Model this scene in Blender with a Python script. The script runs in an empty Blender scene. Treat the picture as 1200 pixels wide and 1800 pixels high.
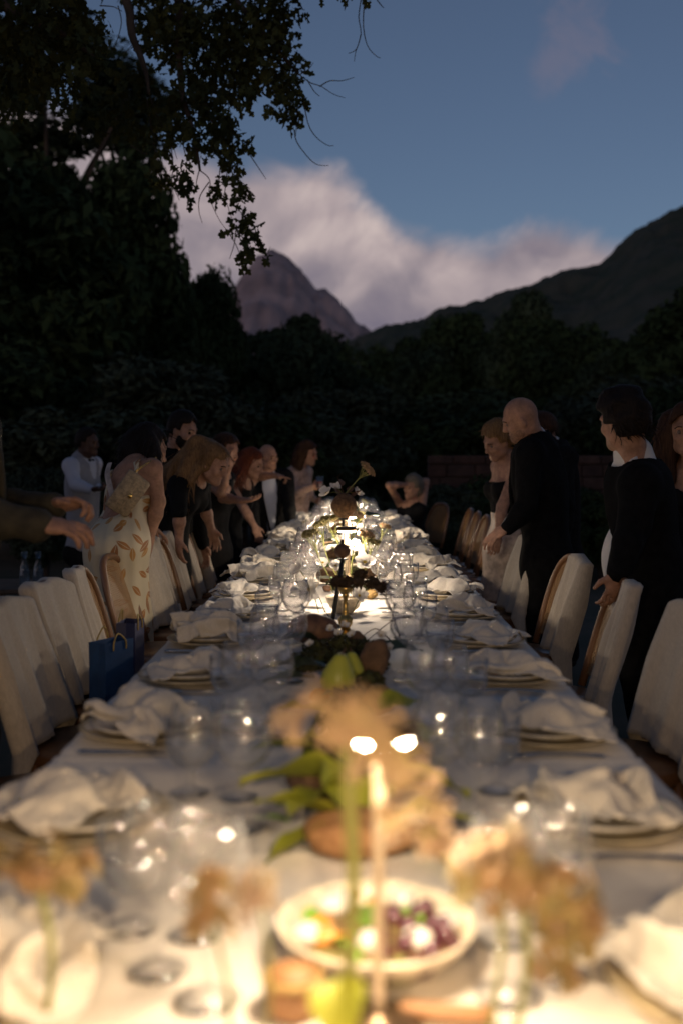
import bpy, bmesh, math, random
import numpy as np
import openvdb
from mathutils import Vector, Matrix, Euler
S = bpy.context.scene
COL = S.collection
PI = math.pi
rnd = random.Random(7)
NR = np.random.RandomState(11)

# ------------------------------------------------------------------ camera
FPX = 1850.0
CAMZ = 1.37
PITCH = math.atan(96 / FPX)
YAW = math.atan(9 / FPX)
cd = bpy.data.cameras.new('camera')
cam = bpy.data.objects.new('camera', cd)
COL.objects.link(cam)
cam.location = (0, 0, CAMZ)
cam.rotation_euler = (PI / 2 - PITCH, 0, YAW)
cd.sensor_fit = 'VERTICAL'
cd.sensor_height = 36.0
cd.sensor_width = 24.0
cd.lens = 36.0 * FPX / 1800
cd.clip_start = 0.05
cd.clip_end = 30000
cd.dof.use_dof = True
cd.dof.focus_distance = 4.75
cd.dof.aperture_fstop = 1.75
cd.dof.aperture_blades = 0
S.camera = cam
RM = Euler((PI / 2 - PITCH, 0, YAW)).to_matrix()


def P(u, v, Y):
    """world point that stands at depth Y and shows at pixel (u, v) of the 1200x1800 photograph"""
    r = RM @ Vector(((u - 600) / FPX, (900 - v) / FPX, -1))
    t = Y / r.y
    return Vector((r.x * t, Y, CAMZ + r.z * t))


# ------------------------------------------------------------------ render settings
S.view_settings.view_transform = 'Standard'
S.view_settings.look = 'None'
S.view_settings.exposure = 0.0
S.view_settings.gamma = 1.0
S.view_settings.use_curve_mapping = False
cy = S.cycles
cy.use_denoising = True
cy.denoiser = 'OPENIMAGEDENOISE'
cy.max_bounces = 8
cy.diffuse_bounces = 3
cy.glossy_bounces = 4
cy.transmission_bounces = 6
cy.transparent_max_bounces = 40
cy.caustics_reflective = False
cy.caustics_refractive = False
cy.sample_clamp_indirect = 0.0
cy.use_light_tree = True


# ------------------------------------------------------------------ node helper
class NT:
    def __init__(s, tree):
        s.t = tree
        s.n = tree.nodes
        s.l = tree.links

    def new(s, typ, **kw):
        n = s.n.new(typ)
        for k, v in kw.items():
            setattr(n, k, v)
        return n

    def inp(s, sock, v):
        if isinstance(v, (int, float)):
            sock.default_value = v
        elif isinstance(v, (tuple, list)):
            if len(v) == 3 and len(sock.default_value) == 4:
                v = (*v, 1)
            sock.default_value = v
        else:
            s.l.new(v, sock)

    def math(s, op, a, b=0.0, c=0.0, clamp=False):
        n = s.new('ShaderNodeMath', operation=op, use_clamp=clamp)
        s.inp(n.inputs[0], a)
        s.inp(n.inputs[1], b)
        s.inp(n.inputs[2], c)
        return n.outputs[0]

    def vmath(s, op, a, b=(0, 0, 0), scale=None):
        n = s.new('ShaderNodeVectorMath', operation=op)
        s.inp(n.inputs[0], a)
        s.inp(n.inputs[1], b)
        if scale is not None:
            s.inp(n.inputs[3], scale)
        return n.outputs['Value'] if op in ('DOT_PRODUCT', 'LENGTH', 'DISTANCE') else n.outputs[0]

    def noise(s, vec, scale, detail=4, rough=0.5, dist=0.0, color=False):
        n = s.new('ShaderNodeTexNoise')
        if vec is not None:
            s.l.new(vec, n.inputs['Vector'])
        n.inputs['Scale'].default_value = scale
        n.inputs['Detail'].default_value = detail
        n.inputs['Roughness'].default_value = rough
        n.inputs['Distortion'].default_value = dist
        return n.outputs['Color' if color else 'Fac']

    def mix(s, fac, a, b):
        n = s.new('ShaderNodeMix', data_type='RGBA')
        s.inp(n.inputs[0], fac)
        s.inp(n.inputs[6], a)
        s.inp(n.inputs[7], b)
        return n.outputs[2]

    def ramp(s, fac, stops, interp='LINEAR'):
        n = s.new('ShaderNodeValToRGB')
        n.color_ramp.interpolation = interp
        e = n.color_ramp.elements
        while len(e) > 1:
            e.remove(e[-1])
        for i, (p, c) in enumerate(stops):
            if isinstance(c, (int, float)):
                c = (c, c, c)
            q = e[0] if i == 0 else e.new(p)
            q.position = p
            q.color = (*c, 1)
        s.inp(n.inputs[0], fac)
        return n.outputs[0]

    def smooth(s, x, lo, hi):
        n = s.new('ShaderNodeMapRange', interpolation_type='SMOOTHSTEP')
        s.inp(n.inputs[0], x)
        s.inp(n.inputs[1], lo)
        s.inp(n.inputs[2], hi)
        return n.outputs[0]


# ------------------------------------------------------------------ world: dusk sky with a cloud bank
W = bpy.data.worlds.new('World')
S.world = W
W.use_nodes = True
wt = NT(W.node_tree)
wt.n.clear()
SUN_EL = math.radians(8.0)
SUN_ROT = math.radians(200)
sky = wt.new('ShaderNodeTexSky', sky_type='NISHITA')
sky.sun_disc = False
sky.sun_elevation = SUN_EL
sky.sun_rotation = SUN_ROT
sky.altitude = 200
sky.air_density = 1.0
sky.dust_density = 0.3
sky.ozone_density = 3.6
SKY_STRENGTH = 0.058
tc = wt.new('ShaderNodeTexCoord').outputs['Generated']
sx = wt.new('ShaderNodeSeparateXYZ')
wt.l.new(tc, sx.inputs[0])
X_, Y_, Z_ = sx.outputs
az = wt.math('ARCTAN2', X_, Y_)
hor = wt.math('SQRT', wt.math('ADD', wt.math('MULTIPLY', X_, X_), wt.math('MULTIPLY', Y_, Y_)))
el = wt.math('DIVIDE', Z_, wt.math('MAXIMUM', hor, 0.02))
azn = wt.math('ADD', wt.math('DIVIDE', az, 2 * PI), 0.5)


def A(u):
    return math.atan((u - 609) / FPX) / (2 * PI) + 0.5


def EL(u, v):
    a = (u - 609) / FPX
    return (804 - v) / FPX / math.sqrt(1 + a * a)


edge = [(-900, 300), (-300, 180), (40, 190), (200, 225), (330, 250), (450, 280), (560, 312), (640, 342), (700, 372), (770, 400), (850, 420), (900, 406), (940, 378), (985, 398), (1050, 415), (1110, 440), (1250, 470), (1700, 430), (2600, 380)]
stops = [(0.0, 0.2), (0.12, 0.26), (0.25, 0.18)] + [(A(u), EL(u, v)) for u, v in edge] + [(0.78, 0.16), (0.9, 0.22), (1.0, 0.2)]
top = wt.ramp(azn, stops, 'LINEAR')
warp = wt.noise(tc, 5.0, 3, 0.5, color=True)
wv = wt.vmath('ADD', tc, wt.vmath('SCALE', wt.vmath('SUBTRACT', warp, (0.5, 0.5, 0.5)), scale=0.16))
bil = wt.noise(wv, 8.0, 5, 0.5)
fin = wt.noise(wv, 30.0, 5, 0.6)
n1 = wt.math('ADD', wt.math('MULTIPLY', wt.math('SUBTRACT', bil, 0.5), 0.085), wt.math('MULTIPLY', wt.math('SUBTRACT', fin, 0.5), 0.03))
hgt = wt.math('ADD', wt.math('SUBTRACT', top, el), n1)
cmask = wt.smooth(hgt, -0.006, 0.030)
# a lone thin scrap of cloud higher up
wa, we = A(1000) , EL(1000, 105)
dx = wt.math('MULTIPLY', wt.math('SUBTRACT', azn, wa), 2 * PI / 0.04)
dz = wt.math('DIVIDE', wt.math('SUBTRACT', el, we), 0.05)
rr = wt.math('ADD', wt.math('MULTIPLY', dx, dx), wt.math('MULTIPLY', dz, dz))
blob = wt.math('SUBTRACT', 1.0, wt.math('SQRT', rr))
blob = wt.math('ADD', blob, wt.math('MULTIPLY', wt.math('ADD', wt.math('SUBTRACT', bil, 0.5), wt.math('MULTIPLY', wt.math('SUBTRACT', fin, 0.5), 0.7)), 3.6))
scrap = wt.math('MULTIPLY', wt.smooth(blob, 0.0, 1.1), 0.24)
# cloud colour: lit billows, mauve shade, greyer towards the base
lit = wt.noise(wt.vmath('ADD', wv, (0.010, 0.0, -0.03)), 8.0, 5, 0.5)
rel = wt.math('ADD', wt.math('MULTIPLY', wt.math('SUBTRACT', bil, lit), 2.2), 0.62)
rel = wt.math('ADD', rel, wt.math('MULTIPLY', wt.math('SUBTRACT', fin, 0.5), 0.3))
low = wt.smooth(hgt, 0.03, 0.17)
rel = wt.math('SUBTRACT', rel, wt.math('MULTIPLY', low, 0.48), clamp=True)
ccol = wt.ramp(rel, [(0.0, (0.17, 0.15, 0.20)), (0.35, (0.27, 0.23, 0.26)), (0.7, (0.43, 0.352, 0.36)), (1.0, (0.60, 0.495, 0.47))])
hs = wt.new('ShaderNodeHueSaturation')
hs.inputs['Saturation'].default_value = 0.84
wt.l.new(sky.outputs[0], hs.inputs['Color'])
skyc = wt.vmath('MULTIPLY', wt.vmath('SCALE', hs.outputs[0], scale=SKY_STRENGTH), (1.07, 0.97, 1.0))
skyc = wt.mix(scrap, skyc, (0.26, 0.19, 0.22))
final = wt.mix(cmask, skyc, ccol)
bg = wt.new('ShaderNodeBackground')
bg.inputs['Strength'].default_value = 1.0
wt.l.new(final, bg.inputs['Color'])
wo = wt.new('ShaderNodeOutputWorld')
wt.l.new(bg.outputs[0], wo.inputs['Surface'])

# the last of the afterglow
sl = bpy.data.lights.new('afterglow_sun', 'SUN')
sl.energy = 0.3
sl.angle = math.radians(20)
sl.color = (1.0, 0.72, 0.62)
so = bpy.data.objects.new('afterglow_sun', sl)
COL.objects.link(so)
sdir = Vector((math.sin(SUN_ROT) * math.cos(SUN_EL), math.cos(SUN_ROT) * math.cos(SUN_EL), math.sin(SUN_EL)))
so.rotation_euler = sdir.to_track_quat('Z', 'Y').to_euler()


# ------------------------------------------------------------------ materials
MATS = {}


def M(name, col, rough=0.6, var=0.18, vs=8.0, bump=0.0, bs=120.0, metal=0.0, col2=None, coat=0.0, sheen=0.0, emit=None, es=0.0, sss=0.0, transl=0.0, spec=0.5):
    if name in MATS:
        return MATS[name]
    m = bpy.data.materials.new(name)
    m.use_nodes = True
    t = NT(m.node_tree)
    b = t.n['Principled BSDF']
    o = t.new('ShaderNodeTexCoord').outputs['Object']
    nz = t.noise(o, vs, 5, 0.6)
    c2 = col2 if col2 else tuple(max(0, c * (1 - 2 * var)) for c in col)
    c1 = col if col2 else tuple(min(1, c * (1 + var)) for c in col)
    cc = t.mix(t.smooth(nz, 0.3, 0.7), c2, c1)
    t.l.new(cc, b.inputs['Base Color'])
    b.inputs['Roughness'].default_value = rough
    b.inputs['Metallic'].default_value = metal
    b.inputs['Coat Weight'].default_value = coat
    b.inputs['Specular IOR Level'].default_value = spec
    b.inputs['Sheen Weight'].default_value = sheen
    if sss:
        b.inputs['Subsurface Weight'].default_value = sss
        b.inputs['Subsurface Radius'].default_value = (0.02, 0.008, 0.004)
        b.inputs['Subsurface Scale'].default_value = 0.5
    if emit:
        b.inputs['Emission Color'].default_value = (*emit, 1)
        b.inputs['Emission Strength'].default_value = es
    if bump:
        bn = t.new('ShaderNodeBump')
        bn.inputs['Strength'].default_value = bump
        bn.inputs['Distance'].default_value = 0.004
        t.l.new(t.noise(o, bs, 4, 0.6), bn.inputs['Height'])
        t.l.new(bn.outputs[0], b.inputs['Normal'])
    if transl:
        tr = t.new('ShaderNodeBsdfTranslucent')
        t.l.new(cc, tr.inputs['Color'])
        mx = t.new('ShaderNodeMixShader')
        mx.inputs[0].default_value = transl
        t.l.new(b.outputs[0], mx.inputs[1])
        t.l.new(tr.outputs[0], mx.inputs[2])
        t.l.new(mx.outputs[0], t.n['Material Output'].inputs['Surface'])
    MATS[name] = m
    return m


def M_glass(name, tint=(1, 1, 1), edge=0.86, rough=0.0, ior=1.5, refl=1.9, rim_glow=0.014):
    """thin clear glass wall: lets light through, reflects by Fresnel, darker where the wall is seen edge-on"""
    if name in MATS:
        return MATS[name]
    m = bpy.data.materials.new(name)
    m.use_nodes = True
    t = NT(m.node_tree)
    t.n.remove(t.n['Principled BSDF'])
    g0 = t.new('ShaderNodeNewGeometry')
    f = t.math('SUBTRACT', 1.0, t.math('ABSOLUTE', t.vmath('DOT_PRODUCT', g0.outputs['Normal'], g0.outputs['Incoming'])), clamp=True)
    f = t.math('POWER', f, 3.0)
    tr = t.new('ShaderNodeBsdfTransparent')
    t.l.new(t.mix(f, tint, tuple(c * edge for c in tint)), tr.inputs['Color'])
    gl = t.new('ShaderNodeBsdfGlossy')
    gl.inputs['Roughness'].default_value = rough
    f0 = ((ior - 1) / (ior + 1)) ** 2
    geo = t.new('ShaderNodeNewGeometry')
    cosv = t.math('ABSOLUTE', t.vmath('DOT_PRODUCT', geo.outputs['Normal'], geo.outputs['Incoming']))
    fac = t.math('SUBTRACT', 1.0, cosv, clamp=True)
    sch = t.math('ADD', f0, t.math('MULTIPLY', t.math('POWER', fac, 5.0), 1 - f0))
    mx = t.new('ShaderNodeMixShader')
    t.l.new(t.math('MULTIPLY', sch, refl, clamp=True), mx.inputs[0])
    t.l.new(tr.outputs[0], mx.inputs[1])
    t.l.new(gl.outputs[0], mx.inputs[2])
    df = t.new('ShaderNodeBsdfDiffuse')          # faint film of white painted in so the rims look lit
    df.inputs['Color'].default_value = (0.8, 0.8, 0.8, 1)
    m2 = t.new('ShaderNodeMixShader')
    t.l.new(t.math('ADD', rim_glow, t.math('MULTIPLY', f, rim_glow * 9), clamp=True), m2.inputs[0])
    t.l.new(mx.outputs[0], m2.inputs[1])
    t.l.new(df.outputs[0], m2.inputs[2])
    t.l.new(m2.outputs[0], t.n['Material Output'].inputs['Surface'])
    MATS[name] = m
    return m


def M_emit(name, col, st):
    m = bpy.data.materials.new(name)
    m.use_nodes = True
    t = NT(m.node_tree)
    t.n.remove(t.n['Principled BSDF'])
    e = t.new('ShaderNodeEmission')
    e.inputs['Color'].default_value = (*col, 1)
    e.inputs['Strength'].default_value = st
    t.l.new(e.outputs[0], t.n['Material Output'].inputs['Surface'])
    MATS[name] = m
    return m


# ------------------------------------------------------------------ object helpers
def mesh(name, v, f, smooth=True):
    me = bpy.data.meshes.new(name)
    me.from_pydata([tuple(p) for p in v], [], [tuple(q) for q in f])
    if smooth:
        me.polygons.foreach_set('use_smooth', [True] * len(me.polygons))
    me.update()
    return me


def npmesh(name, V, F, smooth=True):
    """V (n,3), F (m,k) numpy -> mesh, fast"""
    me = bpy.data.meshes.new(name)
    V = np.ascontiguousarray(V, dtype=np.float32)
    F = np.ascontiguousarray(F, dtype=np.int32)
    k = F.shape[1]
    me.vertices.add(len(V))
    me.vertices.foreach_set('co', V.ravel())
    me.loops.add(F.size)
    me.loops.foreach_set('vertex_index', F.ravel())
    me.polygons.add(len(F))
    me.polygons.foreach_set('loop_start', np.arange(0, F.size, k, dtype=np.int32))
    me.polygons.foreach_set('loop_total', np.full(len(F), k, dtype=np.int32))
    if smooth:
        me.polygons.foreach_set('use_smooth', np.ones(len(F), dtype=bool))
    me.update(calc_edges=True)
    me.validate()
    return me


def obj(name, me, mat=None, parent=None, loc=None, rot=None, scale=None):
    o = bpy.data.objects.new(name, me)
    COL.objects.link(o)
    if mat is not None and me is not None:
        if len(me.materials) == 0:
            me.materials.append(mat)
        elif me.materials[0] is not mat:
            o.material_slots[0].link = 'OBJECT'
            o.material_slots[0].material = mat
    if parent is not None:
        o.parent = parent
    if loc is not None:
        o.location = loc
    if rot is not None:
        o.rotation_euler = rot
    if scale is not None:
        o.scale = scale if hasattr(scale, '__len__') else (scale,) * 3
    return o


def tag(o, label=None, cat=None, group=None, kind=None):
    if label:
        o['label'] = label
    if cat:
        o['category'] = cat
    if group:
        o['group'] = group
    if kind:
        o['kind'] = kind
    return o


def thing(name, label, cat, loc=(0, 0, 0), rotz=0.0, group=None):
    o = obj(name, None, None, None, loc, (0, 0, rotz))
    return tag(o, label, cat, group)


class MB:
    def __init__(s):
        s.v = []
        s.f = []

    def add(s, v, f):
        n = len(s.v)
        s.v += [tuple(p) for p in v]
        s.f += [tuple(i + n for i in q) for q in f]
        return s

    def box(s, lo, hi, bev=0.0):
        (a, b, c), (d, e, g) = lo, hi
        if bev <= 0:
            v = [(x, y, z) for z in (c, g) for y in (b, e) for x in (a, d)]
            return s.add(v, [(0, 2, 3, 1), (4, 5, 7, 6), (0, 1, 5, 4), (2, 6, 7, 3), (0, 4, 6, 2), (1, 3, 7, 5)])
        rings = []
        for z, i in ((c, bev), (c + bev, 0), (g - bev, 0), (g, bev)):
            x0, x1, y0, y1 = a + i, d - i, b + i, e - i
            k = bev
            rings.append([(x0 + k, y0, z), (x1 - k, y0, z), (x1, y0 + k, z), (x1, y1 - k, z), (x1 - k, y1, z), (x0 + k, y1, z), (x0, y1 - k, z), (x0, y0 + k, z)])
        return s.rings(rings, cap=True)

    def rings(s, R, cap=True, closed=True):
        n = len(R[0])
        v = [p for r in R for p in r]
        f = []
        for i in range(len(R) - 1):
            for j in range(n if closed else n - 1):
                k = (j + 1) % n
                f.append((i * n + j, i * n + k, (i + 1) * n + k, (i + 1) * n + j))
        if cap:
            f.append(tuple(range(n - 1, -1, -1)))
            f.append(tuple((len(R) - 1) * n + j for j in range(n)))
        return s.add(v, f)

    def lathe(s, prof, seg=24, c=(0, 0, 0), cap=False):
        R = []
        for r, z in prof:
            R.append([(c[0] + r * math.cos(2 * PI * j / seg), c[1] + r * math.sin(2 * PI * j / seg), c[2] + z) for j in range(seg)])
        return s.rings(R, cap=cap)

    def tube(s, pts, rad, seg=8, cap=True):
        pts = [Vector(p) for p in pts]
        if not hasattr(rad, '__len__'):
            rad = [rad] * len(pts)
        R = []
        up = None
        for i, p in enumerate(pts):
            d = (pts[min(i + 1, len(pts) - 1)] - pts[max(i - 1, 0)])
            if d.length < 1e-9:
                d = Vector((0, 0, 1))
            d.normalize()
            if up is None:
                up = Vector((0, 0, 1)) if abs(d.z) < 0.9 else Vector((1, 0, 0))
            a = d.cross(up)
            if a.length < 1e-6:
                a = d.cross(Vector((0, 1, 0)))
            a.normalize()
            b = a.cross(d)
            up = b
            R.append([p + a * (rad[i] * math.cos(2 * PI * j / seg)) + b * (rad[i] * math.sin(2 * PI * j / seg)) for j in range(seg)])
        return s.rings(R, cap=cap)

    def ball(s, c, r, seg=12, rows=8, sq=(1, 1, 1)):
        R = []
        for i in range(rows + 1):
            t = PI * i / rows
            rr = max(math.sin(t), 0.02) * r
            R.append([(c[0] + sq[0] * rr * math.cos(2 * PI * j / seg), c[1] + sq[1] * rr * math.sin(2 * PI * j / seg), c[2] - sq[2] * r * math.cos(t)) for j in range(seg)])
        return s.rings(R, cap=True)

    def mesh(s, name='m', smooth=True):
        return mesh(name, s.v, s.f, smooth)


def spline(pts, n=24):
    pts = [Vector(p) for p in pts]
    out = []
    for k in range(n + 1):
        t = k / n * (len(pts) - 1)
        i = min(int(t), len(pts) - 2)
        u = t - i
        p0, p1, p2, p3 = pts[max(i - 1, 0)], pts[i], pts[i + 1], pts[min(i + 2, len(pts) - 1)]
        out.append(0.5 * ((2 * p1) + (p2 - p0) * u + (2 * p0 - 5 * p1 + 4 * p2 - p3) * u * u + (3 * p1 - p0 - 3 * p2 + p3) * u * u * u))
    return out


def lerp(a, b, t):
    return a + (b - a) * t


def sinnoise(X, Y, Z, seed=0, n=6, scale=1.0):
    """cheap smooth noise in about [-1,1] on numpy arrays"""
    r = np.random.RandomState(seed)
    out = 0
    for i in range(n):
        d = r.normal(size=3)
        d = d / np.linalg.norm(d) * scale * (0.6 + 0.9 * r.rand())
        out = out + np.sin(X * d[0] + Y * d[1] + Z * d[2] + r.rand() * 6.28)
    return out / n * 1.6


# ------------------------------------------------------------------ distance-field modelling (bodies, clothes, hair, fruit)
class Field:
    def __init__(s, lo, hi, h):
        s.h = h
        s.lo = np.array(lo, float)
        n = np.ceil((np.array(hi, float) - s.lo) / h).astype(int) + 1
        s.n = n
        s.D = np.full(tuple(n), 9.0, np.float32)
        s.ax = [(s.lo[i] + np.arange(n[i]) * h).astype(np.float32) for i in range(3)]

    def win(s, lo, hi):
        a = np.clip(np.floor((np.array(lo) - s.lo) / s.h).astype(int), 0, s.n)
        b = np.clip(np.ceil((np.array(hi) - s.lo) / s.h).astype(int) + 1, 0, s.n)
        sl = tuple(slice(a[i], b[i]) for i in range(3))
        return sl, s.ax[0][sl[0]][:, None, None], s.ax[1][sl[1]][None, :, None], s.ax[2][sl[2]][None, None, :]

    def put(s, sl, d, k, mode='u'):
        D = s.D[sl]
        if D.size == 0:
            return
        if mode == 'u':
            if k > 0:
                hh = np.maximum(k - np.abs(D - d), 0) / k
                s.D[sl] = np.minimum(D, d) - hh * hh * k * 0.25
            else:
                s.D[sl] = np.minimum(D, d)
        else:
            if k > 0:
                hh = np.maximum(k - np.abs(D + d), 0) / k
                s.D[sl] = np.maximum(D, -d) + hh * hh * k * 0.25
            else:
                s.D[sl] = np.maximum(D, -d)

    def cone(s, a, b, ra, rb, k=0.03, mode='u'):
        a = np.array(a, float)
        b = np.array(b, float)
        m = max(ra, rb) + 2 * k + 3 * s.h
        sl, X, Y, Z = s.win(np.minimum(a, b) - m, np.maximum(a, b) + m)
        ab = b - a
        L2 = max(float(ab @ ab), 1e-9)
        t = np.clip(((X - a[0]) * ab[0] + (Y - a[1]) * ab[1] + (Z - a[2]) * ab[2]) / L2, 0, 1)
        d = np.sqrt((X - a[0] - t * ab[0]) ** 2 + (Y - a[1] - t * ab[1]) ** 2 + (Z - a[2] - t * ab[2]) ** 2) - (ra + (rb - ra) * t)
        s.put(sl, d, k, mode)

    def ell(s, c, r, R=None, k=0.03, mode='u'):
        """R: 3x3 rows = local axes in world"""
        c = np.array(c, float)
        R = np.eye(3) if R is None else np.array([list(x) for x in R], float)
        e = np.sqrt(((R * np.array(r)[:, None]) ** 2).sum(0)) + 2 * k + 3 * s.h
        sl, X, Y, Z = s.win(c - e, c + e)
        q = [((X - c[0]) * R[i, 0] + (Y - c[1]) * R[i, 1] + (Z - c[2]) * R[i, 2]) for i in range(3)]
        k0 = np.sqrt(sum((q[i] / r[i]) ** 2 for i in range(3)))
        k1 = np.sqrt(sum((q[i] / r[i] ** 2) ** 2 for i in range(3))) + 1e-9
        d = k0 * (k0 - 1) / k1
        s.put(sl, d, k, mode)

    def cut(s, p, n, k=0.0):
        """keep the side the normal points away from"""
        n = np.array(n, float)
        n = n / np.linalg.norm(n)
        X, Y, Z = s.ax[0][:, None, None], s.ax[1][None, :, None], s.ax[2][None, None, :]
        d = ((X - p[0]) * n[0] + (Y - p[1]) * n[1] + (Z - p[2]) * n[2]).astype(np.float32)
        if k > 0:
            hh = np.maximum(k - np.abs(s.D - d), 0) / k
            s.D = np.maximum(s.D, d) + hh * hh * k * 0.25
        else:
            s.D = np.maximum(s.D, d)

    def noise(s, amp, scale, seed=0, aniso=(1, 1, 1), ridge=False):
        X, Y, Z = s.ax[0][:, None, None] * aniso[0], s.ax[1][None, :, None] * aniso[1], s.ax[2][None, None, :] * aniso[2]
        m = np.abs(s.D) < 0.06
        nz = sinnoise(X, Y, Z, seed, 5, scale)
        if ridge:
            nz = 1 - 2 * np.abs(nz)
        s.D = np.where(m, s.D + amp * nz, s.D).astype(np.float32)

    def mesh(s, name, origin=(0, 0, 0)):
        h = s.h
        D = np.clip(s.D, -3 * h, 3 * h)
        D[0], D[-1], D[:, 0], D[:, -1], D[:, :, 0], D[:, :, -1] = 3 * h, 3 * h, 3 * h, 3 * h, 3 * h, 3 * h
        g = openvdb.FloatGrid(3 * h)
        g.copyFromArray(np.ascontiguousarray(D, dtype=np.float32))
        pts, quads = g.convertToQuads(0.0)
        V = pts * h + s.lo - np.array(origin)
        return npmesh(name, V, quads[:, ::-1])
# ------------------------------------------------------------------ linen napkins: small cloth drops, run first while the scene is empty
def napkin_mesh(seed):
    r = random.Random(seed)
    n, L = 28, 0.365
    V, F = [], []
    pl, amp, ph, rot = r.uniform(2.2, 3.4), r.uniform(.022, .03), r.uniform(0, 6), r.uniform(-.4, .4)
    for i in range(n + 1):
        for j in range(n + 1):
            s, t = i / n - .5, j / n - .5
            a = 2 * PI * pl * (s + .05 * math.sin(5 * t + ph)) + ph
            x = s * L * (.60 + .28 * (t + .5)) * .85
            z = .105 + amp * math.sin(a) * (1.2 - .5 * (t + .5)) + .02 * math.sin(6 * t + ph)
            y = t * L * .74 + .012 * math.sin(7 * s + ph)
            V.append((x * math.cos(rot) - y * math.sin(rot), x * math.sin(rot) + y * math.cos(rot), z))
    for i in range(n):
        for j in range(n):
            a = i * (n + 1) + j
            F.append((a, a + n + 1, a + n + 2, a + 1))
    o = obj('linen_napkin', mesh('linen_napkin', V, F))
    mb = MB().lathe([(.3, -.012), (.145, 0.0), (.125, .018), (.11, .010), (.08, 0), (0.001, 0)], 32)
    for q in range(3):
        rr = r.uniform(.026, .042)
        mb.ball((r.uniform(-.045, .045), r.uniform(-.055, .055), .014), rr, 16, 8, (1.5, 1, 1))
    p = obj('napkin_form', mb.mesh('napkin_form'))
    p.modifiers.new('c', 'COLLISION')
    p.collision.thickness_outer = .003
    p.collision.cloth_friction = 20
    m = o.modifiers.new('cl', 'CLOTH')
    st = m.settings
    st.quality = 4
    st.mass = .3
    st.tension_stiffness = st.compression_stiffness = 15
    st.shear_stiffness = 5
    st.bending_stiffness = .25
    st.air_damping = 3
    st.tension_damping = st.compression_damping = 15
    st.shear_damping = 10
    cs = m.collision_settings
    cs.use_self_collision = True
    cs.self_distance_min = .003
    cs.distance_min = .003
    cs.collision_quality = 3
    cs.self_friction = 10
    for f in range(1, 27):
        S.frame_set(f)
    dg = bpy.context.evaluated_depsgraph_get()
    co = [v.co.copy() for v in o.evaluated_get(dg).data.vertices]
    o2 = obj('linen_napkin', mesh('linen_napkin', co, F))
    sd = o2.modifiers.new('s', 'SUBSURF')
    sd.levels = sd.render_levels = 1
    th = o2.modifiers.new('t', 'SOLIDIFY')
    th.thickness = .0018
    dg = bpy.context.evaluated_depsgraph_get()
    me = bpy.data.meshes.new_from_object(o2.evaluated_get(dg))
    me.name = 'linen_napkin'
    bpy.data.objects.remove(o2)


    bpy.data.objects.remove(o)
    bpy.data.objects.remove(p)
    S.frame_set(1)
    return me


NAPKINS = [napkin_mesh(i) for i in (0, 1, 2, 3, 4)]

# ================================================================== SETTING
def interp(tab, u):
    xs = [a for a, b in tab]
    ys = [b for a, b in tab]
    return np.interp(u, xs, ys)


def fbm2(x, y, seed, oct=5, sc=1.0):
    out = 0
    a = 1.0
    for i in range(oct):
        out = out + a * sinnoise(x, y, 0 * x, seed + i, 5, sc)
        a *= 0.52
        sc *= 2.05
    return out


# ground: one sheet to the horizon, finer near the table
def make_ground():
    xs = np.unique(np.concatenate([np.linspace(-6, 6, 70), np.linspace(-60, 60, 40), np.linspace(-9000, 9000, 12)]))
    ys = np.unique(np.concatenate([np.linspace(-3, 16, 90), np.linspace(-60, 120, 40), np.linspace(-9000, 9000, 12)]))
    X, Y = np.meshgrid(xs, ys, indexing='ij')
    near = np.exp(-((X / 40) ** 2 + ((Y - 8) / 40) ** 2))
    Z = near * (0.012 * sinnoise(X, Y, 0 * X, 3, 6, 2.5) + 0.006 * sinnoise(X, Y, 0 * X, 4, 6, 8)) - 0.018
    V = np.stack([X, Y, Z], -1).reshape(-1, 3)
    n, m = X.shape
    I = np.arange(n * m).reshape(n, m)
    F = np.stack([I[:-1, :-1], I[1:, :-1], I[1:, 1:], I[:-1, 1:]], -1).reshape(-1, 4)
    return npmesh('ground', V, F)


mg = M('dry_ground', (0.10, 0.075, 0.05), 0.95, vs=1.2, bump=0.6, bs=35, col2=(0.045, 0.05, 0.028))
o = obj('ground', make_ground(), mg)
tag(o, 'dark bare earth and trodden grass under the long table', 'ground', kind='structure')


def mountain(name, label, tab, d0, d1, u0, u1, mat, seed, amp, n=150, rows=70, back=0.5):
    us = np.linspace(u0, u1, n)
    zr = (804 - interp(tab, us)) / FPX * d1
    V = []
    for r in range(rows + 1):
        t = r / rows * (1 + back)
        d = d0 + (d1 - d0) * t
        x = (us - 609) / FPX * d
        if t <= 1:
            z = zr * (t ** 1.15)
        else:
            z = zr * (1 - (t - 1) * 0.9)
        w = np.minimum(t, 1) * (1 - 0.55 * np.exp(-((t - 1) / 0.08) ** 2))
        k = 2 * PI / (d1 * 0.16)
        g = fbm2(x * 1.0, d + 0 * x, seed, 6, k)
        rid = np.abs(fbm2(x * 1.6, 0.5 * d + 0 * x, seed + 20, 5, k * 1.4))
        z = z + amp * w * (0.6 * g - 1.0 * rid) * zr.mean()
        V.append(np.stack([x, d + 0 * x, z - 2], -1))
    V = np.array(V)
    I = np.arange((rows + 1) * n).reshape(rows + 1, n)
    F = np.stack([I[:-1, :-1], I[:-1, 1:], I[1:, 1:], I[1:, :-1]], -1).reshape(-1, 4)
    o = obj(name, npmesh(name, V.reshape(-1, 3), F), mat)
    return tag(o, label, 'mountain', kind='structure')


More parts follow.
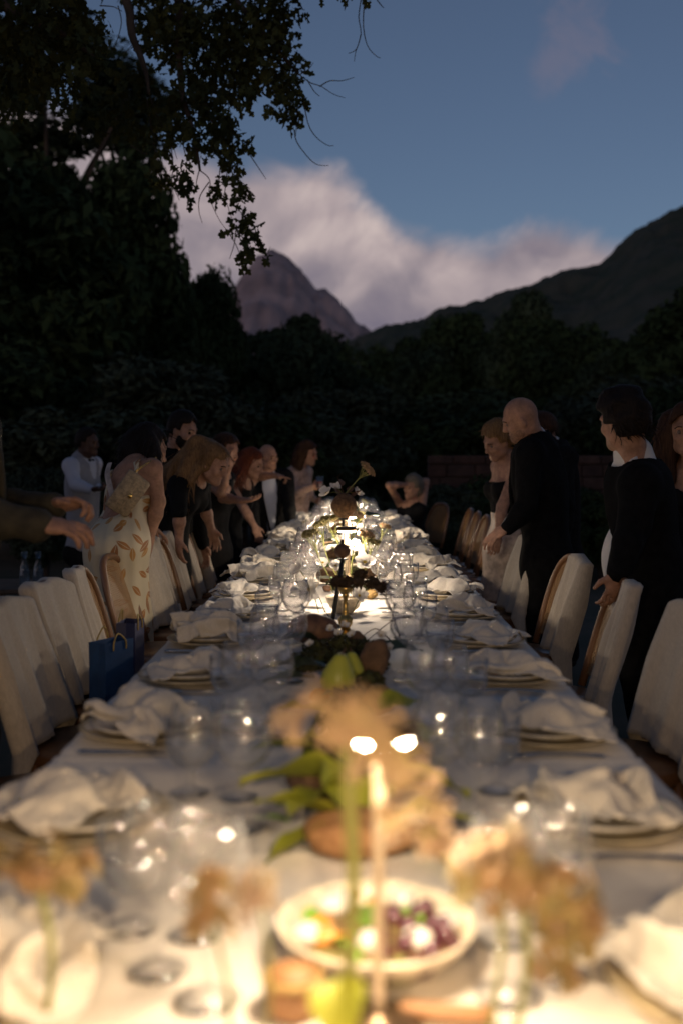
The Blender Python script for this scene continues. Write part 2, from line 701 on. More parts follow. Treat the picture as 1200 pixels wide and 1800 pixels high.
m_scrub = M('mountain_scrub', (0.042, 0.058, 0.044), 0.95, vs=0.02, col2=(0.08, 0.08, 0.062), spec=0.05)
m_rock = M('mountain_rock', (0.46, 0.35, 0.34), 0.95, vs=0.006, col2=(0.27, 0.21, 0.21), spec=0.1)
mountain('mountain', 'scrub covered mountain shoulder rising behind the trees on the right',
         [(300, 640), (560, 600), (610, 588), (660, 578), (700, 568), (740, 552), (775, 540), (800, 536), (850, 520), (880, 506), (905, 500), (935, 492), (960, 482), (985, 478), (1010, 473), (1045, 461), (1065, 445), (1085, 428), (1110, 403), (1135, 385), (1160, 370), (1185, 364), (1200, 361), (1240, 340), (1400, 300), (1700, 330), (2300, 420)],
         500, 1900, 380, 2300, m_scrub, 5, 0.055, 420, 90)
mountain('mountain', 'bare rocky peak half wrapped in cloud in the gap between the trees',
         [(-600, 560), (0, 520), (250, 600), (360, 580), (392, 540), (415, 500), (438, 468), (455, 450), (475, 441), (492, 442), (512, 452), (530, 466), (545, 488), (556, 502), (575, 508), (595, 524), (612, 545), (632, 562), (652, 574), (690, 590), (760, 610), (1000, 640)],
         1900, 4200, -500, 1000, m_rock, 41, 0.13, 420, 90)


# ------------------------------------------------------------------ trees
def leaf_cloud(centres, radii, per, size, seed, squash=0.75, shape='quad'):
    """small two-triangle leaves scattered through clumps; returns V, F"""
    r = np.random.RandomState(seed)
    C = np.repeat(np.array(centres), per, axis=0)
    Rr = np.repeat(np.array(radii), per)
    d = r.normal(size=(len(C), 3))
    d /= np.linalg.norm(d, axis=1)[:, None]
    rad = r.rand(len(C)) ** 0.45 * Rr
    p = C + d * rad[:, None] * np.array([1, 1, squash])
    n = d + r.normal(size=p.shape) * 0.8 + np.array([0, 0, 0.5])
    n /= np.linalg.norm(n, axis=1)[:, None]
    t = np.cross(n, r.normal(size=p.shape))
    t /= np.linalg.norm(t, axis=1)[:, None] + 1e-9
    b = np.cross(n, t)
    s = size * (0.6 + 0.8 * r.rand(len(p)))[:, None]
    fold = n * s * 0.18
    v0 = p - t * s
    v1 = p + b * s * 0.42 + fold
    v2 = p + t * s
    v3 = p - b * s * 0.42 + fold
    V = np.stack([v0, v1, v2, v3], 1).reshape(-1, 3)
    I = np.arange(len(p) * 4).reshape(-1, 4)
    return V, I


def crown_mesh(name, seed, nclump=70, per=420, size=0.05, rx=1.0, rz=1.0, base=-0.85, lump=0.22):
    """crown of about unit radius, centred on the origin"""
    r = np.random.RandomState(seed)
    cs, rs = [], []
    while len(cs) < nclump:
        d = r.normal(size=3)
        d /= np.linalg.norm(d)
        rad = (0.35 + 0.65 * r.rand() ** 0.5) * (1 + 0.25 * math.sin(d[0] * 4 + seed) * math.cos(d[2] * 5))
        p = d * rad * np.array([rx, rx, rz]) * 0.82
        if p[2] < base:
            continue
        cs.append(p)
        rs.append(lump * (0.6 + 0.9 * r.rand()))
    V, F = leaf_cloud(cs, rs, per, size, seed + 1)
    return npmesh(name, V, F, smooth=False), cs


m_leaf_dark = M('leaf_dark', (0.05, 0.075, 0.03), 0.95, spec=0.1, vs=0.6, col2=(0.025, 0.042, 0.02))
m_leaf_mid = M('leaf_mid', (0.062, 0.085, 0.045), 0.95, spec=0.1, vs=0.5, col2=(0.03, 0.05, 0.03))
m_leaf_grey = M('leaf_grey', (0.055, 0.075, 0.05), 0.95, spec=0.1, vs=0.5, col2=(0.042, 0.058, 0.042))
m_bark = M('bark', (0.075, 0.055, 0.04), 0.9, vs=14, bump=0.9, bs=40)
CROWN = [crown_mesh('crown', 21, 90, 420, 0.045), crown_mesh('crown', 22, 80, 420, 0.05, 0.85, 1.15), crown_mesh('crown', 23, 110, 360, 0.04, 1.05, 0.9, lump=0.18), crown_mesh('crown', 24, 46, 260, 0.04, 1.0, 1.0, lump=0.2)]


def tree(label, u, vtop, d, halfw, k=0, mat=None, skirt=0.3, depth=None, name='tree', rz=None):
    """crown whose top shows at pixel (u, vtop) at depth d; halfw in metres; skirt = height of the crown's underside"""
    top = P(u, vtop, d)
    h = max((top.z - skirt) / 2, 0.4)
    c = Vector((top.x, d, skirt + h))
    root = thing(name, label, name.replace('_', ' ') if name != 'tree' else 'tree', (c.x, c.y, 0), 0, 'dark trees and bushes around the clearing')
    me, cs = CROWN[k]
    obj('crown', me, mat or m_leaf_dark, root, (0, 0, c.z), (0, 0, rz if rz is not None else rnd.uniform(0, 6.28)), (halfw / 0.95, (depth or halfw) / 0.95, h / 1.04))
    mb = MB()
    q = random.Random(int(u * 7 + d))
    tr = max(0.04, 0.016 * top.z)
    pts = [Vector((0, 0, -0.05)), Vector((q.uniform(-.1, .1), q.uniform(-.1, .1), c.z * 0.5)), Vector((q.uniform(-.2, .2), q.uniform(-.2, .2), c.z + 0.3 * h))]
    mb.tube(spline(pts, 8), [tr * (1 - 0.08 * i) for i in range(9)], 8)
    for i in range(5):
        a = q.uniform(0, 6.28)
        s0 = Vector((0, 0, c.z * q.uniform(0.45, 0.8)))
        e0 = Vector((math.cos(a) * halfw * 0.6, math.sin(a) * halfw * 0.6, c.z + h * q.uniform(-0.2, 0.5)))
        mb.tube(spline([s0, lerp(s0, e0, 0.5) + Vector((0, 0, 0.1 * h)), e0], 6), [tr * 0.45 * (1 - 0.12 * j) for j in range(7)], 6)
    obj('trunk', mb.mesh('trunk'), m_bark, root)
    return root


tree('tall dark tree filling the upper left edge of the picture', -120, 170, 17, 3.0, 0, skirt=0.4)
tree('broad dark tree whose crown slopes down behind the oak branch', 30, 262, 18.5, 2.0, 2, skirt=0.3)
tree('rounded dark tree at the foot of the slope of crowns on the left', 215, 385, 20, 1.25, 0, skirt=0.3)
tree('small dark tree where the slope of crowns meets the bushy trees', 278, 400, 22, 1.3, 2, skirt=0.3)
tree('dark tree rising just left of the hanging oak twigs', 130, 300, 19, 1.3, 2, skirt=0.3)
tree('dark tree half way down the slope of crowns', 225, 345, 19.6, 1.15, 0, skirt=0.3)
tree('dense dark tree below the feathery crown at the left', 140, 228, 18.8, 1.9, 0, skirt=0.3)
tree('leafy dark tree under the pink gaps at the far left', 40, 180, 19.4, 2.3, 2, skirt=0.3)
tree('small dark tree easing down toward the bushy trees', 332, 446, 23, 1.25, 0, skirt=0.3)
tree('feathery thin crowned tree showing pink cloud through its leaves', 80, 20, 21, 2.7, 3, m_leaf_mid, skirt=6.6)
tree('loose crowned tree behind the big oak bough at the upper left', 225, 110, 23, 1.3, 3, m_leaf_mid, skirt=8.0)
tree('soft bushy tree left of the rocky peak', 440, 508, 27, 1.9, 2, m_leaf_mid)
tree('soft bushy tree just in front of the rocky peak', 530, 545, 29, 1.7, 1, m_leaf_mid)
tree('low tree under the saddle between the two mountains', 610, 622, 33, 2.2, 2, m_leaf_mid)
tree('pointed tree under the mountain shoulder', 700, 592, 42, 2.7, 1, m_leaf_dark)
tree('dark tree behind the tall yarrow stem', 775, 560, 40, 2.6, 0, m_leaf_mid)
tree('tall dark tree above the fair haired woman', 845, 545, 38, 2.3, 1, m_leaf_dark)
tree('tallest tree of the row above the bald man in black', 920, 512, 36, 1.7, 1, m_leaf_mid)
tree('broad dark tree between the two men in black', 1010, 535, 34, 2.3, 0, m_leaf_dark)
tree('dark tree above the dark haired man', 1110, 560, 30, 2.2, 2, m_leaf_mid)
tree('dark tree at the far right edge under the mountain', 1215, 495, 26, 2.1, 1, m_leaf_dark)
tree('low dense bush behind the waiter', 90, 640, 14.5, 2.0, 2, m_leaf_grey, 0.0, name='bush')
tree('low dense bush behind the bearded man', 280, 610, 15.5, 1.7, 0, m_leaf_grey, 0.0, name='bush')
tree('low dense bush behind the leaning guests', 430, 640, 16.5, 1.6, 2, m_leaf_dark, 0.0, name='bush')
tree('low dense bush behind the woman with the drink', 560, 660, 17.5, 1.5, 0, m_leaf_grey, 0.0, name='bush')
tree('low dense bush behind the far end of the table', 670, 680, 18.5, 1.5, 2, m_leaf_dark, 0.0, name='bush')
tree('low dense bush above the brown garden wall', 800, 665, 19.5, 1.9, 0, m_leaf_mid, 0.0, name='bush')
tree('low dense bush behind the bald man in black', 940, 650, 19, 1.8, 2, m_leaf_dark, 0.0, name='bush')
tree('low dense bush behind the dark haired man', 1080, 640, 18, 1.7, 0, m_leaf_grey, 0.0, name='bush')
tree('low dense bush behind the curly haired woman', 1220, 620, 17, 1.7, 2, m_leaf_dark, 0.0, name='bush')
tree('small leafy shrub beside the waiter', 75, 775, 11.5, 0.55, 2, m_leaf_grey, 0.0, name='shrub')
tree('dark bush between the waiter and the big trees', -60, 560, 15.0, 1.9, 0, m_leaf_dark, 0.0, name='bush')
tree('low shrub under the brown garden wall behind the chairs', 930, 822, 12.4, 0.8, 0, m_leaf_dark, 0.0, name='shrub')
tree('low shrub beside the dark haired man', 1060, 826, 11.8, 0.6, 2, m_leaf_dark, 0.0, name='shrub')
tree('wispy shrub in front of the brown garden wall', 800, 815, 12.6, 0.75, 2, m_leaf_grey, 0.0, name='shrub')


def treeline(name, d, z0, u0, u1, n, seed, mat, label):
    """a far-off wood that reads as one dark mass"""
    r = np.random.RandomState(seed)
    cs, rs = [], []
    for i in range(n):
        u = u0 + (u1 - u0) * r.rand()
        cs.append(((u - 609) / FPX * d, d + r.uniform(-2, 2), z0 * r.rand() ** 0.7))
        rs.append(0.9 + 0.8 * r.rand())
    V, F = leaf_cloud(cs, rs, 170, 0.22, seed, 0.9)
    o = obj(name, npmesh(name, V, F, False), mat)
    return tag(o, label, 'woods', kind='stuff')


for i, (x_, y_, h_) in enumerate(((-11, -13, 8.5), (-6, -15, 9.5), (-1, -14, 8), (4, -15, 9), (9, -13, 8.5), (14, -11, 8))):  # unseen row of trees, added to keep the low sun off the table
    t_ = thing('tree', '%s added shade tree, unseen behind the camera' % ('first', 'second', 'third', 'fourth', 'fifth', 'sixth')[i], 'tree', (x_, y_, 0), 0, 'added shade trees behind the camera')
    obj('crown', CROWN[i % 3][0], m_leaf_dark, t_, (0, 0, h_ * 0.52), (0, 0, i), (3.2, 3.2, h_ * 0.5))
    obj('trunk', MB().tube([(0, 0, -0.05), (0.1, 0, h_ * 0.3), (0, 0.1, h_ * 0.7)], [0.3, 0.2, 0.1], 8).mesh('trunk'), m_bark, t_)
treeline('distant_woods', 58, 7.2, -700, 2100, 420, 77, m_leaf_dark, 'dark far wood closing off the clearing behind the trees')

# low brown garden wall behind the seated woman: courses of rough stone
m_stone = [M('wall_stone_%d' % i, c, 0.9, bump=0.7, bs=25, vs=6) for i, c in enumerate([(0.085, 0.042, 0.03), (0.072, 0.038, 0.028), (0.095, 0.05, 0.035)])]
m_mortar = M('mortar', (0.075, 0.055, 0.045), 0.95, bump=0.4)


def garden_wall(label, u0, u1, vtop, d, h0=0.0):
    a, b = P(u0, vtop, d), P(u1, vtop, d)
    top = a.z
    w = thing('garden_wall', label, 'wall', (a.x, d, 0), 0)
    L = b.x - a.x
    mb = MB().box((0.01, 0.03, -0.05), (L - 0.01, 0.24, top - 0.02))
    obj('mortar', mb.mesh('mortar', False), m_mortar, w)
    q = random.Random(int(u0))
    z = 0.0
    while z < top - 0.05:
        hh = min(0.16, top - z)
        x = -q.uniform(0, 0.2)
        while x < L:
            ww = q.uniform(0.24, 0.42)
            x0, x1 = max(x, 0), min(x + ww, L)
            if x1 - x0 > 0.04:
                mb = MB().box((x0 + 0.006, -q.uniform(0, 0.02), z + 0.006), (x1 - 0.006, 0.27, z + hh - 0.006), 0.012)
                obj('stone', mb.mesh('stone', False), m_stone[q.randrange(3)], w)
            x += ww
        z += hh
    return w


garden_wall('low reddish brown stone wall running behind the guests on the right', 752, 1420, 800, 13.2)

# ------------------------------------------------------------------ the oak whose bough hangs into the picture
oak = thing('oak_tree', 'big oak with lobed leaves whose dark bough hangs over the table', 'tree', (-4.4, 7.4, 0))
OX = Vector((-4.4, 7.4, 0))
m_oakleaf = M('oak_leaf', (0.06, 0.068, 0.024), 0.9, spec=0.15, vs=3.0, col2=(0.03, 0.042, 0.018))
m_oakbark = M('oak_bark', (0.06, 0.045, 0.036), 0.9, vs=10, bump=1.0, bs=30)
mb = MB()
tp = [OX + Vector(p) for p in ((0, 0, -0.1), (0.05, 0.0, 1.2), (0.2, -0.1, 2.6), (0.5, -0.25, 4.2), (1.1, -0.4, 5.4))]
sp = spline(tp, 16)
mb.tube([p - OX for p in sp], [0.34 - 0.011 * i + (0.14 if i == 0 else 0.05 if i == 1 else 0) for i in range(17)], 14)
obj('trunk', mb.mesh('trunk'), m_oakbark, oak)


def PB(u, v, d=7.0):
    return P(u, v, d)


limbs = [
    ([tp[4], PB(60, -160, 7.0), PB(210, -20, 6.9), PB(232, 60, 6.9), PB(248, 100, 6.9), PB(258, 132, 6.9), PB(262, 165, 6.9)], 0.055, 0.010),
    ([tp[4], PB(150, -240, 7.2), PB(300, -60, 7.2), PB(315, 90, 7.1), PB(322, 170, 7.1), PB(340, 230, 7.05), PB(352, 300, 7.0)], 0.06, 0.008),
    ([tp[4], PB(200, -260, 7.4), PB(380, -40, 7.4), PB(440, 30, 7.3), PB(490, 90, 7.2), PB(525, 130, 7.2)], 0.06, 0.007),
    ([tp[3], PB(-120, -80, 6.6), PB(20, 20, 6.5), PB(110, 60, 6.5), PB(165, 100, 6.5)], 0.07, 0.01),
    ([PB(352, 150, 7.1), PB(372, 210, 7.1), PB(392, 250, 7.05), PB(405, 300, 7.05)], 0.012, 0.004),
    ([tp[4], PB(330, -330, 7.3), PB(560, -120, 7.3), PB(636, -10, 7.3)], 0.05, 0.008),
]
twigs = [
    [(522, 128), (545, 145), (565, 152), (585, 165), (606, 172)], [(525, 132), (542, 122), (551, 110)], [(540, 140), (552, 160), (562, 169)], [(562, 152), (580, 142), (600, 142), (622, 136)],
    [(532, 165), (541, 215), (555, 240), (575, 255), (587, 256)], [(518, 228), (522, 250), (545, 280), (560, 290), (578, 291)], [(524, 165), (522, 210), (520, 240)],
    [(634, 0), (630, 30), (634, 60), (625, 90), (622, 108)], [(640, 0), (638, 45), (645, 80), (660, 98), (668, 102)], [(634, 60), (626, 86), (612, 94)], [(662, 0), (670, 10), (674, 14)],
    [(208, 10), (214, 40), (205, 75), (196, 95)], [(240, 30), (234, 75), (218, 95)], [(262, 165), (280, 210), (300, 245), (312, 280)], [(258, 170), (268, 230), (279, 252)],
    [(300, 250), (305, 290), (303, 320), (316, 352)], [(320, 240), (326, 270), (334, 285), (338, 300)], [(352, 300), (365, 310), (370, 322), (368, 345), (385, 385), (402, 408)],
    [(368, 320), (352, 345), (350, 370), (356, 392)], [(388, 290), (386, 330), (398, 355), (410, 390)], [(405, 300), (425, 320), (440, 332)], [(438, 270), (455, 295), (468, 315)],
    [(402, 408), (415, 430), (430, 465)], [(440, 415), (455, 435), (468, 450)], [(415, 405), (412, 430), (404, 455)], [(352, 295), (346, 320), (346, 338)], [(230, 255), (250, 268), (262, 272)],
    [(340, 60), (355, 85), (362, 92)], [(270, 250), (282, 300), (292, 330)], [(400, 300), (396, 335), (392, 350)], [(176, 10), (200, 12), (215, 20)],
]
for pts, r0, r1 in limbs:
    mb = MB()
    sp = spline(pts, 22)
    mb.tube([p - OX for p in sp], [lerp(r0, r1, (i / 22) ** 0.6) for i in range(23)], 8)
    obj('branch', mb.mesh('branch'), m_oakbark, oak)
for i, tw in enumerate(twigs):
    q = random.Random(i)
    d0 = 7.15 if tw[0][0] > 180 else 6.5
    sp = spline([PB(u, v, d0 + q.uniform(-.03, .03)) for u, v in tw], 12)
    mb = MB()
    mb.tube([p - OX for p in sp], [lerp(0.0042, 0.0018, j / 12) for j in range(13)], 5)
    obj('twig', mb.mesh('twig'), m_oakbark, oak)

OAKLEAF = np.array([(0, 0), (0.10, 0.07), (0.22, 0.06), (0.30, 0.20), (0.40, 0.23), (0.46, 0.12), (0.56, 0.13), (0.64, 0.28), (0.75, 0.27), (0.78, 0.14), (0.88, 0.13), (1.0, 0.0)])


def oak_leaves(blobs, seed, size):
    r = np.random.RandomState(seed)
    Vs, Fs, n0 = [], [], 0
    out = np.concatenate([OAKLEAF, OAKLEAF[-2:0:-1] * np.array([1, -1])])
    k = len(out)
    todo = [(PB(u, v, d), rad / FPX * d, int(dens * 34 * (rad / FPX * d / size) ** 2) + 4) for (u, v, rad, d, dens) in blobs]
    todo += [(c, R, int(1.9 * (R / size) ** 2)) for c, R in CAN]
    for c, R, cnt in todo:
        for i in range(cnt):
            while True:
                q = r.uniform(-1, 1, 3)
                if q @ q < 1:
                    break
            p = np.array(c) + q * R * np.array([1, 1.3, 1]) * 0.95
            ax = q * 0.5 + r.normal(size=3) * 0.6 + np.array([0, 0, -0.55])
            ax /= np.linalg.norm(ax)
            sd = np.cross(ax, r.normal(size=3))
            sd /= np.linalg.norm(sd)
            nn = np.cross(ax, sd)
            s = size * r.uniform(0.65, 1.15)
            x = out[:, 0] - 0.15
            V = p + s * (x[:, None] * ax + out[:, 1][:, None] * 1.05 * sd - (np.abs(out[:, 1]) * 0.35 + 0.25 * x * x)[:, None] * nn)
            Vs.append(V)
            Fs.append([tuple(n0 + j for j in range(k))])
            n0 += k
    V = np.concatenate(Vs) - np.array(OX)
    return npmesh('leaves', V, np.array([f[0] for f in Fs]), False)


BL = [(300, 25, 62, 7.2, 1), (365, 40, 62, 7.2, 1), (430, 55, 58, 7.25, 1), (478, 48, 48, 7.25, 1), (452, 105, 55, 7.2, 1), (495, 120, 42, 7.2, 1), (505, 165, 33, 7.15, 1), (512, 205, 18, 7.15, .9),
      (350, 105, 52, 7.15, 1), (285, 60, 42, 7.1, 1), (400, 120, 48, 7.2, 1), (330, 170, 36, 7.1, 1), (375, 175, 36, 7.1, 1), (425, 160, 30, 7.15, 1), (385, 215, 32, 7.1, 1), (355, 245, 32, 7.05, 1), (405, 248, 26, 7.05, 1),
      (392, 275, 20, 7.05, 1), (408, 285, 15, 7.05, 1), (435, 258, 11, 7.05, .9), (312, 228, 30, 7.0, 1), (285, 262, 15, 7.0, .9), (272, 285, 12, 7, .9), (285, 310, 16, 7.0, 1), (318, 300, 15, 7.0, 1), (333, 322, 13, 7, .9), (334, 345, 11, 7, .9), (312, 330, 10, 7, .8), (278, 322, 9, 7, .9),
      (408, 318, 14, 7.05, 1), (428, 335, 12, 7.05, 1), (425, 348, 9, 7.05, .9), (388, 344, 13, 7.05, 1), (380, 338, 8, 7.05, .9),
      (428, 378, 15, 7.0, 1), (432, 400, 18, 7, 1), (448, 408, 12, 7, 1), (440, 428, 12, 7, .9), (430, 445, 11, 7, .9), (427, 466, 8, 7, .9), (468, 452, 7, 7, .9), (410, 408, 9, 7, .9),
      (530, 175, 12, 7.15, .8), (480, 15, 40, 7.3, .9), (535, 20, 10, 7.3, .5), (480, 190, 14, 7.15, .7),
      (40, 20, 70, 6.5, 1), (120, 45, 55, 6.5, 1), (160, 85, 36, 6.5, 1), (60, 100, 60, 6.55, 1), (140, 120, 34, 6.5, .9), (20, 160, 60, 6.6, .9), (180, 40, 15, 6.5, .8), (-30, 60, 70, 6.5, 1), (110, 160, 34, 6.6, .8), (80, 10, 60, 6.4, 1),
      (215, 160, 40, 7.4, .55), (240, 215, 45, 7.6, .6), (190, 190, 35, 7.6, .5), (262, 150, 35, 7.4, .6), (150, 215, 40, 7.6, .55), (295, 200, 30, 7.2, .8)]
CAN = []
# foliage of the same bough above and beside the frame
for i in range(46):
    BL.append((rnd.uniform(-650, 620), rnd.uniform(-430, -25), rnd.uniform(45, 80), rnd.uniform(6.4, 8.0), 0.2))
for i in range(26):
    BL.append((rnd.uniform(-800, -60), rnd.uniform(-100, 180), rnd.uniform(45, 80), rnd.uniform(6.4, 8.4), 0.2))
o = obj('leaves', oak_leaves(BL, 5, 0.092), m_oakleaf, oak)
o['kind'] = 'stuff'
# ================================================================== TABLE
TZ = 0.75
HW = 0.60
Y0, Y1 = 0.15, 11.7


def linen(name, col, scale=1.0, bump=0.35, bigb=0.0, transl=0.0):
    m = bpy.data.materials.new(name)
    m.use_nodes = True
    t = NT(m.node_tree)
    b = t.n['Principled BSDF']
    o = t.new('ShaderNodeTexCoord').outputs['Object']
    sep = t.new('ShaderNodeSeparateXYZ')
    t.l.new(o, sep.inputs[0])
    v1 = t.vmath('MULTIPLY', o, (900 * scale, 60 * scale, 60 * scale))
    v2 = t.vmath('MULTIPLY', o, (60 * scale, 900 * scale, 60 * scale))
    w = t.math('ADD', t.noise(v1, 1.0, 2, 0.5), t.noise(v2, 1.0, 2, 0.5))
    big = t.noise(o, 5.0, 4, 0.6)
    c = t.mix(t.smooth(w, 0.7, 1.3), tuple(x * 0.86 for x in col), tuple(min(1, x * 1.06) for x in col))
    c = t.mix(t.math('MULTIPLY', t.smooth(big, 0.35, 0.75), 0.12), c, tuple(x * 0.7 for x in col))
    t.l.new(c, b.inputs['Base Color'])
    b.inputs['Roughness'].default_value = 0.85
    b.inputs['Sheen Weight'].default_value = 0.15
    bn = t.new('ShaderNodeBump')
    bn.inputs['Strength'].default_value = bump
    bn.inputs['Distance'].default_value = 0.0015
    t.l.new(w, bn.inputs['Height'])
    last = bn
    if bigb:
        b2 = t.new('ShaderNodeBump')
        b2.inputs['Strength'].default_value = bigb
        b2.inputs['Distance'].default_value = 0.006
        t.l.new(t.noise(o, 22.0, 4, 0.55, 0.6), b2.inputs['Height'])
        t.l.new(bn.outputs[0], b2.inputs['Normal'])
        last = b2
    t.l.new(last.outputs[0], b.inputs['Normal'])
    MATS[name] = m
    return m


m_cloth = linen('table_linen', (0.75, 0.69, 0.605), 1.0, 0.3, 0.12)
m_napkin = linen('napkin_linen', (0.65, 0.60, 0.52), 1.0, 0.5, 0.35)
m_drape = linen('drape_linen', (0.50, 0.435, 0.355), 0.8, 0.5, 0.5)
m_wood = M('table_wood', (0.16, 0.09, 0.05), 0.6, vs=5, bump=0.2)

# the table under the cloth
tb = thing('banquet_table', 'long banquet table carrying the white cloth down the middle of the clearing', 'table', (0, 0, 0))
obj('table_top', MB().box((-HW + 0.012, Y0 + 0.012, TZ - 0.05), (HW - 0.012, Y1 - 0.012, TZ - 0.012)).mesh('table_top', False), m_wood, tb)
legm = MB().box((-0.035, -0.035, 0), (0.035, 0.035, TZ - 0.05), 0.006).mesh('leg', False)
for i in range(7):
    for sx_ in (-1, 1):
        obj('leg', legm, m_wood, tb, (sx_ * (HW - 0.14), lerp(Y0 + 0.3, Y1 - 0.3, i / 6), 0))


def cloth_mesh():
    ny = 1150
    ys = np.linspace(Y0 - 0.02, Y1 + 0.02, ny)
    # arc-length across: drop, top, drop
    top = np.linspace(-HW, HW, 61)
    dn = np.linspace(0.02, 0.34, 14)
    s = np.concatenate([-(HW + dn[::-1]), top, HW + dn])
    X, Y = np.meshgrid(s, ys, indexing='ij')
    # cross-wise pressed creases and ripples that run from edge to edge
    yy = Y + 0.03 * np.sin(X * 3.1 + Y * 1.7) + 0.02 * np.sin(X * 7 + 1.3 * Y)
    rip = 0.0
    r = np.random.RandomState(4)
    for i in range(9):
        f = r.uniform(9, 46)
        rip = rip + np.sin(yy * f + r.rand() * 6.28 + 0.8 * np.sin(Y * r.uniform(0.7, 2))) / (4 + 0.16 * f)
    amp = 0.0030 * (1 + 0.6 * np.sin(Y * 0.9))
    Z = amp * rip + 0.0008 * sinnoise(X, Y, 0 * X, 9, 7, 22)
    for c in np.arange(0.9, 11.4, 0.63):   # folded-in pressing lines
        c = c + r.uniform(-0.12, 0.12)
        dd = Y - c - 0.02 * np.sin(X * 2 + c * 5)
        Z = Z + 0.0045 * np.exp(-(dd / 0.012) ** 2) - 0.003 * np.exp(-((dd - 0.03) / 0.02) ** 2)
    Z = Z + TZ + 0.002
    over = np.maximum(np.abs(X) - HW, 0)
    sg = np.sign(X)
    wav = 0.028 * np.sin(Y * 9 + 2 * np.sin(Y * 2.1)) + 0.014 * np.sin(Y * 23)
    Xo = np.where(over > 0, sg * (HW + 0.012 + over * 0.10 + (over / 0.34) * wav), X)
    Zo = np.where(over > 0, TZ - over * 0.985, Z)
    V = np.stack([Xo, Y, Zo], -1).reshape(-1, 3)
    n, m = X.shape
    I = np.arange(n * m).reshape(n, m)
    F = np.stack([I[:-1, :-1], I[1:, :-1], I[1:, 1:], I[:-1, 1:]], -1).reshape(-1, 4)
    return npmesh('tablecloth', V, F)


o = obj('tablecloth', cloth_mesh(), m_cloth)
tag(o, 'white linen tablecloth creased across the long banquet table', 'tablecloth')

# ------------------------------------------------------------------ place settings
m_charger = M('charger_glaze', (0.52, 0.43, 0.27), 0.35, vs=18, coat=0.2, bump=0.1, bs=60)
m_plate = M('plate_glaze', (0.66, 0.60, 0.50), 0.32, vs=20, coat=0.25, bump=0.08, bs=60)
m_steel = M('cutlery_steel', (0.62, 0.60, 0.56), 0.22, metal=1.0, var=0.05)
m_card = M('menu_card', (0.78, 0.76, 0.72), 0.7, var=0.03)
m_glass = M_glass('thin_glass')
m_water = M_glass('water', (0.97, 0.985, 0.99), 0.75, ior=1.33)


def wobble(me, amp, seed, sc=20):
    n = len(me.vertices)
    co = np.empty(n * 3, np.float32)
    me.vertices.foreach_get('co', co)
    c = co.reshape(-1, 3)
    c[:, 2] += amp * sinnoise(c[:, 0], c[:, 1], c[:, 2], seed, 5, sc)
    me.vertices.foreach_set('co', c.ravel())
    me.update()
    return me


CHARGER = wobble(MB().lathe([(0.0, 0.001), (0.09, 0.0), (0.098, 0.002), (0.135, 0.010), (0.147, 0.017), (0.149, 0.020), (0.146, 0.0215), (0.132, 0.016), (0.10, 0.008), (0.09, 0.006), (0.0, 0.006)], 40).mesh('charger_plate'), 0.0008, 3)
PLATE = wobble(MB().lathe([(0.0, 0.001), (0.075, 0.0), (0.082, 0.002), (0.112, 0.010), (0.122, 0.018), (0.1235, 0.021), (0.120, 0.0225), (0.109, 0.016), (0.082, 0.008), (0.075, 0.0065), (0.0, 0.0065)], 40).mesh('dinner_plate'), 0.0008, 5)


def glass_tree(kind):
    mb = MB()
    if kind == 'coupe':
        prof = [(0.0, 0.003), (0.034, 0.0), (0.035, 0.002), (0.012, 0.006), (0.0045, 0.014), (0.0038, 0.05), (0.0042, 0.088), (0.010, 0.096), (0.030, 0.106), (0.043, 0.122), (0.048, 0.143), (0.0485, 0.152), (0.0475, 0.152), (0.047, 0.143), (0.042, 0.123), (0.029, 0.1075), (0.008, 0.099), (0.0, 0.098)]
    elif kind == 'flute':
        prof = [(0.0, 0.003), (0.038, 0.0), (0.039, 0.002), (0.012, 0.006), (0.0044, 0.016), (0.0036, 0.05), (0.004, 0.09), (0.013, 0.099), (0.034, 0.114), (0.047, 0.138), (0.049, 0.160), (0.044, 0.190), (0.037, 0.212), (0.0362, 0.212), (0.0432, 0.190), (0.048, 0.160), (0.046, 0.139), (0.033, 0.1155), (0.011, 0.102), (0.0, 0.101)]
    elif kind == 'wine':
        prof = [(0.0, 0.003), (0.036, 0.0), (0.037, 0.002), (0.012, 0.006), (0.0042, 0.016), (0.0036, 0.05), (0.004, 0.085), (0.012, 0.094), (0.030, 0.108), (0.041, 0.130), (0.0425, 0.150), (0.039, 0.178), (0.034, 0.200), (0.0332, 0.200), (0.0382, 0.178), (0.0415, 0.150), (0.040, 0.131), (0.029, 0.1095), (0.010, 0.097), (0.0, 0.096)]
    else:
        prof = [(0.0, 0.004), (0.036, 0.0), (0.037, 0.003), (0.014, 0.009), (0.008, 0.018), (0.0075, 0.035), (0.011, 0.045), (0.030, 0.056), (0.041, 0.078), (0.044, 0.105), (0.043, 0.140), (0.0422, 0.140), (0.043, 0.105), (0.0395, 0.079), (0.029, 0.0585), (0.010, 0.049), (0.0, 0.048)]
    return mb.lathe(prof, 28).mesh(kind + '_glass')


GLASS = {k: glass_tree(k) for k in ('coupe', 'wine', 'goblet', 'flute')}
WATER = MB().lathe([(0.0, 0.0495), (0.010, 0.0505), (0.0285, 0.060), (0.0388, 0.0795), (0.0418, 0.097), (0.0418, 0.0985), (0.0405, 0.0972), (0.0, 0.097)], 28).mesh('water')
_cut = {}


